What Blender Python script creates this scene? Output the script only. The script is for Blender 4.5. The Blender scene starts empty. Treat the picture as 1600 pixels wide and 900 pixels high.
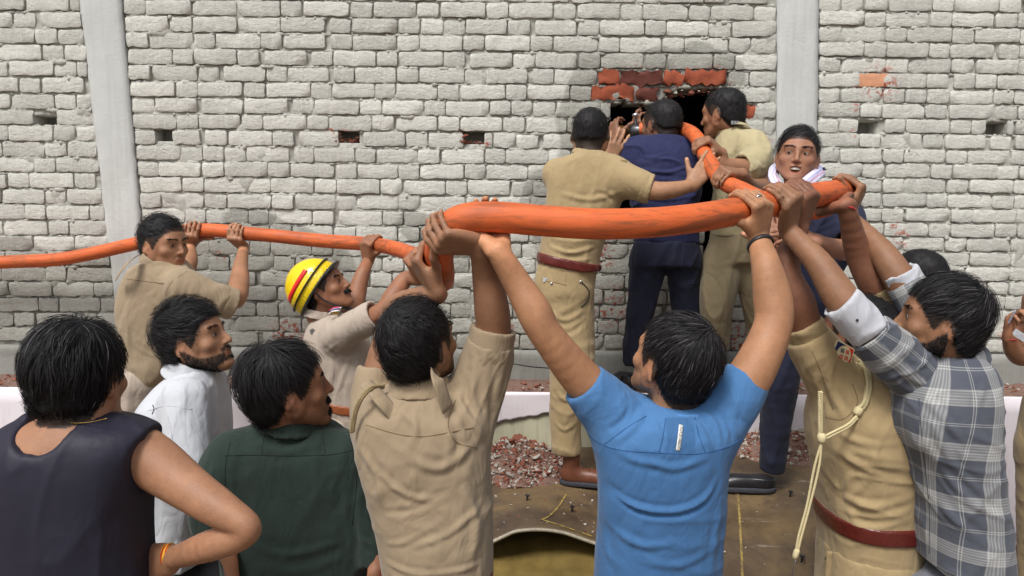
import bpy, math, random, time
import numpy as np
T0 = time.time()
SC = bpy.context.scene
rnd = random.Random(7)
RNG = np.random.default_rng(11)
# ---------------------------------------------------------------- camera, sky, sun, exposure
CAM = np.array([0.0, -4.0, 2.0]); FPX = 1150.0
PITCH = math.radians(6.6); ROLL = math.radians(0.55)
def nrm(v):
    v = np.asarray(v, float); return v / max(1e-9, np.linalg.norm(v))
_f = np.array([0, math.cos(PITCH), -math.sin(PITCH)]); _r = np.array([1.0, 0, 0]); _u = np.cross(_r, _f)
CR = math.cos(ROLL) * _r + math.sin(ROLL) * _u; CU = np.cross(CR, _f); CF = _f
def P(px, py, D):
    "photo pixel (1600x900) and distance D from the camera along y -> world point"
    v = CF + CR * (px - 800) / FPX - CU * (py - 450) / FPX
    return CAM + v * (D / v[1])
def W(px, D):
    "pixels -> metres at distance D"
    return px * D / FPX
cd = bpy.data.cameras.new("camera"); cam = bpy.data.objects.new("camera", cd); SC.collection.objects.link(cam)
cd.sensor_width = 36; cd.lens = 36 * FPX / 1600; cd.clip_end = 500; cd.clip_start = 0.05
from mathutils import Matrix, Vector
cam.matrix_world = Matrix(((CR[0], CU[0], -CF[0], CAM[0]), (CR[1], CU[1], -CF[1], CAM[1]), (CR[2], CU[2], -CF[2], CAM[2]), (0, 0, 0, 1)))
SC.camera = cam
SUN_EL = math.radians(56); SUN_DIR = nrm((-0.50 * math.cos(SUN_EL), -0.86 * math.cos(SUN_EL), math.sin(SUN_EL)))
wd = bpy.data.worlds.new("World"); SC.world = wd; wd.use_nodes = True
nt = wd.node_tree; bg = nt.nodes["Background"]; sky = nt.nodes.new("ShaderNodeTexSky")
sky.sky_type = 'NISHITA'; sky.sun_disc = False; sky.sun_elevation = SUN_EL; sky.sun_rotation = math.atan2(SUN_DIR[0], SUN_DIR[1])
sky.dust_density = 4.0; sky.air_density = 1.0; sky.ozone_density = 1.0
hs = nt.nodes.new("ShaderNodeHueSaturation"); hs.inputs['Saturation'].default_value = 0.35
nt.links.new(sky.outputs[0], hs.inputs['Color']); nt.links.new(hs.outputs[0], bg.inputs[0]); bg.inputs[1].default_value = 0.115
sl = bpy.data.lights.new("sun", 'SUN'); so = bpy.data.objects.new("sun", sl); SC.collection.objects.link(so)
sl.energy = 2.25; sl.angle = math.radians(18); sl.color = (1.0, 0.98, 0.95)
so.rotation_euler = Vector(-SUN_DIR).to_track_quat('-Z', 'Y').to_euler(); so.location = (0, -4, 8)
SC.view_settings.view_transform = 'Standard'; SC.view_settings.look = 'None'; SC.view_settings.gamma = 1.0; SC.view_settings.exposure = 0.30
SC.view_settings.use_curve_mapping = False
# ---------------------------------------------------------------- materials
def lin(c):
    "sRGB 0-255 -> linear"
    c = np.asarray(c, float) / 255.0
    return tuple(np.where(c <= 0.04045, c / 12.92, ((c + 0.055) / 1.055) ** 2.4))
class NT:
    def __init__(s, name):
        s.m = bpy.data.materials.new(name); s.m.use_nodes = True; s.t = s.m.node_tree; s.n = s.t.nodes; s.b = s.n["Principled BSDF"]
    def new(s, t, **kw):
        n = s.n.new(t)
        for k, v in kw.items(): setattr(n, k, v)
        return n
    def link(s, a, b): s.t.links.new(a, b)
    def val(s, sock, v):
        if hasattr(v, 'is_output') or isinstance(v, bpy.types.NodeSocket): s.link(v, sock)
        else: sock.default_value = v
    def coord(s, kind='Object', scale=(1, 1, 1), rot=(0, 0, 0)):
        if kind == 'World': o = s.new("ShaderNodeNewGeometry").outputs['Position']
        else: o = s.new("ShaderNodeTexCoord").outputs[kind]
        mp = s.new("ShaderNodeMapping"); mp.inputs['Scale'].default_value = scale; mp.inputs['Rotation'].default_value = rot
        s.link(o, mp.inputs[0]); return mp.outputs[0]
    def noise(s, vec, scale, detail=4, rough=0.6, dist=0.0):
        n = s.new("ShaderNodeTexNoise"); s.link(vec, n.inputs['Vector']); n.inputs['Scale'].default_value = scale
        n.inputs['Detail'].default_value = detail; n.inputs['Roughness'].default_value = rough; n.inputs['Distortion'].default_value = dist
        return n.outputs['Fac']
    def math(s, op, a, b=0.0, c=0.0, clamp=False):
        n = s.new("ShaderNodeMath", operation=op, use_clamp=clamp); s.val(n.inputs[0], a); s.val(n.inputs[1], b); s.val(n.inputs[2], c); return n.outputs[0]
    def ramp(s, f, pts):
        n = s.new("ShaderNodeValToRGB"); e = n.color_ramp.elements
        while len(e) < len(pts): e.new(0.5)
        for i, (p, c) in enumerate(pts):
            e[i].position = p; e[i].color = (c, c, c, 1) if not hasattr(c, '__len__') else (*c[:3], 1)
        s.link(f, n.inputs[0]); return n.outputs[0]
    def rng(s, f, a, b, c, d):
        n = s.new("ShaderNodeMapRange"); s.val(n.inputs[0], f)
        for i, v in enumerate((a, b, c, d)): n.inputs[i + 1].default_value = v
        return n.outputs[0]
    def mix(s, f, a, b, mode='MIX'):
        n = s.new("ShaderNodeMix", data_type='RGBA', blend_type=mode); s.val(n.inputs['Factor'], f)
        for k, v in (('A', a), ('B', b)):
            so_ = [i for i in n.inputs if i.name == k and i.type == 'RGBA'][0]
            if isinstance(v, bpy.types.NodeSocket): s.link(v, so_)
            else: so_.default_value = (*v[:3], 1)
        return [o for o in n.outputs if o.type == 'RGBA'][0]
    def attr(s, name): return s.new("ShaderNodeAttribute", attribute_name=name)
    def bump(s, h, dist=0.002, strength=1.0, prev=None):
        n = s.new("ShaderNodeBump"); n.inputs['Strength'].default_value = strength; n.inputs['Distance'].default_value = dist
        s.link(h, n.inputs['Height'])
        if prev is not None: s.link(prev, n.inputs['Normal'])
        return n.outputs[0]
    def fin(s, col=None, rough=None, normal=None, **kw):
        if col is not None:
            if isinstance(col, bpy.types.NodeSocket): s.link(col, s.b.inputs['Base Color'])
            else: s.b.inputs['Base Color'].default_value = (*col[:3], 1)
        if rough is not None: s.val(s.b.inputs['Roughness'], rough)
        if normal is not None: s.link(normal, s.b.inputs['Normal'])
        for k, v in kw.items(): s.val(s.b.inputs[k.replace('_', ' ')], v)
        return s.m
def mul(c, k): return tuple(x * k for x in c[:3])
def mat_cloth(name, col, rough=0.85, weave=900, var=0.10, sheen=0.15, stain=None, spec=0.3, heather=0.0, crease=1.0):
    t = NT(name); o = t.coord()
    n1 = t.noise(o, 9, 4, 0.6); n2 = t.noise(o, 45, 3, 0.6)
    c = t.mix(t.rng(n1, 0.3, 0.7, 0, 1), mul(col, 1 - var), mul(col, 1 + var))
    c = t.mix(t.math('MULTIPLY', n2, 0.18), c, mul(col, 0.75))
    if stain is not None:
        n3 = t.noise(o, 5, 5, 0.65, 0.4); c = t.mix(t.rng(n3, 0.54, 0.66, 0, 0.55), c, stain)
    if heather > 0:
        hn = t.noise(t.coord(scale=(1, 1, 4)), 260, 3, 0.8); c = t.mix(t.rng(hn, 0.4, 0.62, 0, heather), c, mul(col, 1.7))
    w = t.new("ShaderNodeTexWave", wave_type='BANDS', bands_direction='DIAGONAL'); t.link(o, w.inputs[0]); w.inputs['Scale'].default_value = weave / 6
    w.inputs['Distortion'].default_value = 0.6
    fn = t.noise(o, 500, 2, 0.7); h = t.math('ADD', t.math('MULTIPLY', w.outputs['Fac'], 0.25), t.math('MULTIPLY', fn, 0.6))
    b = t.bump(h, 0.0006, 0.6); b = t.bump(t.noise(t.coord(scale=(1, 1, .55), rot=(0, .5, 0)), 15, 2, 0.5, 1.6), 0.016, 0.34 * crease, b); cv = t.noise(t.coord(scale=(1, 1, .45), rot=(0, .7, 0)), 6.5, 2, .5, .8); cr = t.rng(t.math('ABSOLUTE', t.math('SUBTRACT', cv, .5)), 0, .14, 0, 1); b = t.bump(cr, 0.009, 0.32 * crease, b)
    return t.fin(c, rough, b, Specular_IOR_Level=spec, Sheen_Weight=sheen, Sheen_Roughness=0.5)
def mat_skin():
    t = NT("skin"); o = t.coord(); a = t.attr("Col")
    n1 = t.noise(o, 30, 4, 0.65); n2 = t.noise(o, 160, 3, 0.7); n4 = t.noise(o, 11, 3, 0.6)
    c = t.mix(t.rng(n1, 0.3, 0.7, 0, 1), t.mix(1.0, a.outputs['Color'], (0.88, 0.84, 0.82), 'MULTIPLY'), t.mix(1.0, a.outputs['Color'], (1.10, 1.06, 1.04), 'MULTIPLY'))
    c = t.mix(t.rng(n2, 0.5, 0.75, 0, 0.35), c, t.mix(1.0, c, (0.72, 0.66, 0.62), 'MULTIPLY'))
    c = t.mix(t.rng(n4, .4, .65, 0, .3), c, t.mix(1.0, c, (0.80, 0.74, 0.72), 'MULTIPLY')); hr = t.noise(t.coord(scale=(1, 1, .25)), 330, 2, .8); c = t.mix(t.rng(hr, .60, .70, 0, .30), c, t.mix(1.0, c, (.45, .4, .4), 'MULTIPLY'))
    b = t.bump(t.noise(o, 420, 3, 0.7), 0.0011, 0.6); b = t.bump(t.noise(o, 60, 4, 0.6), 0.003, 0.3, b)
    t.b.inputs['Subsurface Radius'].default_value = (1, 0.35, 0.2); t.b.inputs['Subsurface Scale'].default_value = 0.006
    return t.fin(c, t.rng(n1, 0.3, 0.7, 0.46, 0.62), b, Specular_IOR_Level=0.42, Subsurface_Weight=0.08)
def mat_hair(name='black_hair', col=(0.013, 0.012, 0.013), rough=0.60):
    t = NT(name); a = t.attr("Col")
    
    c = t.mix(1.0, (*col, 1), a.outputs['Color'], 'MULTIPLY')
    return t.fin(c, rough, None, Specular_IOR_Level=0.25)
def mat_plain(name, col, rough=0.5, metal=0.0, bumps=0.0, scale=60, spec=0.5, var=0.12):
    t = NT(name); o = t.coord(); n = t.noise(o, scale, 4, 0.6)
    c = t.mix(n, mul(col, 1 - var * 2), mul(col, 1 + var * 2))
    b = t.bump(t.noise(o, scale * 3, 4, 0.6), 0.002, bumps) if bumps > 0 else None
    return t.fin(c, t.rng(n, 0.2, 0.8, max(0.03, rough - 0.08), min(1, rough + 0.08)), b, Metallic=metal, Specular_IOR_Level=spec)
# ---------------------------------------------------------------- objects
COL = SC.collection
def link(o, parent=None):
    COL.objects.link(o)
    if parent is not None: o.parent = parent
    return o
def empty(name, loc=(0, 0, 0), label=None, cat=None, group=None, kind=None):
    o = bpy.data.objects.new(name, None); o.location = loc; o.empty_display_size = 0.1; link(o); tag(o, label, cat, group, kind); return o
def tag(o, label=None, cat=None, group=None, kind=None):
    if label: o['label'] = label
    if cat: o['category'] = cat
    if group: o['group'] = group
    if kind: o['kind'] = kind
    return o
def wloc(o):
    v = np.zeros(3)
    while o is not None: v += np.array(o.location); o = o.parent
    return v
def mesh_obj(name, V, F, mat=None, parent=None, smooth=True, cols=None, attrs=None, matidx=None, mats=None):
    "V world coordinates; F (n,3)/(n,4) array or list of faces"
    V = np.asarray(V, np.float32)
    if parent is not None: V = V - wloc(parent).astype(np.float32)
    me = bpy.data.meshes.new(name)
    if isinstance(F, np.ndarray):
        n, k = F.shape
        me.vertices.add(len(V)); me.vertices.foreach_set("co", V.ravel())
        me.loops.add(n * k); me.loops.foreach_set("vertex_index", F.astype(np.int32).ravel())
        me.polygons.add(n); me.polygons.foreach_set("loop_start", np.arange(0, n * k, k, dtype=np.int32))
        try: me.polygons.foreach_set("loop_total", np.full(n, k, np.int32))
        except Exception: pass
        me.update(calc_edges=True)
    else:
        me.from_pydata([tuple(v) for v in V], [], F)
    if smooth: me.polygons.foreach_set("use_smooth", np.ones(len(me.polygons), bool))
    if cols is not None:
        ca = me.color_attributes.new("Col", 'FLOAT_COLOR', 'POINT'); c4 = np.ones((len(V), 4), np.float32); c4[:, :3] = cols
        ca.data.foreach_set("color", c4.ravel())
    if attrs:
        for k_, a_ in attrs.items():
            at = me.attributes.new(k_, 'FLOAT_VECTOR', 'POINT'); at.data.foreach_set("vector", np.asarray(a_, np.float32).ravel())
    for m in (mats or ([mat] if mat else [])): me.materials.append(m)
    if matidx is not None: me.polygons.foreach_set("material_index", np.asarray(matidx, np.int32))
    o = bpy.data.objects.new(name, me); link(o, parent); return o
class MB:
    "collects simple shapes into one mesh (world coordinates)"
    def __init__(s): s.v = []; s.f = []; s.n = 0
    def add(s, V, F):
        s.v.append(np.asarray(V, float)); s.f += [tuple(i + s.n for i in f) for f in F]; s.n += len(V)
    def box(s, c, size, R=None, jit=0.0):
        v = np.array([[x, y, z] for x in (-.5, .5) for y in (-.5, .5) for z in (-.5, .5)]) * np.asarray(size)
        if jit: v += RNG.normal(0, jit, v.shape)
        if R is not None: v = v @ np.asarray(R).T
        s.add(v + np.asarray(c), [(0, 1, 3, 2), (4, 6, 7, 5), (0, 4, 5, 1), (2, 3, 7, 6), (0, 2, 6, 4), (1, 5, 7, 3)])
    def tube(s, pts, r, n=10, caps=True, flat=1.0, fdir=None):
        pts = np.asarray(pts, float); m = len(pts); r = np.broadcast_to(r, (m,))
        tn = np.gradient(pts, axis=0); tn /= np.linalg.norm(tn, axis=1, keepdims=True) + 1e-9
        ref = nrm(fdir) if fdir is not None else np.array([0.31, 0.2, 0.93]); V = []
        a = np.cross(tn[0], ref); a = nrm(a)
        for i in range(m):
            if fdir is None: a = a - tn[i] * a.dot(tn[i]); a = nrm(a)
            else: a = nrm(np.cross(tn[i], ref))
            b = np.cross(tn[i], a)
            for k in range(n):
                th = 2 * math.pi * k / n; V.append(pts[i] + r[i] * (math.cos(th) * a + math.sin(th) * b * flat))
        F = [(i * n + k, i * n + (k + 1) % n, (i + 1) * n + (k + 1) % n, (i + 1) * n + k) for i in range(m - 1) for k in range(n)]
        if caps: F += [tuple(range(n))[::-1], tuple((m - 1) * n + k for k in range(n))]
        s.add(V, F)
    def lathe(s, o, axis, prof, n=16, ref=(0, 0, 1)):
        ax = nrm(axis); a = np.cross(ax, ref)
        if np.linalg.norm(a) < .1: a = np.cross(ax, (1, 0, 0))
        a = nrm(a); b = np.cross(ax, a); V = []
        for (h, r) in prof:
            for k in range(n):
                th = 2 * math.pi * k / n; V.append(np.asarray(o) + ax * h + r * (math.cos(th) * a + math.sin(th) * b))
        m = len(prof)
        F = [(i * n + k, i * n + (k + 1) % n, (i + 1) * n + (k + 1) % n, (i + 1) * n + k) for i in range(m - 1) for k in range(n)]
        F += [tuple(range(n))[::-1], tuple((m - 1) * n + k for k in range(n))]
        s.add(V, F)
    def build(s, name, mat, parent=None, smooth=False):
        return mesh_obj(name, np.concatenate(s.v), s.f, mat, parent, smooth)
# ---------------------------------------------------------------- noise
_PT = RNG.random((32, 32, 32)).astype(np.float32) * 2 - 1
def vnoise(p):
    p = np.asarray(p, np.float32); i = np.floor(p).astype(np.int32); f = p - i; f = f * f * (3 - 2 * f); i0 = i & 31; i1 = (i + 1) & 31
    x0, y0, z0 = i0[..., 0], i0[..., 1], i0[..., 2]; x1, y1, z1 = i1[..., 0], i1[..., 1], i1[..., 2]; fx, fy, fz = f[..., 0], f[..., 1], f[..., 2]
    L = lambda a, b, t: a + (b - a) * t
    return L(L(L(_PT[x0, y0, z0], _PT[x1, y0, z0], fx), L(_PT[x0, y1, z0], _PT[x1, y1, z0], fx), fy),
             L(L(_PT[x0, y0, z1], _PT[x1, y0, z1], fx), L(_PT[x0, y1, z1], _PT[x1, y1, z1], fx), fy), fz)
def fbm(p, o=3):
    p = np.asarray(p, np.float32); s = 0; a = 1.0
    for k in range(o): s = s + a * vnoise(p * (2 ** k) + 7.3 * k); a *= 0.5
    return s
def smooth_path(pts, n=8):
    "Catmull-Rom through points (any dimension)"
    p = np.asarray(pts, float); p = np.vstack([2 * p[0] - p[1], p, 2 * p[-1] - p[-2]]); out = []
    for i in range(1, len(p) - 2):
        for t in np.arange(n) / n:
            a, b, c, d = p[i - 1], p[i], p[i + 1], p[i + 2]
            out.append(0.5 * (2 * b + (c - a) * t + (2 * a - 5 * b + 4 * c - d) * t * t + (3 * b - a - 3 * c + d) * t ** 3))
    out.append(p[-2]); return np.array(out)
# ================================================================ THE WALL
ZW = lambda px, py: P(px, py, 4.0)
def col_x(edge, z):                     # column edges as x(z)
    (ax, az), (bx, bz) = edge; return ax + (bx - ax) * (z - az) / (bz - az)
def edge_of(x0, y0, x1, y1):
    a = ZW(x0, y0); b = ZW(x1, y1); return ((a[0], a[2]), (b[0], b[2]))
LCL = edge_of(125, 0, 186, 520); LCR = edge_of(190, 0, 236, 520); RCL = edge_of(1214, 0, 1213, 540); RCR = edge_of(1279, 0, 1274, 540)
Z_TOP = ZW(800, -60)[2]; Z_BEAM = ZW(800, 545)[2]; Z_LEDGE = ZW(800, 592)[2]
def poly(pts): return np.array([[ZW(x, y)[0], ZW(x, y)[2]] for x, y in pts])
HOLE = poly([(955, 345), (944, 300), (950, 250), (938, 205), (958, 180), (952, 163), (975, 158), (990, 163), (1008, 160), (1040, 165), (1042, 146), (1068, 141), (1118, 137), (1136, 143), (1152, 172), (1160, 215), (1150, 270), (1152, 330), (1128, 420), (1100, 425), (1085, 345)])
WEEP = [(241, 198, 271, 218), (55, 181, 86, 200), (528, 198, 561, 222), (724, 202, 757, 224), (1342, 190, 1371, 214), (1540, 193, 1573, 213)]
def inpoly(pt, pg):
    x, z = pt[..., 0], pt[..., 1]; c = np.zeros(x.shape, bool); n = len(pg)
    for i in range(n):
        x1, z1 = pg[i]; x2, z2 = pg[(i + 1) % n]
        if z1 == z2: continue
        c ^= ((z1 > z) != (z2 > z)) & (x < (x2 - x1) * (z - z1) / (z2 - z1) + x1)
    return c
WR = []
for x0, y0, x1, y1 in WEEP:
    a = ZW(x0, y0); b = ZW(x1, y1); WR.append((a[0], b[2], b[0], a[2]))
def mat_brick(name, base, red, seed):
    t = NT(name); w = t.coord('World'); oi = t.new("ShaderNodeObjectInfo")
    n1 = t.noise(w, 7, 4, 0.6); n2 = t.noise(w, 55, 5, 0.7); n3 = t.noise(w, 240, 4, 0.75)
    c = t.mix(t.rng(n1, 0.3, 0.7, 0, 1), mul(base, 0.90), mul(base, 1.06))
    c = t.mix(t.rng(n2, 0.35, 0.7, 0, 1), c, t.mix(1.0, c, (0.84, 0.84, 0.84), 'MULTIPLY'))
    tone = t.rng(oi.outputs['Random'], 0, 1, 0.82, 1.05)
    c = t.mix(1.0, c, t.new_rgb(tone), 'MULTIPLY')
    # cement runs: vertical streaks
    st = t.noise(t.coord('World', scale=(60, 1, 3)), 1.0, 4, 0.7); c = t.mix(t.rng(st, 0.52, 0.68, 0, 0.35), c, mul(base, 1.14))
    # red clay showing through where the wash has come off
    if red:
        sp = t.spots([(1410, 372, .05), (1398, 352, .03), (1425, 430, .05), (1440, 480, .04), (1375, 130, .10), (1335, 168, .025), (1335, 210, .03), (540, 212, .04), (516, 205, .025), (757, 224, .03), (1500, 440, .05), (1540, 470, .05), (1575, 520, .06), (345, 400, .035), (1200, 215, .03), (1165, 240, .03), (1150, 540, .14), (960, 480, .12), (880, 530, .15), (940, 400, .08), (1200, 480, .1), (985, 140, .13), (1110, 140, .12), (780, 520, .10), (450, 520, .10)])
        m = t.math('MULTIPLY', sp, t.rng(t.noise(w, 38, 5, 0.65, 0.5), 0.50, 0.58, 0, 1))
        rc = t.mix(n2, lin((150, 62, 44)), lin((205, 108, 78))); c = t.mix(m, c, rc)
    # water splashed round the opening; shade painted into the colour of the lower courses
    wet_shade = t.wetmask(); c = t.mix(wet_shade, c, t.mix(1.0, c, (0.60, 0.60, 0.585), 'MULTIPLY'))
    h = t.math('ADD', t.math('MULTIPLY', n2, 0.8), t.math('MULTIPLY', n3, 0.45))
    b = t.bump(h, 0.009, 0.9); b = t.bump(t.noise(t.coord('World', scale=(1, 1, 2.2)), 26, 3, 0.6, 0.8), 0.012, 0.35, b)
    return t.fin(c, 0.9, b, Specular_IOR_Level=0.2)
def _new_rgb(t, v):
    n = t.new("ShaderNodeCombineColor")
    for i in range(3): t.link(v, n.inputs[i])
    return n.outputs[0]
NT.new_rgb = _new_rgb
def _spots(t, lst):
    g = t.new("ShaderNodeNewGeometry").outputs['Position']; acc = None
    for px, py, r in lst:
        q = ZW(px, py); d = t.new("ShaderNodeVectorMath", operation='DISTANCE'); t.link(g, d.inputs[0]); d.inputs[1].default_value = (q[0], 0, q[2])
        v = t.rng(d.outputs['Value'], r * 0.5, r * 1.25, 1, 0); acc = v if acc is None else t.math('MAXIMUM', acc, v)
    return acc
NT.spots = _spots
def _wet_shade_mask(t):
    "1 in soaked brick round the opening and in shade painted along the lower courses"
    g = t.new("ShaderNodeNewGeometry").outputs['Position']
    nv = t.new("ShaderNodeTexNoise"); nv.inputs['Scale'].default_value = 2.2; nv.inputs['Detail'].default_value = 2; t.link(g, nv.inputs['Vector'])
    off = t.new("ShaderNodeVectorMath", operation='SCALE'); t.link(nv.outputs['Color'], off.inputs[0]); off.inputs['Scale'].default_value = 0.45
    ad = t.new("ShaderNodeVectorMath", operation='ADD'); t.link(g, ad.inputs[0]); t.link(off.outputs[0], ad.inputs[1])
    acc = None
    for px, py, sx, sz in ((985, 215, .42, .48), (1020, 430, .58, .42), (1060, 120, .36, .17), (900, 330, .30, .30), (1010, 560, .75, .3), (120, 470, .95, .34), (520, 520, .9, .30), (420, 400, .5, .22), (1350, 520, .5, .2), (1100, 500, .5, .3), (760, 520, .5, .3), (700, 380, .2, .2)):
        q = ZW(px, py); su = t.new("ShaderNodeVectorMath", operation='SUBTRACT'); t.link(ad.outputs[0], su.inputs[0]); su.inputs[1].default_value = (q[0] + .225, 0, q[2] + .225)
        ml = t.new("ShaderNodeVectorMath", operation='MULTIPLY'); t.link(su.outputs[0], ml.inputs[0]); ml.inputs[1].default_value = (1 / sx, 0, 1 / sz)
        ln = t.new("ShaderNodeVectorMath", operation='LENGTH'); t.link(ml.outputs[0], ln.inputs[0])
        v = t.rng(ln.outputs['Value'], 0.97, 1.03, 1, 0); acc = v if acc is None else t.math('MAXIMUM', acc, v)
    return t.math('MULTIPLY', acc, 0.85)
NT.wetmask = _wet_shade_mask
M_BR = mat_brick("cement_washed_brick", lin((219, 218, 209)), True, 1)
M_RED = mat_plain("broken_red_brick", lin((150, 80, 58)), 0.9, 0, 0.9, 45, 0.2, 0.22)
M_RED2 = mat_plain("soot_dark_brick", lin((98, 58, 50)), 0.9, 0, 0.9, 45, 0.2, 0.25)
M_ORB = mat_plain("orange_brick_face", lin((206, 150, 118)), 0.9, 0, 0.7, 30, 0.2, 0.15)
def brick_mesh(wd, hd, seed, rough=1.0, depth=0.105):
    "front face at y=0 looking to -y, rounded and chipped edges; centred in x and z"
    r = np.random.default_rng(seed); nx, nz = (9 if wd > .15 else 5), 4
    xs = np.concatenate([[-.5], np.linspace(-.5 + .007 / wd, .5 - .007 / wd, nx), [.5]]) * wd; zs = np.concatenate([[-.5], np.linspace(-.5 + .006 / hd, .5 - .006 / hd, nz), [.5]]) * hd
    V = []; 
    so_ = r.random(3) * 50
    for i, x in enumerate(xs):
        for j, z in enumerate(zs):
            bx = i in (0, len(xs) - 1); bz = j in (0, len(zs) - 1)
            y = 0.0018 if (bx != bz) else (0.004 if bx and bz else 0.0)
            q = np.array([x * 22, z * 30, 0]) + so_; y += 0.0026 * rough * float(fbm(q, 3)); 
            dx = dz = 0.0
            if bx: dx = 0.0045 * float(vnoise(np.array([z * 55, 3.3, seed * 1.7]))) * rough - math.copysign(0.004, x) * (1 if bz else 0)
            if bz: dz = 0.0045 * float(vnoise(np.array([x * 45, 9.1, seed * 2.3]))) * rough - math.copysign(0.004, z) * (1 if bx else 0)
            V.append((x + dx, y, z + dz))
    V = np.array(V)
    if r.random() < 0.45:                                  # a broken corner
        cx = math.copysign(wd / 2, r.random() - .5); cz = math.copysign(hd / 2, r.random() - .5); cr = r.uniform(.018, .04)
        d = np.hypot(V[:, 0] - cx, V[:, 2] - cz); V[:, 1] += np.clip(cr - d, 0, 1) * 0.55
    n2 = len(zs); F = [(i * n2 + j, (i + 1) * n2 + j, (i + 1) * n2 + j + 1, i * n2 + j + 1) for i in range(len(xs) - 1) for j in range(n2 - 1)]
    ring = [i * n2 for i in range(len(xs))] + [(len(xs) - 1) * n2 + j for j in range(1, n2)] + [i * n2 + n2 - 1 for i in range(len(xs) - 2, -1, -1)] + [j for j in range(n2 - 2, 0, -1)]
    base = len(V); BV = V[ring].copy(); BW = BV.copy(); BV[:, 1] = depth; V = np.vstack([V, BV, BW]); m = len(ring)
    F += [(base + m + k, base + k, base + (k + 1) % m, base + m + (k + 1) % m) for k in range(m)]
    me = bpy.data.meshes.new("brick"); me.from_pydata([tuple(v) for v in V], [], F)
    me.polygons.foreach_set("use_smooth", np.ones(len(me.polygons), bool)); me.update(); return me
LS, LH, HB = 0.225, 0.110, 0.0715
ME_S = [brick_mesh(LS, HB, s) for s in range(16)]; ME_H = [brick_mesh(LH, HB, 40 + s) for s in range(12)]
ME_RS = [brick_mesh(LS, HB, 80 + s, 4.5, 0.2) for s in range(5)]; ME_RH = [brick_mesh(LH, HB, 90 + s, 4.5, 0.2) for s in range(5)]
for me in ME_S + ME_H: me.materials.append(M_BR)
for i_, me in enumerate(ME_RS + ME_RH): me.materials.append(M_RED2 if i_ % 3 == 2 else M_RED)
ME_OR = brick_mesh(LS, HB, 99, 1.0); ME_OR.materials.append(M_ORB)
REDZ = [(1048, 120, 98, 17), (990, 149, 58, 13), (1158, 190, 16, 40), (1200, 218, 14, 18)]
def pix(x, z):
    v = np.array([x, 0, z]) - CAM; k = v @ CF; return 800 + FPX * (v @ CR) / k, 450 - FPX * (v @ CU) / k
BAYS = [("left_bay", lambda z: -3.88, lambda z: col_x(LCL, z) - .004, 0.0838, .004), ("middle_bay", lambda z: col_x(LCR, z) + .006, lambda z: col_x(RCL, z) - .006, 0.0838, .0), ("right_bay", lambda z: col_x(RCR, z) + .006, lambda z: 3.88, 0.0785, -.004)]
BAYLAB = ["cement washed brick infill left of the leaning left column", "cement washed brick infill with the broken opening, between the two columns", "cement washed brick infill right of the right column"]
courses = []
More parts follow.
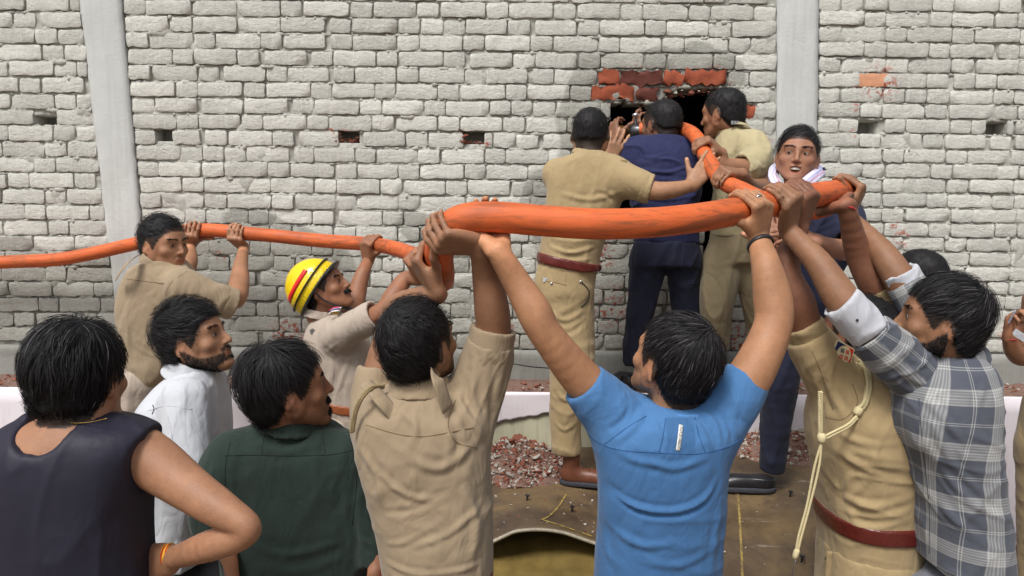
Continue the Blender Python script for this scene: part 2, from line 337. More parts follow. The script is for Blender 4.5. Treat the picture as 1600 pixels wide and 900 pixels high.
for bi, (bn, xl, xr, pitch, sl_) in enumerate(BAYS):
    root = empty("brick_wall", (xl(2.0), 0, Z_BEAM), BAYLAB[bi], "brick wall", "brick wall panels between the columns")
    br = []; z = Z_BEAM + pitch / 2; k = 0
    off0 = {0: .01, 1: .0, 2: .012}[bi]; z += off0
    while z < Z_TOP:
        x = xl(z) + rnd.uniform(0, .004); end = xr(z); i = k % 2; row = []
        if bi == 0: x -= rnd.uniform(0, .1)
        while x < end - .03:
            st = (i % 2 == 0) if rnd.random() < .93 else (rnd.random() < .5)
            Lb = LS if st else LH; s = rnd.uniform(.94, 1.04); w = Lb * s
            if x + w > end - .02: w = end - x
            if w < .035: break
            row.append((x, w, z + sl_ * (x - xl(z)) + rnd.uniform(-.0025, .0025))); x += w + rnd.choice((.006, .008, .009, .010, .014, .03 if rnd.random() < .3 else .008)); i += 1
        br += row; courses.append((bi, z, row)); z += pitch; k += 1
    keep = []
    for (x, w, z_) in br:
        cx = x + w / 2; pts = np.array([[cx, z_], [x + w * .2, z_], [x + w * .8, z_]])
        ins = inpoly(pts, HOLE)
        parts = [(x, w)]
        if ins.all(): continue
        if ins.any():
            if ins[1] and not ins[2]: parts = [(x + w * .55, w * .45)]
            elif ins[2] and not ins[1]: parts = [(x, w * .45)]
            else: continue
        for (a, b, c, d) in WR:
            if b - .01 < z_ < d + .01:
                np_ = []
                for (x_, w_) in parts:
                    if x_ + w_ < a or x_ > c: np_.append((x_, w_)); continue
                    if a - x_ > .035: np_.append((x_, a - x_))
                    if x_ + w_ - c > .035: np_.append((c, x_ + w_ - c))
                parts = np_
        for (x_, w_) in parts: keep.append((x_, w_, z_))
    ccx, ccz = 0.0, 1.9
    def inview(x_, w_, z_):
        u, v = pix(x_ + w_ / 2, z_); return -50 < u < 1650 and -20 < v < 600
    keep.sort(key=lambda b: (not inview(*b), -min(b[1], .15), abs(b[2] - 2.1)))
    rest = []
    for n_, (x_, w_, z_) in enumerate(keep):
        cx = x_ + w_ / 2; u, v = pix(cx, z_)
        red = any(((u - a) / c) ** 2 + ((v - b) / d) ** 2 < 1 for a, b, c, d in REDZ); orange = abs(u - 1367) < 26 and abs(v - 130) < 12
        st = w_ > .165; me = rnd.choice(ME_RS if st else ME_RH) if red else (ME_OR if orange else rnd.choice(ME_S if st else ME_H))
        sx = w_ / (LS if st else LH); y = -rnd.choice((.0, .003, .006, .009, .004)) + (-.002 if red else 0); rot = rnd.gauss(0, .008)
        flip = -1 if (rnd.random() < .5) else 1
        sz_ = rnd.uniform(.96, 1.06) * (.94 if bi == 2 else 1)
        if n_ < 300:
            o = bpy.data.objects.new("brick", me); o.location = (cx - xl(2.0), y, z_ - Z_BEAM); o.scale = (sx, 1, sz_); o.rotation_euler = (rnd.gauss(0, .02), rot, rnd.gauss(0, .015)); link(o, root)
        else: rest.append((me, cx, y, z_, sx, sz_, rot))
    if rest:
        Vs, Fs, nn = [], [], 0; mi = []
        for me, cx, y, z_, sx, sz_, rot in rest:
            v = np.empty(len(me.vertices) * 3, np.float32); me.vertices.foreach_get("co", v); v = v.reshape(-1, 3) * (sx, 1, sz_); c_, s_ = math.cos(rot), math.sin(rot)
            v = np.stack([v[:, 0] * c_ + v[:, 2] * s_, v[:, 1], -v[:, 0] * s_ + v[:, 2] * c_], 1) + (cx, y, z_)
            f = np.array([p.vertices[:] for p in me.polygons]); Vs.append(v); Fs.append(f + nn); nn += len(v); mi += [1 if me.materials[0] in (M_RED, M_RED2) else 0] * len(f)
        o = mesh_obj("brickwork", np.concatenate(Vs), np.concatenate(Fs), None, root, True, matidx=mi, mats=[M_BR, M_RED]); o['kind'] = 'stuff'
    # mortar bed of this bay
    x0, x1 = xl(2.0) - .25 if bi else -3.88, xr(2.0) + .25 if bi < 2 else 3.88
    h = .014; nx = int((x1 - x0) / h); nz = int((Z_TOP - Z_BEAM) / h); X, Z = np.meshgrid(np.linspace(x0, x1, nx), np.linspace(Z_BEAM - .01, Z_TOP, nz), indexing='ij')
    ph = (Z - Z_BEAM - off0 - sl_ * (X - xl(2.0))) / pitch; fr = ph - np.floor(ph); joint = np.clip(1 - np.minimum(fr, 1 - fr) / .11, 0, 1)
    q = np.stack([X, X * 0, Z], -1)
    lump = fbm(q * 38, 3); big = fbm(q * 9 + 3, 2); y = .0150 + .006 * lump - .016 * np.clip(big, 0, 1)
    c01 = X - (xl(2.0) + (xl(3.0) - xl(2.0)) * (Z - 2.0)); c02 = (xr(2.0) + (xr(3.0) - xr(2.0)) * (Z - 2.0)) - X
    ok = ~inpoly(np.stack([X, Z], -1) + .004 * np.stack([lump, big], -1), HOLE) & (c01 > (.004 if bi else -9)) & (c02 > (-.03 if bi < 2 else -9))
    for (a, b, c, d) in WR: ok &= ~((X > a) & (X < c) & (Z > b) & (Z < d))
    idx = np.arange(nx * nz).reshape(nx, nz); fo = ok[:-1, :-1] & ok[1:, :-1] & ok[1:, 1:] & ok[:-1, 1:]
    F = np.stack([idx[:-1, :-1], idx[1:, :-1], idx[1:, 1:], idx[:-1, 1:]], -1)[fo]
    V = np.stack([X, y, Z], -1).reshape(-1, 3); used = np.unique(F); mp = -np.ones(len(V), int); mp[used] = np.arange(len(used)); V = V[used]; F = mp[F]
    E = np.concatenate([F[:, [0, 1]], F[:, [1, 2]], F[:, [2, 3]], F[:, [3, 0]]]); ky = np.sort(E, 1); ky = ky[:, 0] * 10 ** 7 + ky[:, 1]; _, iv, ct = np.unique(ky, return_inverse=True, return_counts=True)
    BE = E[ct[iv] == 1]; bu = np.unique(BE); mp2 = dict(zip(bu, range(len(V), len(V) + len(bu)))); BV = V[bu].copy(); BV[:, 1] = .21
    SF = np.array([[e[1], e[0], mp2[e[0]], mp2[e[1]]] for e in BE]); V = np.vstack([V, BV]); F = np.vstack([F, SF])
    t = NT("mortar"); w_ = t.coord('World'); n1 = t.noise(w_, 60, 5, 0.7)
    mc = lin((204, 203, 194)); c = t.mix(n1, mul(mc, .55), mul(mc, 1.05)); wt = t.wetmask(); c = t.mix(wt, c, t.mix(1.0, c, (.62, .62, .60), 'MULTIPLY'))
    M_MO = t.fin(c, .95, t.bump(t.noise(w_, 200, 4, .75), .006, .8), Specular_IOR_Level=.15); o = mesh_obj("mortar_bed", V, F, M_MO, root, True)
    o['kind'] = 'stuff'
    # ragged mortar squeezed out along every bed joint
    Vs, Fs, nn = [], [], 0; k = 0; z = Z_BEAM + off0 + pitch
    while z < Z_TOP:
        xa, xb = xl(z) + .004, xr(z) - .004; n = int((xb - xa) / .0065); X = np.linspace(xa, xb, n); zj = z + sl_ * (X - xl(2.0)); q = np.stack([X * 1.0, X * 0, X * 0 + z * 7], -1)
        a = fbm(q * 42, 3); c_ = fbm(q * 95 + 9, 2); e = fbm(q * 11 + 5, 2); out = .008 - .011 * np.clip(a * .8 + e * .7 + .25, 0, 1.4) - .003 * c_; low = .0065 + .006 * np.clip(a + .3 * c_, -.3, 1.2) + .012 * np.clip(e - .25, 0, 1); up = .001 + .005 * c_ + .006 * np.clip(e - .3, 0, 1)
        prof = [(.018 + 0 * X, zj - low - .004), (out + .003, zj - low), (out, zj - low * .35), (out + .004, zj + up), (.020 + 0 * X, zj + up + .002)]
        Vp = np.stack([np.stack([X, y_, z_], -1) for y_, z_ in prof], 1); m = 5; okx = ~inpoly(np.stack([X, zj], -1), HOLE)
        for (a_, b_, cc_, d_) in WR:
            if b_ - .004 < z < d_ + .004 and (d_ - z > .012 and z - b_ > .012): okx &= ~((X > a_) & (X < cc_))
        idx = np.arange(n * m).reshape(n, m); okf = okx[:-1] & okx[1:]; f = np.stack([idx[:-1, :-1], idx[1:, :-1], idx[1:, 1:], idx[:-1, 1:]], -1)[okf].reshape(-1, 4); Vs.append(Vp.reshape(-1, 3)); Fs.append(f + nn); nn += n * m; z += pitch
    o = mesh_obj("mortar_squeeze", np.concatenate(Vs), np.concatenate(Fs), M_MO, root, True); o['kind'] = 'stuff'
# concrete columns
def mat_conc(name, base, dark=0.75, seed=0.0, streak=0.3):
    t = NT(name); w_ = t.coord('World'); n1 = t.noise(w_, 5, 5, .6); n2 = t.noise(w_, 70, 5, .7); st = t.noise(t.coord('World', scale=(34, 34, 1.6)), 1, 5, .7)
    c = t.mix(t.rng(n1, .3, .7, 0, 1), mul(base, .93), mul(base, 1.05)); c = t.mix(t.rng(st, .45, .7, 0, streak), c, mul(base, dark)); c = t.mix(t.rng(n2, .62, .75, 0, .5), c, mul(base, .6))
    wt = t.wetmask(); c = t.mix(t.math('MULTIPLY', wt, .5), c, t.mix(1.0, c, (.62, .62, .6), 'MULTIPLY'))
    b = t.bump(n2, .004, .5); b = t.bump(t.noise(w_, 12, 3, .6), .006, .4, b); return t.fin(c, .88, b, Specular_IOR_Level=.25)
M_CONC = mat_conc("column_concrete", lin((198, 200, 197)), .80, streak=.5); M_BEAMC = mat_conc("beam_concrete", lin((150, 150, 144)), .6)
def column(eL, eR, label, y0):
    z0, z1 = Z_BEAM - .06, Z_TOP; rows = 70; V = []; n = 9
    for j in range(rows):
        z = z0 + (z1 - z0) * j / (rows - 1); a, b = col_x(eL, z), col_x(eR, z)
        for i in range(n):
            s = i / (n - 1); x = a + (b - a) * s; edge = i in (0, n - 1)
            V.append((x + (.004 * float(vnoise(np.array([x * 9 + i, 2.0, z * 30]))) if edge else 0), y0 + (.007 if edge else 0) + .003 * float(fbm(np.array([x * 8, 1, z * 5]))), z))
        V.append((b, .2, z)); V.append((a, .2, z))
    m = n + 2; F = [(j * m + i, j * m + (i + 1) % m, (j + 1) * m + (i + 1) % m, (j + 1) * m + i) for j in range(rows - 1) for i in range(m)]
    F += [tuple(range(m))[::-1], tuple((rows - 1) * m + i for i in range(m))]
    o = mesh_obj("concrete_column", V, F, M_CONC, None, False); tag(o, label, "column", "concrete columns in the brick wall"); o.data.polygons.foreach_set("use_smooth", np.array([i % m < n - 1 for i in range(len(F))])); return o
column(LCL, LCR, "pale grey concrete column leaning slightly, left side of the brick wall", -.012)
column(RCL, RCR, "upright pale concrete column in the brick wall behind the man with a scarf", -.010)
# plinth beam, ledge of debris and white painted retaining wall
def relief_strip(x0, x1, prof, nx, amp, freq, name, mat, label=None, cat=None, kind=None, parent=None, smooth=True):
    "extrude profile (y,z) along x with noise"
    prof = np.asarray(prof, float); xs = np.linspace(x0, x1, nx); V = []
    for x in xs:
        q = np.stack([np.full(len(prof), x * freq), prof[:, 0] * freq, prof[:, 1] * freq], 1); d = fbm(q, 3) * amp
        V.append(np.stack([np.full(len(prof), x), prof[:, 0] + d, prof[:, 1] + d * .6], 1))
    V = np.concatenate(V); m = len(prof); idx = np.arange(nx * m).reshape(nx, m); F = np.stack([idx[:-1, :-1], idx[1:, :-1], idx[1:, 1:], idx[:-1, 1:]], -1).reshape(-1, 4)
    o = mesh_obj(name, V, F, mat, parent, smooth); tag(o, label, cat, None, kind); return o
zb, zl = Z_BEAM, Z_LEDGE
relief_strip(-3.9, 3.9, [(.2, zb - .003), (.05, zb - .003), (-.012, zb - .006), (-.022, zb - .03), (-.022, zb - .06), (-.02, zb - .1), (-.022, zl - .05)], 700, .006, 14, "plinth_beam", M_BEAMC, "rough grey concrete beam along the foot of the brick wall", "concrete beam")
LEDGE_Y = -.27
t = NT("white_painted_plaster"); w_ = t.coord('World'); n1 = t.noise(w_, 3, 4, .6); ck = t.noise(w_, 90, 4, .7); st = t.noise(t.coord('World', scale=(14, 1, 1.2)), 1, 5, .7)
c = t.mix(n1, lin((222, 214, 220)), lin((232, 226, 230))); c = t.mix(t.rng(st, .52, .72, 0, .5), c, lin((184, 178, 180))); c = t.mix(t.rng(ck, .64, .72, 0, .5), c, lin((170, 160, 158)))
vo = t.new("ShaderNodeTexVoronoi", feature='DISTANCE_TO_EDGE'); t.link(t.coord('World'), vo.inputs['Vector']); vo.inputs['Scale'].default_value = 3.2; c = t.mix(t.rng(vo.outputs['Distance'], 0, .003, .22, 0), c, lin((120, 112, 110)))
M_WHITE = t.fin(c, .6, t.bump(n1, .01, .3), Specular_IOR_Level=.4)
rw = empty("retaining_wall", (0, LEDGE_Y, 0), "low white painted retaining wall below the brick wall, its plaster broken away in the middle", "low wall")
relief_strip(-3.9, 3.9, [(-.01, zl - .012), (-.1, zl - .008), (-.2, zl - .012), (LEDGE_Y + .002, zl - .012), (LEDGE_Y + .002, .0)], 300, .003, 9, "wall_core", mat_conc("grimy_bare_concrete", lin((158, 154, 132)), .55, streak=.5), parent=rw)
# plaster skin with a torn lower edge
Xs = np.linspace(-3.9, 3.9, 780); bot = []
for x in Xs:
    u = pix(x, 1.0)[0]; zz = 0.02
    if 700 < u < 935: zz = P(800, float(np.interp(u, [700, 758, 800, 870, 935], [690, 668, 655, 643, 630])), 4 + LEDGE_Y - .012)[2] + .008 * float(fbm(np.array([x * 30, 0, 0])))
    bot.append(zz)
V, F = [], []; nr = 14
for i, x in enumerate(Xs):
    for j in range(nr):
        z = bot[i] + (zl - .010 - bot[i]) * j / (nr - 1); V.append((x, LEDGE_Y - .012 + .0015 * float(fbm(np.array([x * 5, 1, z * 5]))), z))
    V.append((x, LEDGE_Y + .004, zl - .004)); V.append((x, LEDGE_Y + .001, bot[i]))
m = nr + 2
for i in range(len(Xs) - 1):
    a, b = i * m, (i + 1) * m
    F += [(a + j, b + j, b + j + 1, a + j + 1) for j in range(nr)]; F.append((a + nr + 1, b + nr + 1, b, a))
mesh_obj("plaster_face", V, F, M_WHITE, rw)
def chunk(r, seed):
    g = np.random.default_rng(seed); n = 14; p = g.normal(size=(n, 3)); p /= np.linalg.norm(p, axis=1, keepdims=True); p *= g.uniform(.6, 1, (n, 1)) * np.array([1, g.uniform(.6, .9), g.uniform(.4, .7)]); return p * r
import bmesh
def hull_mesh(name, p, mat):
    bm = bmesh.new(); [bm.verts.new(tuple(v)) for v in p]; bmesh.ops.convex_hull(bm, input=bm.verts); [bm.verts.remove(v) for v in list(bm.verts) if not v.link_faces]
    me = bpy.data.meshes.new(name); bm.to_mesh(me); bm.free(); me.materials.append(mat); return me
M_DEB = mat_plain("brick_dust", lin((122, 98, 88)), .95, 0, 1.0, 40, .15, .3); M_MORT = mat_plain("mortar_lump", lin((176, 170, 160)), .95, 0, .9, 40, .15, .2)
M_REDC = mat_plain("dusty_brick_chunk", lin((136, 86, 70)), .95, 0, .9, 40, .15, .3)
CH_R = [hull_mesh("chunk", chunk(1, s), M_REDC) for s in range(8)]; CH_G = [hull_mesh("chunk", chunk(1, 30 + s), M_MORT) for s in range(6)]
def debris(name, n, place, rmin, rmax, parent, redp=.65, matdust=None):
    Vs, Fs, mi, nn = [], [], [], 0
    for i in range(n):
        red = rnd.random() < redp; me = rnd.choice(CH_R if red else CH_G); v = np.array([w.co[:] for w in me.vertices]); r = rmin * (rmax / rmin) ** (rnd.random() ** 2.2)
        a = rnd.uniform(0, 6.3); R = np.array([[math.cos(a), -math.sin(a), 0], [math.sin(a), math.cos(a), 0], [0, 0, 1]]); b = rnd.uniform(-.6, .6); R = R @ np.array([[1, 0, 0], [0, math.cos(b), -math.sin(b)], [0, math.sin(b), math.cos(b)]])
        p = place(r); Vs.append(v @ R.T * r + p); Fs += [tuple(k + nn for k in f.vertices) for f in me.polygons]; nn += len(v); mi += [0 if red else 1] * len(me.polygons)
    o = mesh_obj(name, np.concatenate(Vs), Fs, None, parent, False, matidx=mi, mats=[M_REDC, M_MORT]); o['kind'] = 'stuff'; return o
dl = empty("ledge_debris", (0, -.13, zl), "strip of crushed red brick and mortar along the top of the low white wall", "debris", kind='stuff')
relief_strip(-3.9, 3.9, [(-.02, zl + .004), (-.08, zl + .006), (-.15, zl + .002), (-.22, zl - .002), (LEDGE_Y + .006, zl - .006)], 900, .008, 30, "dust_bed", M_DEB, parent=dl)
debris("crumbs", 1500, lambda r: np.array([rnd.uniform(-3.2, 3.2), rnd.uniform(LEDGE_Y + .01, -.03), zl + .003 + r * .3]), .003, .018, dl, .75)
be = empty("broken_edge", (.9, 0, 2.2), "crumbling red brick and mortar fragments round the rim of the opening", "debris", kind='stuff'); HP = HOLE[8:15]
def rimplace(r):
    i = rnd.randrange(len(HP) - 1); t_ = rnd.random(); q = HP[i] * (1 - t_) + HP[i + 1] * t_; return np.array([q[0] + rnd.gauss(0, .012), rnd.uniform(.0, .13), q[1] + rnd.gauss(0, .010)])
debris("fragments", 260, rimplace, .010, .036, be, .62)
for wa in (WR[2], WR[3]):
    debris("fragments", 60, lambda r: np.array([rnd.uniform(wa[0] - .01, wa[2] + .01), rnd.uniform(.01, .07), wa[1] + abs(rnd.gauss(0, .012))]), .006, .02, be, .9)
    debris("fragments", 16, lambda r: np.array([wa[0] + rnd.gauss(0, .012), rnd.uniform(-.004, .02), rnd.uniform(wa[1], wa[3])]), .006, .018, be, .9)
# dark room behind the opening
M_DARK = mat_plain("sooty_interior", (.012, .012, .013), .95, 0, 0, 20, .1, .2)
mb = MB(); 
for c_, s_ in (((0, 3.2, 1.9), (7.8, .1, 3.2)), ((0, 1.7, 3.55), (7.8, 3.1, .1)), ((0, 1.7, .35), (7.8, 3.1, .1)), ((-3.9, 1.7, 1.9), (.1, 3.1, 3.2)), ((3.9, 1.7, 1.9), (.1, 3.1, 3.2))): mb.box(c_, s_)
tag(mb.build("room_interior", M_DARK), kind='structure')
# backs of weep holes
for (a, b, c, d) in WR:
    mb = MB(); mb.box(((a + c) / 2, .135, (b + d) / 2), (c - a + .05, .03, d - b + .05)); tag(mb.build("weep_hole_back", M_BEAMC), kind='structure')
# ground
t = NT("dirt_ground"); w_ = t.coord('World'); n1 = t.noise(w_, 3, 6, .65); c = t.mix(n1, lin((92, 78, 66)), lin((142, 124, 106)))
M_GR = t.fin(c, .95, t.bump(t.noise(w_, 25, 5, .7), .03, .8), Specular_IOR_Level=.2)
gx = np.linspace(-60, 60, 61); X, Y = np.meshgrid(gx, gx, indexing='ij'); V = np.stack([X, Y, X * 0], -1).reshape(-1, 3); idx = np.arange(61 * 61).reshape(61, 61); F = np.stack([idx[:-1, :-1], idx[1:, :-1], idx[1:, 1:], idx[:-1, 1:]], -1).reshape(-1, 4)
tag(mesh_obj("ground", V, F, M_GR), kind='structure')
# rising platform the left officers stand on
mb = MB(); mb.box((-1.6, -1.0, .16), (3.0, 1.5, .24), jit=.01); tag(mb.build("raised_ground", M_GR), kind='structure')
# ================================================================ SIGNED DISTANCE MODELLING
def _f32(v): return np.asarray(v, np.float32)
def cap(a, b, ra, rb, fl=None, fs=1.0):
    "tapered capsule; optional flattening by factor fs along axis fl"
    a = _f32(a); b = _f32(b); ba = b - a; bb = float(ba @ ba) + 1e-12; n = _f32(nrm(fl)) if fl is not None else None
    def f(p):
        q = p - a; h = np.clip((q @ ba) / bb, 0, 1); q = q - h[..., None] * ba
        if n is not None: q = q + ((q @ n) * (1 / fs - 1))[..., None] * n
        return np.sqrt((q * q).sum(-1)) - (ra + (rb - ra) * h)
    return f
def cyl(a, b, ra, rb, e=.004):
    "tapered cylinder with flat ends"
    a = _f32(a); b = _f32(b); ba = b - a; L = float(np.linalg.norm(ba)); w = ba / L
    def f(p):
        q = p - a; h = q @ w; r = np.sqrt(np.maximum((q * q).sum(-1) - h * h, 0)); d = r - (ra + (rb - ra) * np.clip(h / L, 0, 1))
        return np.maximum(d, np.abs(h - L / 2) - L / 2)
    return f
def ell(c, r, R=None):
    c = _f32(c); r = _f32(r); R = _f32(R) if R is not None else None
    def f(p):
        q = p - c
        if R is not None: q = q @ R
        k0 = np.sqrt(((q / r) ** 2).sum(-1)) + 1e-6; k1 = np.sqrt(((q / (r * r)) ** 2).sum(-1)) + 1e-6
        return k0 * (k0 - 1) / k1
    return f
def half(c, n):
    "negative on the side the normal points away from"
    c = _f32(c); n = _f32(nrm(n)); return lambda p: (p - c) @ n
def stack(secs, e=2.4, grow=0.0, side=None, flat_bottom=True, top_round=0.03, cut=(0, 0)):
    """torso: secs = [(centre, half width, half depth)] from top to bottom, all roughly stacked along z;
    side = world direction of the width"""
    C = np.array([s[0] for s in secs], float); o = np.argsort(C[:, 2]); C = C[o]; A = np.array([s[1] for s in secs], float)[o] + grow; B = np.array([s[2] for s in secs], float)[o] + grow
    z = C[:, 2]; zz = np.linspace(z[0], z[-1], 160); tab = []
    k = np.arange(len(z)); sm = smooth_path(np.column_stack([C, A, B]), 12)
    for j in (0, 1, 3, 4): tab.append(_f32(np.interp(zz, sm[:, 2], sm[:, j])))
    sd = _f32(nrm(side if side is not None else (1, 0, 0))); fr = _f32(np.cross((0, 0, 1), sd)); z0, z1 = zz[0] + cut[0], zz[-1] + grow; zz = _f32(zz)
    def f(p):
        h = p[..., 2]; t = np.clip(h, zz[0], zz[-1]); cx = np.interp(t, zz, tab[0]); cy = np.interp(t, zz, tab[1]); a = np.interp(t, zz, tab[2]); b = np.interp(t, zz, tab[3])
        dx = p[..., 0] - cx; dy = p[..., 1] - cy; u = np.abs(dx * sd[0] + dy * sd[1]) / a; v = np.abs(dx * fr[0] + dy * fr[1]) / b
        kk = (u ** e + v ** e) ** (1 / e); d = (kk - 1) * np.minimum(a, b)
        return np.maximum(np.maximum(d, (z0 - h)), h - z1).astype(np.float32)
    return f
def smin(a, b, k):
    if k <= 0: return np.minimum(a, b)
    h = np.maximum(k - np.abs(a - b), 0) / k; return np.minimum(a, b) - h * h * k * .25
def smax(a, b, k): return -smin(-a, -b, k)
class Sdf:
    def __init__(s): s.ops = []; s.lo = []; s.hi = []
    def u(s, f, k=.01): s.ops.append(('u', f, k)); return s
    def s(s, f, k=.005): s.ops.append(('s', f, k)); return s
    def i(s, f, k=.0): s.ops.append(('i', f, k)); return s
    def ev(s, p, L=None, cen=None):
        d = np.full(p.shape[:-1], .5, np.float32)
        for m, f, k in s.ops:
            if cen is None:
                v = f(p).astype(np.float32)
                d = smin(d, v, k) if m == 'u' else (smax(d, -v, k) if m == 's' else smax(d, v, k))
            else:
                dc = f(cen)
                if m == 'i': mk = np.ones(len(cen), bool)
                else: mk = dc < L * 2.2 + k
                if not mk.any(): continue
                v = f(p[mk]).astype(np.float32); dm = d[mk]
                d[mk] = smin(dm, v, k) if m == 'u' else (smax(dm, -v, k) if m == 's' else smax(dm, v, k))
        return d
    def mesh(s, lo, hi, h, it=1):
        lo = np.asarray(lo, float) - 2 * h; hi = np.asarray(hi, float) + 2 * h; B = 8; L = B * h
        nb = np.ceil((hi - lo) / L).astype(int); g = np.stack(np.meshgrid(*[np.arange(n) for n in nb], indexing='ij'), -1).reshape(-1, 3)
        cen = _f32(lo + (g + .5) * L); d = s.ev(cen); g = g[np.abs(d) < L * 1.9]; cen = _f32(lo + (g + .5) * L)
        loc = np.stack(np.meshgrid(*[np.arange(B + 1)] * 3, indexing='ij'), -1).reshape(-1, 3)
        D = np.empty((len(g), (B + 1) ** 3), np.float32)
        for c0 in range(0, len(g), 600):
            gi = g[c0:c0 + 600]; p = _f32(lo + (gi[:, None, :] * B + loc[None]) * h); D[c0:c0 + 600] = s.ev(p, L, cen[c0:c0 + 600])
        D = D.reshape(-1, B + 1, B + 1, B + 1); I = D < 0
        cnt = sum(I[:, a:B + a, b:B + b, c:B + c].astype(np.int8) for a in (0, 1) for b in (0, 1) for c in (0, 1))
        bi, ci, cj, ck = np.nonzero((cnt > 0) & (cnt < 8)); G = g[bi] * B + np.stack([ci, cj, ck], 1); N = nb * B + 2
        key = (G[:, 0].astype(np.int64) * N[1] + G[:, 1]) * N[2] + G[:, 2]
        cor = [(a, b, c) for a in (0, 1) for b in (0, 1) for c in (0, 1)]; cv = {q: D[bi, ci + q[0], cj + q[1], ck + q[2]] for q in cor}
        acc = np.zeros((len(G), 3)); n_ = np.zeros(len(G))
        for q in cor:
            for ax in range(3):
                if q[ax] == 0:
                    r = list(q); r[ax] = 1; r = tuple(r); a, b = cv[q], cv[r]; m = (a < 0) != (b < 0); t = np.where(m, a / np.where(m, a - b, 1), 0)
                    pt = np.array(q, float)[None] + np.eye(3)[ax][None] * t[:, None]; acc += pt * m[:, None]; n_ += m
        V = lo + (G + acc / n_[:, None]) * h; o = np.argsort(key); key = key[o]; V = V[o]; Fs = []
        for ax in range(3):
            sl0 = [slice(None)] + [slice(0, B)] * 3; sl1 = list(sl0); sl1[ax + 1] = slice(1, B + 1); a = I[tuple(sl0)]; b = I[tuple(sl1)]
            bb, x, y, z = np.nonzero(a != b); e = g[bb] * B + np.stack([x, y, z], 1); fl = a[bb, x, y, z]; u, v = [(1, 2), (2, 0), (0, 1)][ax]; qs = []
            for (du, dv) in ((0, 0), (-1, 0), (-1, -1), (0, -1)):
                c = e.copy(); c[:, u] += du; c[:, v] += dv; k = (c[:, 0].astype(np.int64) * N[1] + c[:, 1]) * N[2] + c[:, 2]; ix = np.clip(np.searchsorted(key, k), 0, len(key) - 1); qs.append(np.where(key[ix] == k, ix, -1))
            Q = np.stack(qs, 1); ok = (Q >= 0).all(1); Q = Q[ok]; fl = fl[ok]; Q[~fl] = Q[~fl][:, ::-1]; Fs.append(Q)
        F = np.concatenate(Fs)
        for _ in range(it): V = relax(V, F, .5)
        return V, F
def relax(V, F, lam):
    acc = np.zeros_like(V); n = np.zeros(len(V))
    for i in range(4):
        j = (i + 1) % 4
        for a, b in ((i, j), (j, i)):
            for k in range(3): acc[:, k] += np.bincount(F[:, a], weights=V[F[:, b], k], minlength=len(V))
            n += np.bincount(F[:, a], minlength=len(V))
    return V + lam * (acc / np.maximum(n, 1)[:, None] - V)
def vnormals(V, F):
    fn = np.cross(V[F[:, 2]] - V[F[:, 0]], V[F[:, 3]] - V[F[:, 1]]); N = np.zeros_like(V)
    for i in range(4):
        for k in range(3): N[:, k] += np.bincount(F[:, i], weights=fn[:, k], minlength=len(V))
    return N / (np.linalg.norm(N, axis=1, keepdims=True) + 1e-12)
# ---------------------------------------------------------------- cloth folds
def seg_dist(V, path):
    "distance to polyline, parameter 0..1 along it"
    best = np.full(len(V), 9.0); par = np.zeros(len(V)); n = len(path) - 1
    for i in range(n):
        a, b = path[i], path[i + 1]; ba = b - a; h = np.clip(((V - a) @ ba) / (ba @ ba + 1e-12), 0, 1); d = np.linalg.norm(V - a - h[:, None] * ba, axis=1); m = d < best; best[m] = d[m]; par[m] = (i + h[m]) / n
    return best, par
def folds(V, F, lst, noise=(), seed=0.0):
    """lst: (polyline in world, width, height): a ridge (height>0) or groove (<0) along it, both fading at the ends;
    noise: (direction, scale along, scale across, height, centre or None, radius)"""
    N = vnormals(V, F); disp = np.zeros(len(V))
    for path, wd_, ht in lst:
        wd_ = wd_ * .78
        path = np.asarray(path); m = np.linalg.norm(V - path.mean(0), axis=1) < np.linalg.norm(path - path.mean(0), axis=1).max() + .12
        if not m.any(): continue
        U = V[m].copy(); pa = path.copy(); U[:, 1] *= .35; pa[:, 1] *= .35
        d, t = seg_dist(U, pa); prof = np.exp(-(d / wd_) ** 2) - .45 * np.exp(-((d - 1.9 * wd_) / wd_) ** 2); face = np.clip(-N[m, 1] * 2.5 + .3, 0, 1)
        disp[m] += ht * prof * np.sin(np.clip(t, 0, 1) * math.pi) ** .6 * face
    for dr, sa, sc, ht, cen, rad in noise:
        w = nrm(dr); a = nrm(np.cross(w, (.13, 1, .21))); b = np.cross(w, a); q = np.stack([V @ w * sa, V @ a * sc, V @ b * sc], 1) + seed
        q = q + .7 * np.stack([vnoise(q * .6 + 11), vnoise(q * .6 + 23), vnoise(q * .6 + 37)], 1)
        n = vnoise(q); r = (1 - np.abs(n) * 2.2); r = np.where(r > 0, r * r, 0) - .25
        wt = 1.0 if cen is None else np.exp(-(np.linalg.norm(V - cen, axis=1) / rad) ** 2)
        disp += ht * 1.05 * r * wt
    V = V + N * disp[:, None]; return V
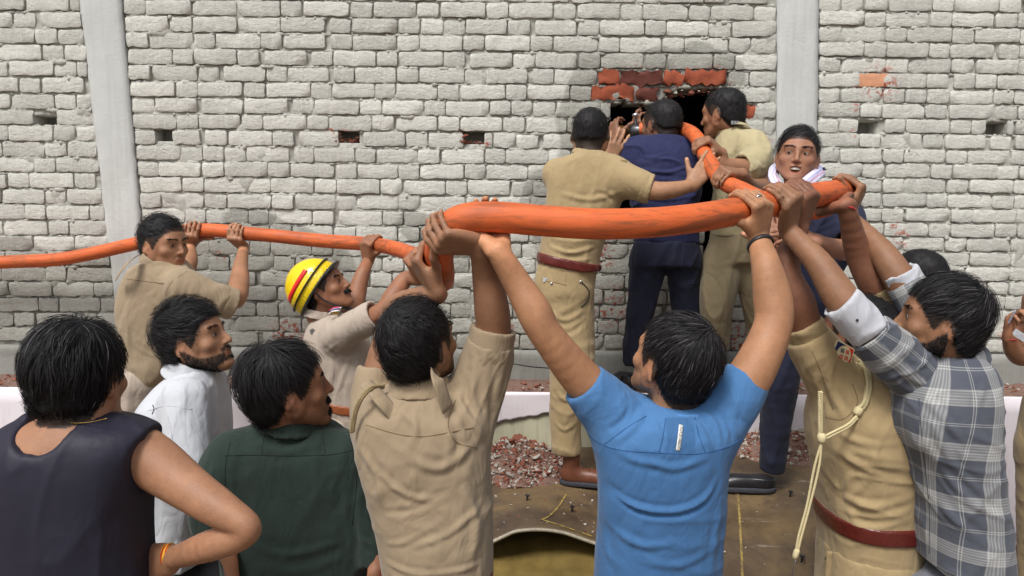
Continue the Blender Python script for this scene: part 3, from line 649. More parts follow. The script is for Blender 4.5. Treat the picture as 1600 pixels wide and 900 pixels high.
# ---------------------------------------------------------------- hose path (outer centre line, world) is needed by the gripping hands
HOSE = []
def hose_near(p):
    q = HOSE_PTS; d = np.linalg.norm(q - p, axis=1); i = int(np.argmin(d)); t = nrm(q[min(i + 1, len(q) - 1)] - q[max(i - 1, 0)]); return q[i], t, HOSE_R[i]
def rot_about(v, ax, a):
    ax = nrm(ax); return v * math.cos(a) + np.cross(ax, v) * math.sin(a) + ax * (ax @ v) * (1 - math.cos(a))
def build_hand(sd, Wp, Fd, Nd, left, sc=1.0, curl=(15, 25, 20), grip=False, spread=1.0, thumb=(.55, .75, .35), tcurl=(12, 18), index=None, arm_r=.026):
    """Wp wrist, Fd wrist->knuckles, Nd out of the palm. Adds palm, four fingers and thumb to sd. Returns (points for bounds, nails, palm centre)."""
    Fd = nrm(Fd); Nd = nrm(np.asarray(Nd, float) - Fd * (Fd @ np.asarray(Nd, float))); S = np.cross(Fd, Nd) * (1 if left else -1)
    S = -S                                                     # towards the thumb
    Wp = np.asarray(Wp, float); pts = [Wp]; nails = []
    kn = [(.094, .031), (.098, .0105), (.093, -.0105), (.084, -.030)]; ln = [(.043, .026, .021), (.048, .030, .022), (.044, .028, .021), (.034, .021, .019)]; rr = [.0098, .0100, .0094, .0083]
    K = [Wp + sc * (Fd * a + S * b) for a, b in kn]
    for i, k_ in enumerate(K):
        w0 = Wp + sc * S * (.012 - .008 * i); sd.u(cap(w0, k_, .0185 * sc, .0118 * sc, Nd, .80), .014)
    sd.u(cap(Wp + sc * (S * .014 + Nd * .006 + Fd * .012), Wp + sc * (Fd * .050 + S * .030 + Nd * .012), .0165 * sc, .0150 * sc), .014)
    sd.u(cap(Wp + sc * (S * -.018 + Nd * .006 + Fd * .018), Wp + sc * (Fd * .065 + S * -.026 + Nd * .006), .0140 * sc, .0120 * sc), .012)
    for i, k_ in enumerate(K):
        base = nrm(Fd + S * (.10, .02, -.06, -.15)[i] * spread); ax = nrm(np.cross(base, Nd)); p = k_.copy(); cum = 0.0; r = rr[i] * sc; cc = curl if index is None or i else index; jit = (0, 4, -3, 6)[i]
        for j in range(3):
            L = ln[i][j] * sc; r2 = r * .93
            if grip:
                best = None
                for a in np.arange(-20 if j == 0 else 0, 100, 4.0):
                    dr = rot_about(base, ax, math.radians(cum + a)); e = p + dr * L; e2 = p + dr * L * .5; ok = True
                    for q in (e, e2):
                        c_, t_, R_ = hose_near(q)
                        if np.linalg.norm(q - c_) < R_ + r * .72: ok = False
                    if not ok:
                        if best is None: continue
                        break
                    best = a
                a = best if best is not None else cc[j]
                if best is not None and best > 90: a = cc[j]
            else: a = cc[j] + jit * (.5 if j else 1)
            cum += a; dr = rot_about(base, ax, math.radians(cum)); e = p + dr * L
            sd.u(cap(p, e, r, r2 * (.90 if j == 2 else 1)), .0035 if j else .007); sd.u(ell(p, (r * 1.09,) * 3), .003)
            if j == 2: nails.append((e - dr * .006 * sc - rot_about(Nd, ax, math.radians(cum)) * r * .9, r * .85))
            p = e; r = r2; pts.append(e)
    tb = Wp + sc * (Fd * .030 + S * .024 + Nd * .010); td = nrm(Fd * thumb[0] + S * thumb[1] + Nd * thumb[2]); m = tb + td * .040 * sc
    sd.u(cap(tb, m, .0150 * sc, .0122 * sc), .012); ax = nrm(np.cross(td, Nd + Fd * .3)); p = m; cum = 0; r = .0118 * sc
    for j, L in enumerate((.034, .028)):
        if grip:
            best = None
            for a in np.arange(-35, 80, 5.0):
                dr = rot_about(td, ax, math.radians(cum + a)); e = p + dr * L * sc; c_, t_, R_ = hose_near(e)
                if np.linalg.norm(e - c_) < R_ + r * .75:
                    if best is None: continue
                    break
                best = a
            a = min(best, 45) if best is not None else tcurl[j]
        else: a = tcurl[j]
        cum += a; dr = rot_about(td, ax, math.radians(cum)); e = p + dr * L * sc; sd.u(cap(p, e, r, r * .90), .005)
        if j == 1: nails.append((e - dr * .007 * sc - rot_about(Nd, ax, math.radians(cum)) * r * .9, r * .95))
        p = e; r *= .92; pts.append(e)
    build_hand.ring = (K[2], pts[7]); return pts, nails, Wp + sc * (Fd * .055 + Nd * .02)
# ---------------------------------------------------------------- heads
class Frame:
    def __init__(s, o, fwd, up=(0, 0, 1), sc=1.0, roll=0.0):
        s.o = np.asarray(o, float); s.Y = nrm(fwd); u = np.asarray(up, float); s.Z = nrm(u - s.Y * (u @ s.Y)); s.X = np.cross(s.Y, s.Z); s.sc = sc
        if roll: s.Z = rot_about(s.Z, s.Y, roll); s.X = np.cross(s.Y, s.Z)
        s.R = np.stack([s.X, s.Y, s.Z], 1)
    def T(s, *v): return s.o + s.R @ (np.asarray(v, float) * s.sc)
    def L(s, p): return ((p - s.o) @ s.R) / s.sc
def head_sdf(sd, fr, neck_to=None, neck_r=(.056, .062), jaw=1.0, mouth=0.0, ears=True, nose=1.0, face=True):
    s = fr.sc; T = fr.T; R = fr.R; E = lambda c, r, k=.01: sd.u(ell(T(*c), np.array(r) * s, R), k * s)
    E((0, -.014, .036), (.0755, .094, .083), .0); E((0, .034, .012), (.063, .060, .084), .03); E((0, .048, -.052), (.050 * jaw, .046, .052), .03)
    for x in (-1, 1):
        sd.u(cap(T(.056 * x * jaw, .006, -.048), T(.018 * x, .078, -.092), .018 * s, .017 * s), .025 * s)
        E((.046 * x, .062, -.018), (.021, .018, .018), .02)
        E((.066 * x, .0, .0), (.012, .035, .05), .02)
    E((0, .084, -.093), (.021, .017, .017), .014)
    if face:
        sd.u(cap(T(-.042, .074, .031), T(.042, .074, .031), .011 * s, .011 * s), .014 * s); E((0, .083, .028), (.016, .011, .012), .01)
        for x in (-1, 1): sd.s(ell(T(.031 * x, .103, .008), np.array((.020, .017, .0125)) * s, R), .012 * s)
        for x in (-1, 1): E((.031 * x, .0745, .010), (.0165, .0140, .0125), .003)
        for x in (-1, 1): sd.s(ell(T(.031 * x, .0920, .0085), np.array((.0130, .0080, .0028)) * s, R), .0015 * s)
        n = nose; sd.u(cap(T(0, .088, .022), T(0, .088 + .022 * n, -.020), .0070 * s, .0098 * s), .010 * s); E((0, .088 + .021 * n, -.023), (.0095, .0095, .0085), .004)
        for x in (-1, 1): E((.0125 * x, .096, -.026), (.0068, .0095, .0068), .004)
        for x in (-1, 1): sd.s(ell(T(.0065 * x, .102, -.034), np.array((.0032, .006, .0035)) * s, R), .002 * s)
        E((0, .078, -.058), (.030, .020, .020), .012)
        if mouth > 0:
            E((0, .095, -.047), (.025, .0085, .0055), .004); E((0, .0915, -.063 - mouth), (.021, .0085, .0065), .005)
            sd.s(ell(T(0, .102, -.053 - mouth * .5), np.array((.0215, .024, .0035 + mouth * .62)) * s, R), .003 * s)
        else:
            E((0, .096, -.049), (.023, .0075, .0048), .004); E((0, .094, -.0595), (.020, .0082, .0060), .004); sd.s(cap(T(-.021, .103, -.0540), T(.021, .103, -.0540), .0022 * s, .0022 * s), .0025 * s)
    if face:
        for x in (-1, 1):
            sd.s(cap(T(.0175 * x, .1035, -.026), T(.031 * x, .0925, -.058), .0022 * s, .0018 * s), .007 * s); sd.s(cap(T(.020 * x, .0945, -.004), T(.040 * x, .086, -.006), .0015 * s, .001 * s), .005 * s)
    if ears:
        for x in (-1, 1):
            Re = R @ np.array([[math.cos(.35 * x), -math.sin(.35 * x), 0], [math.sin(.35 * x), math.cos(.35 * x), 0], [0, 0, 1]]) @ np.array([[1, 0, 0], [0, math.cos(-.22), -math.sin(-.22)], [0, math.sin(-.22), math.cos(-.22)]])
            sd.u(ell(T(.080 * x, -.010, -.004), np.array((.0085, .0185, .031)) * s, Re), .004 * s); sd.u(ell(T(.077 * x, .0, -.028), np.array((.006, .009, .012)) * s, R), .004 * s)
            sd.s(ell(T(.0885 * x, -.007, .002), np.array((.0060, .0115, .0200)) * s, Re), .003 * s); sd.u(ell(T(.081 * x, .0, -.008), np.array((.0045, .005, .009)) * s, Re), .003 * s)
    if neck_to is not None:
        sd.u(cap(T(0, -.030, -.045), neck_to, neck_r[0] * s, neck_r[1] * s), .022)
def zline(y, style):
    "hairline height (head units) against y (front +)"
    ys, zs = HAIRLINE[style]; return np.interp(y, ys, zs)
HAIRLINE = {'short': ([-.12, -.075, -.045, -.022, -.012, .006, .022, .040, .055, .072, .10], [-.062, -.066, -.055, -.020, .030, .030, -.004, .018, .052, .074, .086]),
            'fade': ([-.12, -.075, -.045, -.022, -.012, .006, .022, .040, .055, .072, .10], [-.030, -.034, -.020, .012, .032, .032, .014, .028, .052, .074, .086]),
            'shag': ([-.12, -.075, -.045, -.020, -.005, .010, .030, .045, .06, .075, .11], [-.058, -.060, -.056, -.036, -.002, .004, -.01, .01, .045, .060, .07]),
            'full': ([-.12, -.075, -.045, -.022, -.010, .006, .022, .040, .055, .072, .11], [-.080, -.085, -.066, -.022, .022, .018, -.016, .012, .042, .062, .074])}
def grad_ell(q, c, r):
    g = (q - c) / (r * r); return g / (np.linalg.norm(g, axis=-1, keepdims=True) + 1e-9)
def make_hair(parent, fr, style='short', th=.010, top=.014, back=.010, n=2600, ln=(.018, .035), wid=.0016, wild=.35, sweep=(0, 0, 0), crown=(0.012, -.060), col=(1, 1, 1), h=.004, seed=1, gravity=.0, grey=0.0, mat=None, over=.006):
    "hair volume following the skull plus thousands of separate locks"
    n = int(n * 1.0); wid *= .36; g = np.random.default_rng(seed); s = fr.sc; c = np.array([0, -.012 - back * .4, .036 + top * .2]); r = np.array([.0765 + th * .7, .095 + back * .75, .083 + top * .7]); sd = Sdf()
    c2 = np.array([0, -.030, -.025]); r2 = np.array([.066 + th * .6, .070 + back * .6, .070]); zs = zline
    cw = fr.T(*c); rw = r * s
    sd.u(ell(cw, rw, fr.R), 0); sd.u(ell(fr.T(*c2), r2 * s, fr.R), .03 * s)
    if style == 'shag': sd.u(ell(fr.T(0, -.050, -.060), np.array((.056, .040, .060)) * s, fr.R), .03 * s)
    def lump(p):
        q = fr.L(p); return (zline(q[..., 1], style) + .007 + .006 * vnoise(q * 60) - q[..., 2]) * s * .8
    sd.i(lump, .006 * s)
    lo = fr.o - .17 * s; hi = fr.o + .17 * s; V, F = sd.mesh(lo, hi, h, 1)
    N = vnormals(V, F); q = fr.L(V); amp = (.0010 + .003 * wild) * np.clip((q[:, 2] + .05) / .08, .2, 1)
    V = V + N * ((fbm(q * 45 + seed, 2) * amp)[:, None]) * s
    # locks
    out = (zline(q[:, 1], style) + .004 < q[:, 2]) & ((((q - c) / (r * .93)) ** 2).sum(1) > .92) if style != 'shag' else (q[:, 2] > zline(q[:, 1], style) + .006)
    ids = np.nonzero(out)[0]; k = g.choice(ids, n); p = q[k] + g.normal(0, .002, (n, 3)); p = p + grad_ell(p, c, r) * (g.random((n, 1)) ** 1.6 * (th + top) * .42); over = g.uniform(-.004, 1.0, n) ** 1 * (over + .006); p[:, 2] -= (g.random(n) < .12) * np.clip(zline(p[:, 1], style) + .03 - p[:, 2], 0, .03) * (style != 'shag') * .5; cr = np.array([crown[0], crown[1], .10]); L = g.uniform(ln[0], ln[1], n); steps = 4
    clump = np.stack([vnoise(p * 34 + 5), vnoise(p * 34 + 50), vnoise(p * 34 + 90)], 1); swirl = np.cross(grad_ell(p, c, r), p - cr)
    PTS = [p.copy()]; nn = grad_ell(p, c, r); NR = [nn]; dirs = None
    for j in range(steps):
        nn = grad_ell(p, c, r); d = p - cr; d = d / (np.linalg.norm(d, axis=1, keepdims=True) + 1e-6) + np.asarray(sweep) + .12 * swirl / (np.linalg.norm(swirl, axis=1, keepdims=True) + 1e-6)
        d = d - nn * (d * nn).sum(1, keepdims=True); d /= np.linalg.norm(d, axis=1, keepdims=True) + 1e-6
        d = d + wild * clump * 1.4 + g.normal(0, .10 * wild + .03, (n, 3)); d[:, 2] -= gravity * (j + 1) / steps
        d = d - nn * np.minimum((d * nn).sum(1, keepdims=True) - .16 * wild * (g.random((n, 1)) * 2 - .35), .6); d /= np.linalg.norm(d, axis=1, keepdims=True) + 1e-6
        ok_ = (p[:, 2] + d[:, 2] * L / steps > zline(p[:, 1] + d[:, 1] * L / steps, style) - over)[:, None]; p = p + d * (L / steps)[:, None] * np.where(ok_, 1, .15); PTS.append(p.copy()); NR.append(nn)
    PTS = np.stack(PTS, 1) ; NR = np.stack(NR, 1); tg = np.gradient(PTS, axis=1); sv = np.cross(tg, NR); sv /= np.linalg.norm(sv, axis=2, keepdims=True) + 1e-9
    tw = g.normal(0, .5, (n, 1, 1)); sv = sv * np.cos(tw) + NR * np.sin(tw)
    wd_ = wid * g.uniform(.6, 1.4, (n, 1, 1)) * np.array([.8, 1, 1, .7, .08])[None, :, None]; A = PTS + sv * wd_; B_ = PTS - sv * wd_; m = steps + 1
    VV = np.stack([A, B_], 2).reshape(-1, 3); W_ = fr.o + (VV * s) @ fr.R.T; b0 = np.arange(n)[:, None] * (2 * m) + np.arange(steps)[None] * 2; SF = np.stack([b0, b0 + 1, b0 + 3, b0 + 2], -1).reshape(-1, 4)
    tone = np.repeat(np.where(g.random(n) < grey, g.uniform(4, 11, n), g.uniform(.6, 1.35, n)), 2 * m)[:, None] * np.asarray(col)[None]
    Vt = np.concatenate([V, W_]); Ft = np.concatenate([F, SF + len(V)]); C = np.concatenate([np.tile(np.asarray(col) * .8, (len(V), 1)), tone])
    return mesh_obj("hair", Vt, Ft, mat or M_HAIR, parent, True, cols=C)
def strands(name, parent, pos, nrmv, dirv, L, wid, mat, seed=3, col=(1, 1, 1), curve=.4):
    g = np.random.default_rng(seed); n = len(pos); L = L * g.uniform(.6, 1.3, n); d = dirv + g.normal(0, .25, (n, 3)) + nrmv * curve; d /= np.linalg.norm(d, axis=1, keepdims=True) + 1e-9
    p1 = pos + d * (L * .5)[:, None]; d2 = d - nrmv * .5; d2 /= np.linalg.norm(d2, axis=1, keepdims=True) + 1e-9; p2 = p1 + d2 * (L * .5)[:, None]; sv = np.cross(d, g.normal(0, 1, (n, 3))); sv /= np.linalg.norm(sv, axis=1, keepdims=True) + 1e-9
    V = np.stack([pos + sv * wid, pos - sv * wid, p1 + sv * wid * .8, p1 - sv * wid * .8, p2, p2 - sv * wid * .1], 1).reshape(-1, 3); b = np.arange(n) * 6
    F = np.concatenate([np.stack([b, b + 1, b + 3, b + 2], 1), np.stack([b + 2, b + 3, b + 5, b + 4], 1)])
    return mesh_obj(name, V, F, mat, parent, True, cols=np.tile(col, (len(V), 1)))
M_SKIN = mat_skin(); M_HAIR = mat_hair(); M_EYE = mat_plain("eye_white", (.42, .39, .37), .2, 0, 0, 40, .5, .03); M_IRIS = mat_plain("dark_brown_iris", (.018, .010, .007), .12, 0, 0, 60, .6, .1); M_TEETH = mat_plain("teeth", (.78, .74, .66), .25, 0, 0, 40, .5, .04)
# ================================================================ PEOPLE: BUILDER
from mathutils.bvhtree import BVHTree
def nodes(lst):
    "[(px, py, D, half width px)] -> [(point, radius m)]"
    return [(P(a, b, d), W(r, d)) for a, b, d, r in lst]
def resamp(nd, n=5):
    q = smooth_path([list(p) + [r] for p, r in nd], n) if len(nd) > 2 else np.array([list(p) + [r] for p, r in nd]); return [(v[:3], v[3]) for v in q]
def chain(nd, k=.012, cut_end=False, cut_start=False, fl=None, fs=1.0, hollow=.0):
    nd = resamp(nd, 4); k = min(k, .008)
    fs_ = [cap(nd[i][0], nd[i + 1][0], nd[i][1], nd[i + 1][1], fl, fs) for i in range(len(nd) - 1)]
    ed = _f32(nrm(nd[-1][0] - nd[-2][0])); ep = _f32(nd[-1][0]); sd0 = _f32(nrm(nd[0][0] - nd[1][0])); sp = _f32(nd[0][0]); R = nd[-1][1]
    inner = cap(nd[-1][0] - ed * hollow, nd[-1][0] + ed * .05, R * .80, R * .86) if hollow > 0 else None
    def f(p):
        d = fs_[0](p)
        for g in fs_[1:]: d = smin(d, g(p), k)
        if cut_end: d = np.maximum(d, (p - ep) @ ed)
        if cut_start: d = np.maximum(d, (p - sp) @ sd0)
        if inner is not None: d = smax(d, -inner(p), .003)
        return d
    return f
def secs(lst, db=0.0):
    "[(px left, px right, py, D, half depth m)]"
    return [(P((a + b) / 2, y, d) + 0, W((b - a) / 2, d), dep + db) for a, b, y, d, dep in lst]
def pxpath(pts, D): return smooth_path([P(a, b, D) for a, b in pts], 5)
class Person:
    def __init__(s, label, foot, skin=(150, 100, 74), group=None):
        s.root = empty("person", foot, label, "person", group or "people at the wall"); s.sd = Sdf(); s.b = []; s.skin = np.array(lin(np.minimum(255, np.array(skin) * np.array([1.0, 1.05, 1.06]) + 2))); s.nails = []; s.palms = []; s.fr = None; s.beard = None; s.mouth = 0; s.gar = {}
    def head(s, px, py, D, fwd, up=(0, 0, 1), sc=1.0, roll=0, neck=None, neck_r=(.054, .062), **kw):
        s.fr = Frame(P(px, py, D), fwd, up, sc, roll); s.mouth = kw.get('mouth', 0); head_sdf(s.sd, s.fr, neck, neck_r, **kw); s.b += [s.fr.o - .16 * sc, s.fr.o + .16 * sc]; s.face = kw.get('face', True)
        if neck is not None: s.b += [neck - .05, neck + .05]
        return s.fr
    def limb(s, lst, k=.02, w=True):
        nd = resamp(nodes(lst) if w else lst); k = .004
        for i in range(len(nd) - 1): s.sd.u(cap(nd[i][0], nd[i + 1][0], nd[i][1], nd[i + 1][1]), k)
        for p, r in nd: s.b += [p - r, p + r]
        return nd
    def torso(s, lst, shrink=.050, e=2.3, side=None, k=.03, world=None):
        q = world or secs(lst); q = (q if shrink < .03 else q[:4])
        q = [(c, max(.03, a - shrink), max(.03, b - shrink)) for c, a, b in q]; s.sd.u(stack(q, e, 0, side), k)
        for c, a, b in q: s.b += [c - a, c + a]
    def hand(s, Wp, F, N, left, arm=None, **kw):
        pts, nails, pc = build_hand(s.sd, Wp, F, N, left, **kw); s.b += [q - .02 for q in pts] + [q + .02 for q in pts]; s.nails += nails; s.palms.append((pc, nrm(N)))
    def grip(s, C, O, F, left, off=0.0, **kw):
        "palm pressed on the hose at the point nearest C, coming from side O; returns the wrist"
        c, t, R = hose_near(np.asarray(C, float)); O = np.asarray(O, float); O = nrm(O - t * (t @ O)); F = nrm(F); F = nrm(F - O * (F @ O)); sc = kw.get('sc', 1.0)
        Wp = c + O * (R + .0165 * sc + off) - F * .068 * sc; s.hand(Wp, F, -O, left, grip=True, **kw); return Wp
    def build(s, h=.0032, lo=None, hi=None, hairy=None):
        b = np.array(s.b); V, F = s.sd.mesh(b.min(0), b.max(0), h, 1); C = np.tile(s.skin, (len(V), 1)); N = vnormals(V, F)
        m = 1 + .10 * fbm(V * 18, 2); C = C * m[:, None]
        for pc, nv in s.palms:
            d = np.linalg.norm(V - pc, axis=1); w_ = np.clip((.13 - d) / .05, 0, 1) * np.clip(N @ nv * 1.6, 0, 1); C = C * (1 + w_[:, None] * np.array([.45, .38, .36])); kk = np.clip((.12 - d) / .05, 0, 1) * np.clip(-(N @ nv), 0, 1); C *= (1 - .12 * kk)[:, None]
        for q, r in s.nails:
            d = np.linalg.norm(V - q, axis=1); w_ = np.clip(1.25 - d / r, 0, 1)[:, None]; C = C * (1 - w_) + w_ * (s.skin * np.array([1.5, 1.45, 1.5]) + .03)
        if s.fr is not None:
            q = s.fr.L(V); near = (((q - np.array([0, .0, .0])) / np.array([.094, .125, .13])) ** 2).sum(1) < 1.0
            lip = near * np.clip(1 - np.abs((q[:, 2] + .055 + s.mouth * .5) / (.012 + s.mouth * .6)) ** 3, 0, 1) * np.clip(1 - (np.abs(q[:, 0]) / .024) ** 4, 0, 1) * (q[:, 1] > .085); C = C * (1 - lip[:, None] * np.array([.12, .38, .33]))
            eyez = near * np.exp(-(((np.abs(q[:, 0]) - .031) / .019) ** 2 + ((q[:, 2] - .010) / .015) ** 2)) * (q[:, 1] > .06); C *= (1 - .32 * eyez)[:, None]
            ear = near * (np.abs(q[:, 0]) > .072) * (np.abs(q[:, 1] + .01) < .03); C = C * (1 + ear[:, None] * np.array([.05, -.0, -.0]))
            sc_ = near * (q[:, 2] > zline(q[:, 1], 'full') - .0) * (q[:, 1] < .09); C = C * (1 - .88 * sc_[:, None])
            sh = near * np.clip((zline(q[:, 1], 'full') + .012 - q[:, 2]) / -.014 + 1, 0, 1) * (q[:, 1] < .06) * (np.abs(q[:, 0]) < .0775); C = C * (1 - .35 * np.clip(sh, 0, 1)[:, None])
            if s.beard:
                bm, dens = s.beardmask(q); C = C * (1 - dens * (near * bm)[:, None] * np.array([.88, .86, .83]))
        o = mesh_obj("body", V, F, M_SKIN, s.root, True, cols=np.clip(C, 0, 1)); s.V, s.F, s.N = V, F, N
        if s.fr is not None and s.face:
            T = s.fr.T; sc = s.fr.sc
            for x in (-1, 1):
                e = MB(); e.lathe(T(.031 * x, .0752, .009), s.fr.Y, [(-.0128 * math.cos(t) * sc, .0128 * math.sin(t) * sc) for t in np.linspace(.1, 3.04, 10)], 14); eo = e.build("eye", M_EYE, s.root, True)
                i = MB(); i.lathe(T(.031 * x, .0752, .009), s.fr.Y + s.gaze if hasattr(s, 'gaze') else s.fr.Y, [(.0110 * sc, .0062 * sc), (.0128 * sc, .0052 * sc), (.0136 * sc, .002 * sc)], 12); i.build("iris", M_IRIS, eo, True)
            # eyebrows
            m = (np.abs(np.abs(q[:, 0]) - .031) < .021) & (np.abs(q[:, 2] - .0320 - .003 * (1 - ((np.abs(q[:, 0]) - .034) / .02) ** 2)) < .0032) & (q[:, 1] > .05)
            for sx in (-1, 1):
                ids = np.nonzero(m & (q[:, 0] * sx > 0))[0]
                if len(ids) < 6: continue
                g = np.random.default_rng(5); n = 140; k = g.choice(ids, n); dr = s.fr.X[None] * sx + s.fr.Z * .25 + 0 * V[k]; strands("eyebrow", s.root, V[k] + g.normal(0, .0012, (n, 3)), N[k], dr, .008 * sc, .0007, M_HAIR, 5, (.9, .9, .9), .15)
            if s.beard: 
                bm, dens = s.beardmask(q); ids = np.nonzero((bm > .35) & near)[0]
                if len(ids) > 10 and dens > .5:
                    g = np.random.default_rng(8); n = int(4200 * s.beard.get('n', 1)); k = g.choice(ids, n); dr = -s.fr.Z[None] + s.fr.Y * .25 + 0 * V[k]; strands("beard" if s.beard['kind'] != 'moustache' else "moustache", s.root, V[k] + g.normal(0, .0012, (n, 3)), N[k], dr, s.beard.get('len', .009), .0007, M_HAIR, 8, (1.1, 1.1, 1.1), .45)
        return o
    def beardmask(s, q):
        kd = s.beard['kind']; x, y, z = np.abs(q[:, 0]), q[:, 1], q[:, 2]
        mo = np.clip((.0068 - np.abs(z + .0415 + .10 * np.maximum(x - .012, 0))) / .003, 0, 1) * (x < .030) * (y > .075)
        top = np.interp(y, [-.02, .0, .03, .06, .085, .1], [.0, -.012, -.044, -.050, -.050, -.046]); jw = np.clip((top - z) / .010, 0, 1) * (y > -.012) * (z > -.135); lips = (x < .024) & (z > -.068) & (z < -.038) & (y > .08); jw = np.where(lips, 0, jw)
        if kd == 'moustache': return mo, s.beard.get('d', .9)
        if kd == 'goatee':
            ch = np.clip(1 - np.hypot(x / .034, (z + .09) / .026), 0, 1) * 2 * (y > .05); return np.clip(mo * .8 + ch + jw * .35, 0, 1), s.beard.get('d', .8)
        return np.clip(np.maximum(mo, jw), 0, 1), s.beard.get('d', .85)
    # ---- clothing
    def garment(s, name, mat, prims, h=.0055, fold=(), noise=(), sub=(), inter=(), cols=None, seed=0.0, it=2, parent=None, grow=0, label=None, colorfn=None, attrfn=None):
        sd = Sdf(); 
        for f, k in prims: sd.u(f, k)
        for f, k in sub: sd.s(f, k)
        for f, k in inter: sd.i(f, k)
        lo, hi = s.gb; V, F = sd.mesh(lo, hi, h, it); V = folds(V, F, fold, noise, seed); V = relax(V, F, .25)
        at = {'uvw': attrfn(V)} if attrfn else None
        o = mesh_obj(name, V, F, mat, parent or s.root, True, attrs=at); s.gar[name] = (V, F, o)
        if label: o['label'] = label
        return o
    def bounds(s, pts, m=.30): a = np.array(pts); s.gb = (a.min(0) - m, a.max(0) + m)
    def bvh(s, name):
        V, F, o = s.gar[name]; return BVHTree.FromPolygons([tuple(v) for v in V], [tuple(int(i) for i in f) for f in F])
    def on(s, name, pts, lift=0.0, n=6):
        "points of the photo carried onto the garment as seen from the front"
        t = s.bvh(name); out = []
        path = smooth_path([(a, b, 0) for a, b in pts], n) if len(pts) > 2 else np.array([(pts[0][0] + (pts[-1][0] - pts[0][0]) * k / n, pts[0][1] + (pts[-1][1] - pts[0][1]) * k / n, 0) for k in range(n + 1)])
        for a, b, _ in path:
            d = P(a, b, 1.0) - CAM; d = nrm(d); hit = t.ray_cast(Vector(CAM), Vector(d))
            if hit[0] is not None: out.append(np.array(hit[0]) + np.array(hit[1]) * (lift if np.array(hit[1]) @ d < 0 else -lift))
        return np.array(out)
    def seam(s, name, pts, mat, r=.0011, nm="seam", lift=.0003, n=8, parent=None):
        q = s.on(name, pts, lift, n)
        if len(q) < 3: return None
        q[1:-1] = (q[:-2] + 2 * q[1:-1] + q[2:]) / 4
        m = MB(); m.tube(q, r, 5); return m.build(nm, mat, parent or s.gar[name][2], True)
def braid(path, r, nm, amp, mat, par):
    L = np.concatenate([[0], np.cumsum(np.linalg.norm(np.diff(path, axis=0), axis=1))]); tt = np.linspace(0, L[-1], int(L[-1] / .0026)); pp = np.stack([np.interp(tt, L, path[:, k]) for k in range(3)], 1); tg = np.gradient(pp, axis=0); tg /= np.linalg.norm(tg, axis=1, keepdims=True); a = np.cross(tg, (0, 1, .1)); a /= np.linalg.norm(a, axis=1, keepdims=True); b_ = np.cross(tg, a); m = MB()
    for ph in (0, 2.09, 4.19): w_ = tt * 6.28 / .017 + ph; m.tube(pp + a * (amp * np.sin(w_))[:, None] + b_ * (amp * .5 * np.sin(2 * w_))[:, None], r, 5)
    return m.build(nm, mat, par, True)
def band_ring(C, ax, r, w, thick, n=28, flat=1.0, ref=(0, 1, 0), wob=0.0):
    "closed band: V,F"
    ax = nrm(ax); a = nrm(np.cross(ax, ref)); b = np.cross(ax, a); V = []
    for k in range(n):
        th = 2 * math.pi * k / n; d = math.cos(th) * a + math.sin(th) * b * flat; o = C + ax * wob * math.sin(th * 2)
        for (h_, rr_) in ((-w / 2, r), (w / 2, r), (w / 2, r + thick), (-w / 2, r + thick)): V.append(o + ax * h_ + d * rr_)
    F = []
    for k in range(n):
        p, q = k * 4, ((k + 1) % n) * 4
        F += [(p + i, q + i, q + (i + 1) % 4, p + (i + 1) % 4) for i in range(4)]
    return V, F
def cuff_prim(a, b, r, t=.006, inner=.84):
    "rolled band of cloth from a to b"
    o = cyl(a, b, r + t, r + t * .8); i = cyl(a - (b - a) * .2, b + (b - a) * .2, r * inner, r * inner)
    return lambda p: smax(o(p), -i(p), .004)
def collar_prim(a, b, ra, rb, t=.005):
    t = .0095
    o = cyl(a, b, ra + t, rb + t); i = cyl(a - (b - a) * .3, b + (b - a) * .3, ra - (rb - ra) * .3 - .001, rb + (rb - ra) * .3 - .001); return lambda p: smax(o(p), -i(p), .003)
def leg_prims(nl, k=.03): return [(chain(nodes(n), k), k) for n in nl]
def hidden_legs(p, cx, yb, D, mat, w=52, z_to=.08, name="trousers", h=.012, extra=None):
    "trousers below the frame, standing on the ground"
    top = P(cx, yb, D); V = []
    for sx in (-1, 1):
        a = top + np.array([sx * .085, 0, 0]); b = np.array([a[0] + sx * .03, a[1] + .02, .55]); c = np.array([a[0] + sx * .05, a[1] - .02, z_to]); V.append((a, b, c))
    pr = [(chain([(a, .098), (b, .078), (c, .068)], .02, cut_end=True), .03) for a, b, c in V]
    pr.append((stack([(top + np.array([0, 0, .10]), W(w, D), .105), (top, W(w, D) * 1.06, .12), (top - np.array([0, 0, .1]), W(w, D) * 1.03, .11)], 2.3), .03)); return pr, V
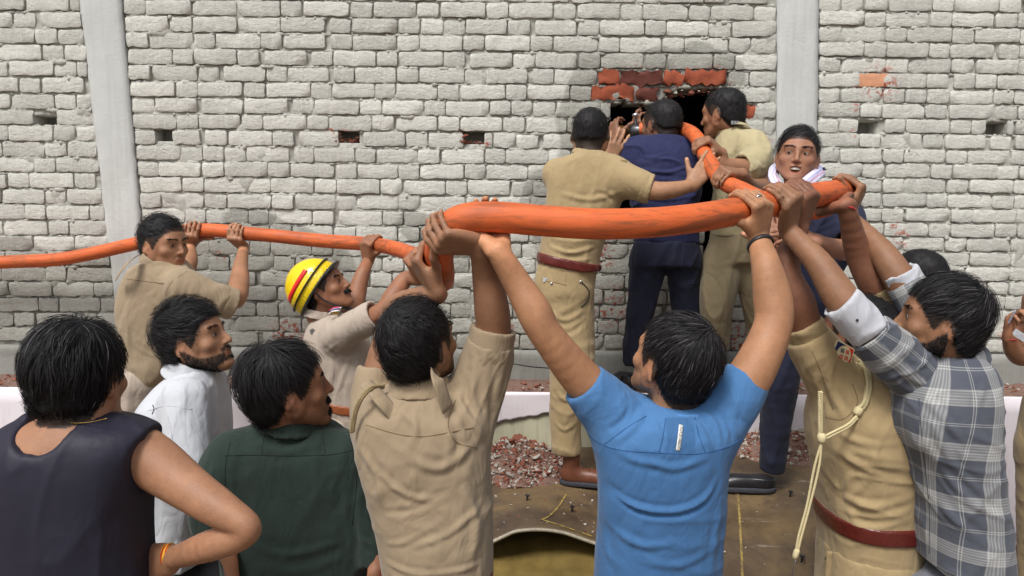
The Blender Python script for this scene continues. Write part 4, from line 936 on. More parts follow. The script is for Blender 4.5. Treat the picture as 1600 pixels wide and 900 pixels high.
def shoe(parent, heel, toe_dir, L=.27, mat=None, sole=None, high=.0, name="shoe", h=.005):
    h = .012 if h >= .008 else max(h, .0055)
    "laced leather shoe; heel = bottom centre of the heel on the ground"
    f = nrm(np.asarray(toe_dir, float)); z = np.array([0, 0, 1.0]); x = np.cross(f, z); T = lambda a, b, c: heel + x * a + f * b + z * c; s = L / .28
    R = np.stack([x, f, z], 1); sd = Sdf()
    sd.u(ell(T(0, .055 * s, .045), (.034, .058, .045), R), 0).u(ell(T(0, .135 * s, .040), (.039, .075, .038), R), .03).u(ell(T(.003, .210 * s, .033), (.043, .062, .028), R), .03)
    sd.u(cap(T(0, .045 * s, .05), T(0, .050 * s, .085 + high), .037, .040), .02); sd.i(half(T(0, 0, .018), -z), .002); sd.i(half(T(0, 0, .088 + high), z), .002)
    V, F = sd.mesh(heel - .32, heel + .32, h, 2); o = mesh_obj(name, V, F, mat, parent, True)
    sd = Sdf(); sd.u(ell(T(0, .06 * s, .012), (.040, .066, .06), R), 0).u(ell(T(.002, .195 * s, .012), (.049, .085, .06), R), .05).u(ell(T(0, .13 * s, .012), (.040, .09, .06), R), .02); sd.i(half(T(0, 0, .0), -z), .002); sd.i(half(T(0, 0, .024), z), .002)
    V, F = sd.mesh(heel - .32, heel + .32, h, 1); mesh_obj("sole", V, F, sole, o, True)
    return o, T
M_KH = mat_cloth("khaki_uniform_cloth", lin((154, 136, 111)), stain=lin((170, 152, 124)), var=.08)
M_KH2 = mat_cloth("yellow_khaki_cloth", lin((164, 143, 106)), var=.07)
M_KH3 = mat_cloth("pale_beige_uniform", lin((176, 162, 148)), var=.06)
M_KHT = mat_cloth("khaki_trouser_cloth", lin((152, 132, 98)), var=.07)
M_NAVY = mat_cloth("navy_cloth", lin((38, 42, 64)), var=.12, sheen=.05); M_NAVY2 = mat_cloth("royal_navy_tee", lin((38, 42, 78)), var=.10, sheen=.05); M_NVT = mat_cloth("dark_navy_trousers", lin((30, 33, 52)), var=.15, sheen=.05)
M_TANK = mat_cloth("shiny_dark_vest", lin((34, 33, 48)), rough=.60, var=.05, sheen=0, spec=.38, weave=1500, crease=.35)
M_WSH = mat_cloth("white_shirt_cloth", lin((194, 197, 202)), var=.02, sheen=.05)
M_GRN = mat_cloth("dark_green_shirt", lin((34, 48, 42)), var=.16, sheen=.12)
M_BLUE = mat_cloth("blue_tee_heather", lin((58, 98, 142)), var=.06, heather=.22, sheen=.1); M_BLUE2 = mat_cloth("blue_tee_plain", lin((84, 134, 194)), var=.03, sheen=.1)
M_BLK = mat_cloth("black_trousers", lin((28, 28, 32)), var=.1); M_GREYT = mat_cloth("grey_trousers", lin((112, 114, 124)), var=.1)
M_BELT = mat_plain("maroon_leather_belt", lin((92, 34, 28)), .28, 0, .15, 30, .6, .15); M_BELTO = mat_plain("tan_leather_belt", lin((150, 84, 50)), .4, 0, .2, 30, .5, .12)
M_BOOT = mat_plain("brown_leather", lin((104, 62, 44)), .38, 0, .25, 22, .5, .2); M_BLS = mat_plain("black_leather", lin((34, 34, 38)), .35, 0, .3, 25, .5, .2); M_SOLE = mat_plain("dusty_black_sole", lin((58, 60, 66)), .8, 0, .4, 40, .3, .2)
M_SEAM = mat_plain("khaki_thread", lin((120, 98, 68)), .9); M_SEAMD = mat_plain("dark_thread", lin((20, 30, 26)), .9); M_BLK_P = mat_plain("black_plastic", (.02, .02, .022), .4); M_STEEL = mat_plain("steel", (.55, .55, .55), .3, 1.0)
M_CORD = mat_plain("cream_cord", lin((206, 192, 150)), .8, 0, .3, 200, .3, .08)
# ================================================================ THE HOSE
H = [(-330, 430, 3.86, .0345), (-90, 418, 3.86, .0345), (0, 410, 3.86, .0345), (100, 404, 3.84, .0345), (215, 380, 3.80, .034), (300, 360, 3.76, .034), (400, 366, 3.72, .034), (500, 376, 3.66, .034), (590, 383, 3.52, .0345), (640, 396, 3.20, .035), (672, 416, 2.75, .036), (688, 437, 2.30, .0365), (689, 428, 1.98, .0370), (686, 400, 1.86, .0370), (694, 366, 1.80, .0370), (720, 344, 1.77, .0372), (770, 339, 1.76, .0372), (850, 345, 1.76, .0372), (940, 350, 1.77, .0372), (1040, 346, 1.82, .0370), (1140, 332, 1.92, .0370), (1230, 312, 2.08, .0370), (1290, 302, 2.24, .0368), (1322, 298, 2.42, .0365), (1318, 310, 2.62, .036), (1270, 328, 2.72, .036), (1215, 322, 2.86, .0355), (1160, 298, 3.00, .035), (1128, 281, 3.12, .035), (1104, 246, 3.30, .0345), (1088, 215, 3.50, .034), (1070, 203, 3.66, .034), (1042, 200, 3.74, .034), (1000, 203, 3.78, .034)]
hp = smooth_path([list(P(a, b, d)) + [r] for a, b, d, r in H], 12); HOSE_PTS = hp[:, :3]; HOSE_R = hp[:, 3]
t = NT("orange_rubber_hose"); o_ = t.coord(); n1 = t.noise(o_, 14, 5, .65); n2 = t.noise(o_, 90, 4, .7); n3 = t.noise(o_, 4, 4, .6, .5)
c = t.mix(n1, lin((206, 92, 42)), lin((220, 112, 60))); c = t.mix(t.rng(n3, .48, .64, 0, .55), c, lin((160, 84, 48))); c = t.mix(t.rng(n2, .66, .76, 0, .55), c, lin((96, 60, 42)))
uv = t.attr("uvw"); mp = t.new("ShaderNodeMapping"); mp.inputs['Scale'].default_value = (1, 1, 1); t.link(uv.outputs['Vector'], mp.inputs[0])
w1 = t.new("ShaderNodeTexWave", wave_type='BANDS', bands_direction='DIAGONAL'); t.link(mp.outputs[0], w1.inputs[0]); w1.inputs['Scale'].default_value = 90
mp2 = t.new("ShaderNodeMapping"); mp2.inputs['Scale'].default_value = (1, -1, 1); t.link(uv.outputs['Vector'], mp2.inputs[0])
w2 = t.new("ShaderNodeTexWave", wave_type='BANDS', bands_direction='DIAGONAL'); t.link(mp2.outputs[0], w2.inputs[0]); w2.inputs['Scale'].default_value = 90
sm = t.noise(t.coord(scale=(4, 30, 60)), 1, 5, .7); c = t.mix(t.rng(sm, .50, .66, 0, .6), c, lin((112, 66, 42)))
ms = t.new('ShaderNodeMapping'); ms.inputs['Scale'].default_value = (2.2, 26, 1); t.link(uv.outputs['Vector'], ms.inputs[0]); sk = t.noise(ms.outputs[0], 1.0, 6, .75, .6); c = t.mix(t.rng(sk, .52, .64, 0, .62), c, lin((104, 66, 46))); sk2 = t.noise(ms.outputs[0], 6.0, 5, .8); c = t.mix(t.rng(sk2, .62, .70, 0, .6), c, lin((84, 58, 44)))
b = t.bump(t.math('MULTIPLY', w1.outputs['Fac'], w2.outputs['Fac']), 0.0008, .4); b = t.bump(n1, .004, .3, b); M_HOSE = t.fin(c, t.rng(n1, .3, .7, .48, .68), b, Specular_IOR_Level=.4)
V, UV = [], []; nseg = 28; a = None; L = 0
for i in range(len(HOSE_PTS)):
    tg = nrm(HOSE_PTS[min(i + 1, len(hp) - 1)] - HOSE_PTS[max(i - 1, 0)]); a = nrm(np.cross(tg, (0, .3, 1))) if a is None else nrm(a - tg * (a @ tg)); b_ = np.cross(tg, a)
    if i: L += np.linalg.norm(HOSE_PTS[i] - HOSE_PTS[i - 1])
    for k in range(nseg):
        th = 2 * math.pi * k / nseg; r = HOSE_R[i] * (1 + .012 * float(vnoise(np.array([L * 9, math.cos(th), math.sin(th)])))); V.append(HOSE_PTS[i] + r * (math.cos(th) * a + math.sin(th) * b_)); UV.append((L, abs(th - math.pi) * .036, 0))
m = len(HOSE_PTS); F = np.array([(i * nseg + k, i * nseg + (k + 1) % nseg, (i + 1) * nseg + (k + 1) % nseg, (i + 1) * nseg + k) for i in range(m - 1) for k in range(nseg)])
tag(mesh_obj("fire_hose", V, F, M_HOSE, None, True, attrs={'uvw': UV}), "thick orange fire hose carried overhead along the wall and into the broken opening", "fire hose")

# height of the bent metal sheet the men stand on
def sheet_z(x, y):
    z = (P(895, 757, 3.27)[2] - .022) * np.ones_like(x); z = z + .05 * np.clip((y + .95) / .5, -1, 1) - .10 * np.clip((-y - 1.15) / .6, 0, 2) ** 1.3 + .055 * np.exp(-((x - .10) / .22) ** 2) * np.clip((-y - .7) / .5, 0, 1)
    z = z - .10 * np.clip((.02 - x) / .25, 0, 1.5) * np.clip((-y - .9) / .4, 0, 1) + .085 * np.clip((x - .5) / .4, 0, 1) * np.clip((y + 1.6) / .6, 0, 1); return z + .006 * vnoise(np.stack([x * 5, y * 5, x * 0], -1))
# ================================================================ PEOPLE
def px_of(V):
    v = V - CAM; k = v @ CF; return 800 + FPX * (v @ CR) / k, 450 - FPX * (v @ CU) / k
UPV = np.array([0, 0, 1.0])
def arm(p, lst, Wp, wr=.0255, k=.02):
    nd = nodes(lst) + [(Wp, wr)]; return p.limb(nd, k, w=False)
def fold(pts, D, w=.012, h=.006): return (pxpath(pts, D), w, h)
def person_vest():
    p = Person("shaggy haired young man in a dark sleeveless vest, hand on hip", (-.84, -2.58, 0), (160, 112, 84)); D = 1.42
    T_ = [(72, 165, 650, D, .062), (25, 228, 664, D, .088), (-8, 250, 688, D, .106), (-12, 244, 725, D, .116), (-6, 232, 780, D, .12), (0, 232, 850, D, .12), (0, 238, 930, D, .12), (2, 236, 1060, D, .115)]
    p.head(124, 594, 1.44, (.10, .98, -.06), neck=P(122, 662, 1.42), neck_r=(.058, .068), face=True, sc=.92)
    p.torso(T_, .010); Wp = P(264, 874, 1.43)
    arm(p, [(212, 704, 1.43, 43), (248, 728, 1.42, 41), (300, 766, 1.39, 34), (345, 796, 1.36, 29), (386, 822, 1.34, 21), (374, 838, 1.35, 23), (330, 852, 1.37, 25)], Wp, .0205)
    p.hand(Wp, (-.92, .25, -.30), (-.2, .8, -.25), False, curl=(25, 30, 25), thumb=(.7, .5, .3))
    arm(p, [(30, 704, 1.43, 45), (-30, 760, 1.42, 40), (-75, 850, 1.38, 30), (-60, 960, 1.36, 26)], P(-40, 1040, 1.3), .024); p.hand(P(-40, 1040, 1.3), (.1, .1, -1), (.6, .5, 0), True)
    p.build(.0048)
    p.bounds([P(-60, 640, D), P(300, 1100, D)])
    sub = [(ell(P(98, 650, 1.42), (.060, .2, .054)), .008), (ell(P(276, 722, 1.42), (.066, .2, .094)), .008), (ell(P(-40, 722, 1.42), (.066, .2, .094)), .008), (ell(P(120, 640, 1.62) + np.array([0, .1, 0]), (.08, .1, .1)), .01)]
    p.garment("vest", M_TANK, [(stack(secs(T_), 2.3, .004), 0), (cap(P(186, 664, 1.42), P(212, 690, 1.42), .024, .034), .03), (cap(P(48, 664, 1.42), P(26, 690, 1.42), .024, .034), .03)], .0052, sub=sub,
        fold=[fold([(78, 690), (88, 740), (95, 800), (100, 880)], D, .012, .010), fold([(60, 685), (66, 760), (60, 860)], D, .014, -.008), fold([(100, 700), (120, 760), (118, 830)], D, .02, .010), fold([(150, 680), (165, 740), (150, 800)], D, .02, .008), fold([(215, 770), (190, 800), (150, 830)], D, .014, .009), fold([(20, 700), (30, 780), (25, 860)], D, .02, .004)],
        noise=[((.25, 0, 1), 3, 14, .0035, None, 0)])
    pass
    p.bounds([P(-30, 950, D), P(300, 900, D), np.array([-1.0, -2.7, 0]), np.array([-.5, -2.3, 1])]); hp_, V = hidden_legs(p, 120, 1080, D, M_BLK, 115)
    p.garment("trousers", M_BLK, hp_, .02); [shoe(p.root, c * np.array([1, 1, 0]) + np.array([0, -.06, .0]), (0, 1, 0), mat=M_BLS, sole=M_SOLE, h=.009) for a, b, c in V]
    make_hair(p.root, p.fr, 'shag', .010, .018, .010, 8500, (.028, .062), .0017, .40, (0, 0, -.2), (.02, -.03), seed=3, gravity=.4, over=.012, grey=.02)
    V_, F_ = band_ring(P(262, 872, 1.43) + np.array([.006, 0, .003]), (1, -.15, .25), .0255, .014, .002, 24, .85, wob=.002); cm = mat_thread(); b = mesh_obj("thread_bracelet", V_, F_, cm, p.root, True); b['label'] = "yellow and red thread bracelet"
    m = MB(); q = [P(68 + 105 * t, 652 + 9 * math.sin(t * 3.14), 1.36) for t in np.linspace(.05, .95, 24)]; m.tube(q, .0008, 5); m.build("neck_chain", mat_plain("gold_chain", lin((170, 140, 80)), .4, .9), p.root, True)
def mat_thread():
    t = NT("yellow_red_thread"); o = t.coord('Object', (0, 0, 1)); w = t.new("ShaderNodeTexWave", wave_type='BANDS', bands_direction='X'); t.link(t.coord('Object'), w.inputs[0]); w.inputs['Scale'].default_value = 42; w.inputs['Distortion'].default_value = 2
    return t.fin(t.ramp(w.outputs['Fac'], [(.42, lin((226, 176, 30))), (.58, lin((196, 38, 30)))]), .6, t.bump(t.noise(t.coord(), 500), .001))
def person_white():
    p = Person("bearded young man in a white shirt looking up to the right, left foreground", (-.98, -1.75, 0), (158, 112, 84)); D = 2.25
    T_ = [(284, 334, 574, D, .075), (250, 345, 600, D, .15), (225, 352, 638, D, .185), (214, 356, 690, D, .19), (228, 350, 750, D, .18), (244, 338, 810, D, .17), (250, 334, 862, D, .17)]
    p.beard = dict(kind='full', d=.80, len=.0065, n=1.0)
    p.head(305, 534, D, (.95, -.05, .26), neck=P(300, 600, 2.26), neck_r=(.052, .060), sc=.97); p.torso(T_)
    arm(p, [(292, 632, 2.13, 22), (296, 720, 2.07, 20), (330, 780, 2.04, 18)], P(372, 800, 2.06)); p.hand(P(372, 800, 2.06), (.9, .2, -.1), (0, .5, -.8), False)
    p.build(.0048)
    p.bounds([P(190, 560, 2.25), P(380, 900, 2.25)])
    p.garment("shirt", M_WSH, [(stack(secs(T_), 2.3, .0), 0), (chain([(a, r) for a, r in nodes([(290, 625, 2.09, 37), (294, 700, 2.04, 33), (318, 770, 2.01, 28), (350, 792, 2.02, 24)])], .03, True, hollow=.02), .035), (chain(nodes([(290, 625, 2.42, 30), (300, 720, 2.44, 28)]), .02, True), .03)], .0066,
        fold=[fold([(240, 640), (262, 680), (262, 740), (250, 800)], 2.1, .012, -.005), fold([(330, 610), (300, 650), (272, 700)], 2.1, .01, .004), fold([(260, 720), (300, 760), (330, 790)], 2.05, .011, .006), fold([(350, 640), (340, 690), (346, 740)], 2.1, .012, .005), fold([(240, 770), (280, 800), (320, 812)], 2.05, .014, .006), fold([(300, 640), (330, 680), (340, 720)], 2.1, .008, -.004)],
        noise=[((.3, 0, 1), 4, 16, .004, None, 0), ((.6, .2, -.6), 4, 18, .003, P(300, 760, 2.05), .12)])
    ax0, ax1 = P(300, 590, 2.25), P(306, 570, 2.25); p.bounds([ax0, ax1])
    p.garment("collar", M_WSH, [(collar_prim(ax0 - np.array([.01, 0, .005]), ax1 + np.array([0, 0, .012]), .078, .061, .003), 0)], .0042, noise=[((1, 0, .2), 8, 20, .002, None, 0)], parent=p.gar["shirt"][2], it=2)
    p.seam("shirt", [(262, 648), (270, 690), (268, 730)], mat_plain("white_seam", lin((178, 182, 192)), .9), .0012); p.seam("shirt", [(232, 642), (262, 634), (300, 640)], bpy.data.materials["white_seam"], .001); m = MB(); q = p.on("shirt", [(239, 633), (241, 640), (238, 647)], .001)
    if len(q) > 2: m.tube(q, .0014, 5); m.build("embroidery", M_SEAMD, p.gar["shirt"][2])
    p.bounds([P(200, 860, D), P(380, 900, D), np.array([-1.2, -2.0, 0]), np.array([-.7, -1.4, 1])]); hp_, V = hidden_legs(p, 292, 905, D, M_BLK, 46); p.garment("trousers", M_BLK, hp_, .02)
    [shoe(p.root, c * np.array([1, 1, 0]) + np.array([-.04, 0, 0]), (1, .1, 0), mat=M_BLS, sole=M_SOLE, h=.009) for a, b, c in V]
    make_hair(p.root, p.fr, 'full', .012, .028, .014, 5200, (.025, .055), .0015, .6, (0, .35, .25), (0, -.05), seed=5, gravity=-.1, h=.0038)
def person_green():
    p = Person("man in a dark green shirt seen from behind, head turned right beside the white shirt", (-.62, -2.0, 0), (142, 96, 72)); D = 2.0
    T_ = [(418, 502, 652, D, .07), (368, 540, 676, D, .10), (334, 572, 712, D, .118), (326, 588, 770, D, .122), (334, 592, 830, D, .12), (342, 590, 900, D, .12), (340, 592, 1010, D, .12)]
    p.beard = dict(kind='goatee', d=.85, len=.010, n=.7)
    p.head(450, 610, 1.95, (.90, .42, .12), neck=P(456, 668, 1.98), neck_r=(.055, .064), sc=1.02); p.torso(T_)
    for lst, Wp, lf in (([(355, 715, 1.96, 26), (330, 790, 1.93, 22), (348, 840, 1.90, 18)], P(356, 866, 1.88), True), ([(555, 715, 1.96, 26), (582, 800, 1.96, 22), (588, 850, 1.93, 18)], P(590, 892, 1.9), False)):
        arm(p, lst, Wp, .024); p.hand(Wp, (.05, .1, -1), (.8 if lf else -.8, .5, 0), lf, curl=(20, 25, 20))
    p.build(.0048)
    p.bounds([P(290, 640, D), P(620, 1020, D)])
    p.garment("shirt", M_GRN, [(stack(secs(T_), 2.4, .0), 0), (chain(nodes([(362, 712, 1.96, 40), (334, 770, 1.93, 36), (330, 815, 1.91, 32), (346, 848, 1.90, 25)]), .03, True, hollow=.02), .035), (chain(nodes([(548, 712, 1.97, 40), (574, 775, 1.97, 34), (584, 830, 1.95, 30), (588, 882, 1.93, 25)]), .03, True, hollow=.02), .035)], .0066,
        fold=[fold([(352, 760), (372, 800), (380, 850)], 1.9, .012, -.006), fold([(556, 750), (550, 800), (556, 850), (548, 900)], 1.9, .012, -.006), fold([(400, 690), (440, 705), (500, 695)], 1.9, .014, .004), fold([(380, 840), (450, 860), (540, 845)], 1.9, .014, .005), fold([(400, 880), (470, 888), (540, 870)], 1.9, .014, .004), fold([(330, 720), (318, 770), (316, 820)], 1.86, .010, .005), fold([(585, 740), (592, 790), (588, 850)], 1.9, .010, .006), fold([(570, 800), (588, 815), (600, 835)], 1.9, .008, .005), fold([(560, 840), (580, 850), (598, 866)], 1.9, .008, .005)],
        noise=[((1, 0, .3), 4, 13, .004, P(460, 820, 1.9), .3), ((.2, 0, 1), 4, 16, .004, P(580, 800, 1.95), .12), ((.2, 0, 1), 4, 16, .004, P(335, 790, 1.9), .12), ((.1, 0, 1), 3, 12, .003, None, 0)])
    p.seam("shirt", [(350, 712), (400, 711), (460, 712), (520, 710), (553, 703)], M_SEAMD, .0013); p.seam("shirt", [(360, 690), (352, 730), (352, 770)], M_SEAMD, .0012); p.seam("shirt", [(548, 690), (556, 730), (556, 770), (550, 820)], M_SEAMD, .0012); p.seam("shirt", [(414, 672), (411, 690), (409, 710)], M_SEAMD, .001); p.seam("shirt", [(502, 668), (505, 688), (508, 708)], M_SEAMD, .001)
    a0, a1 = P(454, 672, 1.97), P(456, 650, 1.97); p.bounds([a0, a1]); p.garment("collar", M_GRN, [(collar_prim(a0, a1, .074, .063, .004), 0)], .0055, parent=p.gar["shirt"][2], noise=[((1, 0, .2), 8, 20, .002, None, 0)])
    p.bounds([P(300, 1000, D), P(620, 1000, D), np.array([-.9, -2.3, 0]), np.array([-.3, -1.8, 1])]); hp_, V = hidden_legs(p, 465, 1040, D, M_BLK, 112); p.garment("trousers", M_BLK, hp_, .02)
    [shoe(p.root, c * np.array([1, 1, 0]) + np.array([0, -.06, 0]), (.3, 1, 0), mat=M_BLS, sole=M_SOLE, h=.009) for a, b, c in V]
    make_hair(p.root, p.fr, 'full', .014, .018, .016, 6000, (.03, .065), .0016, .5, (.0, .1, -.1), (.01, -.03), seed=6, gravity=.25)
def person_khaki_left():
    p = Person("policeman with dull khaki rolled sleeves lifting the hose bend, next to the green shirt", (-.42, -2.15, 0), (146, 102, 76)); D = 1.85
    T_ = [(614, 704, 600, D, .06), (574, 730, 624, D, .09), (553, 758, 652, D, .112), (552, 768, 700, D, .12), (566, 772, 760, D, .12), (583, 774, 830, D, .12), (592, 774, 885, D, .118), (598, 770, 925, D, .115)]
    p.beard = dict(kind='full', d=.35, len=.003)
    p.head(655, 541, D, (.50, .80, .22), neck=P(655, 612, 1.86), neck_r=(.057, .064), sc=1.0); p.torso(T_)
    W1 = p.grip(P(704, 356, 1.78), (.25, -.75, -.62), (-.9, .1, .42), False); arm(p, [(722, 665, 1.87, 34), (752, 590, 1.88, 30), (770, 520, 1.86, 27), (768, 480, 1.84, 27), (760, 430, 1.82, 22)], W1)
    W2 = p.grip(P(687, 412, 1.88), (-.75, -.45, -.45), (.35, .4, .85), True); arm(p, [(590, 660, 1.90, 32), (592, 590, 1.96, 26), (612, 510, 1.98, 22), (626, 480, 1.96, 23)], W2, .026)
    p.build(.0048)
    p.bounds([P(530, 490, D), P(830, 940, D)])
    ns = [((1, 0, .35), 3.0, 9, .0055, P(670, 780, 1.75), .22), ((1, 0, -.5), 3.5, 13, .003, P(650, 740, 1.75), .2), ((.35, 0, 1), 4, 17, .006, P(745, 600, 1.85), .13), ((.3, 0, 1), 3, 12, .003, None, 0)]
    p.garment("shirt", M_KH, [(stack(secs(T_), 2.4, .0), 0), (chain(nodes([(722, 668, 1.87, 46), (744, 615, 1.88, 45), (760, 565, 1.87, 40), (768, 532, 1.86, 36)]), .03, True, hollow=.02), .04), (chain(nodes([(592, 668, 1.90, 42), (584, 620, 1.95, 36), (590, 575, 1.97, 30)]), .03, True, hollow=.02), .035)], .0056,
        fold=[fold([(640, 710), (690, 728), (750, 690)], 1.75, .013, .007), fold([(585, 730), (640, 770), (690, 775)], 1.75, .010, .006), fold([(600, 800), (650, 790), (700, 760)], 1.75, .010, -.005), fold([(640, 850), (700, 830), (770, 780)], 1.75, .010, .005), fold([(600, 850), (640, 840), (700, 800)], 1.75, .009, .004), fold([(720, 760), (745, 820), (735, 890)], 1.75, .012, .006), fold([(560, 700), (590, 740), (600, 790)], 1.76, .011, .006), fold([(700, 640), (715, 690), (700, 740)], 1.76, .011, -.006), fold([(700, 600), (725, 640), (765, 700)], 1.78, .010, .008), fold([(745, 560), (738, 610), (752, 670)], 1.80, .011, .007), fold([(775, 560), (768, 620), (772, 680)], 1.82, .011, -.006), fold([(725, 560), (718, 600), (722, 640)], 1.8, .009, .006), fold([(620, 640), (650, 665), (640, 700)], 1.75, .011, .005), fold([(600, 880), (660, 892), (760, 884)], 1.75, .009, .006)], noise=ns)
    sh = p.gar["shirt"][2]; c0, c1 = P(763, 560, 1.865), P(772, 512, 1.86); p.bounds([c0, c1]); p.garment("cuff", M_KH, [(cuff_prim(c0, c1, W(34, 1.86), .006, .80), 0)], .0055, parent=sh, noise=[((1, 0, .2), 8, 20, .004, None, 0)])
    a0, a1 = P(657, 618, 1.86), P(656, 588, 1.86); p.bounds([a0, a1]); p.garment("collar", M_KH, [(collar_prim(a0 + np.array([.0, -.006, 0]), a1, .082, .064, .004), 0)], .0055, parent=sh, noise=[((1, 0, .2), 8, 20, .003, None, 0)])
    p.seam("shirt", [(572, 664), (620, 678), (660, 682), (700, 676), (740, 668)], M_SEAM, .0011); p.seam("shirt", [(712, 625), (700, 660), (712, 690), (745, 700)], M_SEAM, .0011)
    m = MB(); q = np.array([P(a, b, d) for a, b, d in ((612, 612, 1.80), (598, 600, 1.79), (585, 592, 1.80), (578, 602, 1.84))]); 
    for nm, pts in (("epaulette", [(700, 640, 1.76), (690, 612, 1.745), (683, 590, 1.75), (676, 583, 1.79), (686, 584, 1.82)]), ("epaulette", [(570, 598, 1.79), (585, 612, 1.77), (602, 632, 1.76), (616, 648, 1.765)])):
        m = MB(); m.tube(smooth_path([P(*w) for w in pts], 5), .019, 8, True, .14, (.7, -.7, .2)); m.build(nm, M_KH, sh, True)
    braid(smooth_path([P(*w) for w in ((600, 604, 1.80), (580, 606, 1.77), (565, 622, 1.755), (555, 645, 1.76), (550, 675, 1.77))], 6), .0034, "shoulder_cord", .004, mat_plain("drab_cord", lin((150, 132, 98)), .8, 0, .3, 200, .3, .08), sh)
    p.bounds([P(560, 880, D), P(800, 980, D)]); zt = P(680, 905, 1.75)[2]
    p.garment("belt", M_BELT, [(stack(secs(T_), 2.4, .004), 0)], .006, inter=[(half((0, 0, zt - .018), (0, 0, 1)), .002), (half((0, 0, zt - .052), (0, 0, -1)), .002)])
    p.bounds([P(560, 980, D), P(800, 980, D), np.array([-.6, -2.4, 0]), np.array([.05, -1.9, 1])]); hp_, V = hidden_legs(p, 683, 975, D, M_KHT, 86); p.garment("trousers", M_KHT, hp_, .02)
    [shoe(p.root, c * np.array([1, 1, 0]) + np.array([0, -.06, 0]), (.1, 1, 0), mat=M_BOOT, sole=M_SOLE, h=.009) for a, b, c in V]
    make_hair(p.root, p.fr, 'short', .008, .016, .010, 7000, (.012, .026), .0013, .75, (0, .1, .1), (-.01, -.045), seed=8, gravity=-.05, h=.0036)
def person_blue():
    p = Person("man in a blue t-shirt holding the hose up with both raised arms, seen from behind", (.34, -2.25, 0), (168, 118, 86)); D = 1.77
    T_ = [(1012, 1096, 628, D, .06), (975, 1122, 646, D, .09), (942, 1140, 668, D, .108), (928, 1142, 705, D, .118), (930, 1138, 760, D, .12), (929, 1134, 820, D, .12), (924, 1132, 880, D, .12), (920, 1134, 980, D, .12)]
    p.beard = dict(kind='full', d=.4, len=.003, n=.6)
    p.head(1052, 568, D, (-.52, .76, .30), neck=P(1056, 640, 1.78), neck_r=(.058, .068), sc=1.0); p.torso(T_)
    W1 = p.grip(P(768, 341, 1.76), (0, .50, -.87), (-.18, .87, .5), True, curl=(5, 15, 15), thumb=(.50, .85, .10)); arm(p, [(985, 668, 1.79, 38), (940, 622, 1.78, 34), (902, 584, 1.76, 31), (852, 520, 1.73, 26), (834, 486, 1.73, 27), (808, 442, 1.74, 22)], W1, .0265)
    W2 = p.grip(P(1166, 326, 1.95), (.05, -.95, -.28), (-.12, -.2, 1), False); RG = build_hand.ring; arm(p, [(1110, 660, 1.79, 38), (1150, 618, 1.79, 36), (1182, 570, 1.80, 33), (1208, 508, 1.83, 29), (1207, 465, 1.85, 29), (1197, 415, 1.87, 22)], W2, .0265)
    p.build(.0048)
    p.bounds([P(880, 540, D), P(1220, 1000, D)])
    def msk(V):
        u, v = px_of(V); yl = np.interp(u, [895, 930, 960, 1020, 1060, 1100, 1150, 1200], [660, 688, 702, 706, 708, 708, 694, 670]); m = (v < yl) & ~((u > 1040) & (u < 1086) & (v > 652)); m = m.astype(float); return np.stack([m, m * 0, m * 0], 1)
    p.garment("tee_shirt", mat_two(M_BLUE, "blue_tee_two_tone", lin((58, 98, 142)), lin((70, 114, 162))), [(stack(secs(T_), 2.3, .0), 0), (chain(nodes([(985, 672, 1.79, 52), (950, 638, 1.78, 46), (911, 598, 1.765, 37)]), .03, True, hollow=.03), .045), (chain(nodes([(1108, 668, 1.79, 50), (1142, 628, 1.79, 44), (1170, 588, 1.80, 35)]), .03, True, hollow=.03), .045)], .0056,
        fold=[fold([(932, 740), (945, 765), (985, 790), (1050, 796), (1100, 780), (1128, 745)], 1.66, .008, .009), fold([(938, 752), (952, 778), (1000, 800), (1060, 804), (1110, 785)], 1.66, .007, -.006), fold([(1010, 720), (1050, 730), (1110, 715)], 1.66, .010, .006), fold([(960, 712), (1000, 722), (1040, 724)], 1.66, .010, .005), fold([(1100, 640), (1118, 665), (1125, 695)], 1.7, .008, .008), fold([(1080, 650), (1098, 675), (1110, 702)], 1.68, .007, .007), fold([(1120, 640), (1138, 660), (1145, 690)], 1.7, .008, -.006), fold([(1010, 640), (990, 665), (960, 690)], 1.7, .009, .006), fold([(990, 630), (975, 655), (950, 675)], 1.7, .008, -.005), fold([(1020, 655), (1030, 680), (1020, 705)], 1.68, .008, .004), fold([(940, 830), (1000, 850), (1060, 845)], 1.66, .011, .005), fold([(1000, 875), (1060, 880), (1120, 860)], 1.66, .011, .004), fold([(935, 780), (940, 840), (960, 890)], 1.68, .011, .004), fold([(1128, 780), (1118, 840), (1110, 890)], 1.68, .011, .004)],
        noise=[((1, 0, -.15), 3.5, 13, .0035, P(1040, 820, 1.7), .3), ((.5, 0, .8), 5, 18, .004, P(950, 630, 1.75), .09), ((-.5, 0, .8), 5, 18, .004, P(1140, 620, 1.75), .09)], attrfn=msk)
    ts = p.gar["tee_shirt"][2]; a0, a1 = P(1056, 652, 1.78), P(1058, 632, 1.775); p.bounds([a0, a1]); p.garment("collar", M_BLUE2, [(collar_prim(a0 + np.array([0, -.004, 0]), a1, .080, .070, .003), 0)], .004, parent=ts)
    M_BS = mat_plain("blue_thread", lin((44, 88, 140)), .9)
    for pts in ([(912, 672), (940, 694), (975, 704), (1020, 707), (1060, 709), (1100, 708), (1140, 697), (1160, 684)], [(1040, 655), (1036, 680), (1030, 706)], [(1086, 652), (1092, 680), (1102, 707)], [(1010, 650), (980, 668), (945, 694)], [(908, 572), (915, 590), (908, 616)]): p.seam("tee_shirt", pts, M_BS, .0010)
    # printed neck tape
    q = p.on("tee_shirt", [(1064, 664), (1062, 684), (1059, 704)], .0012, 8)
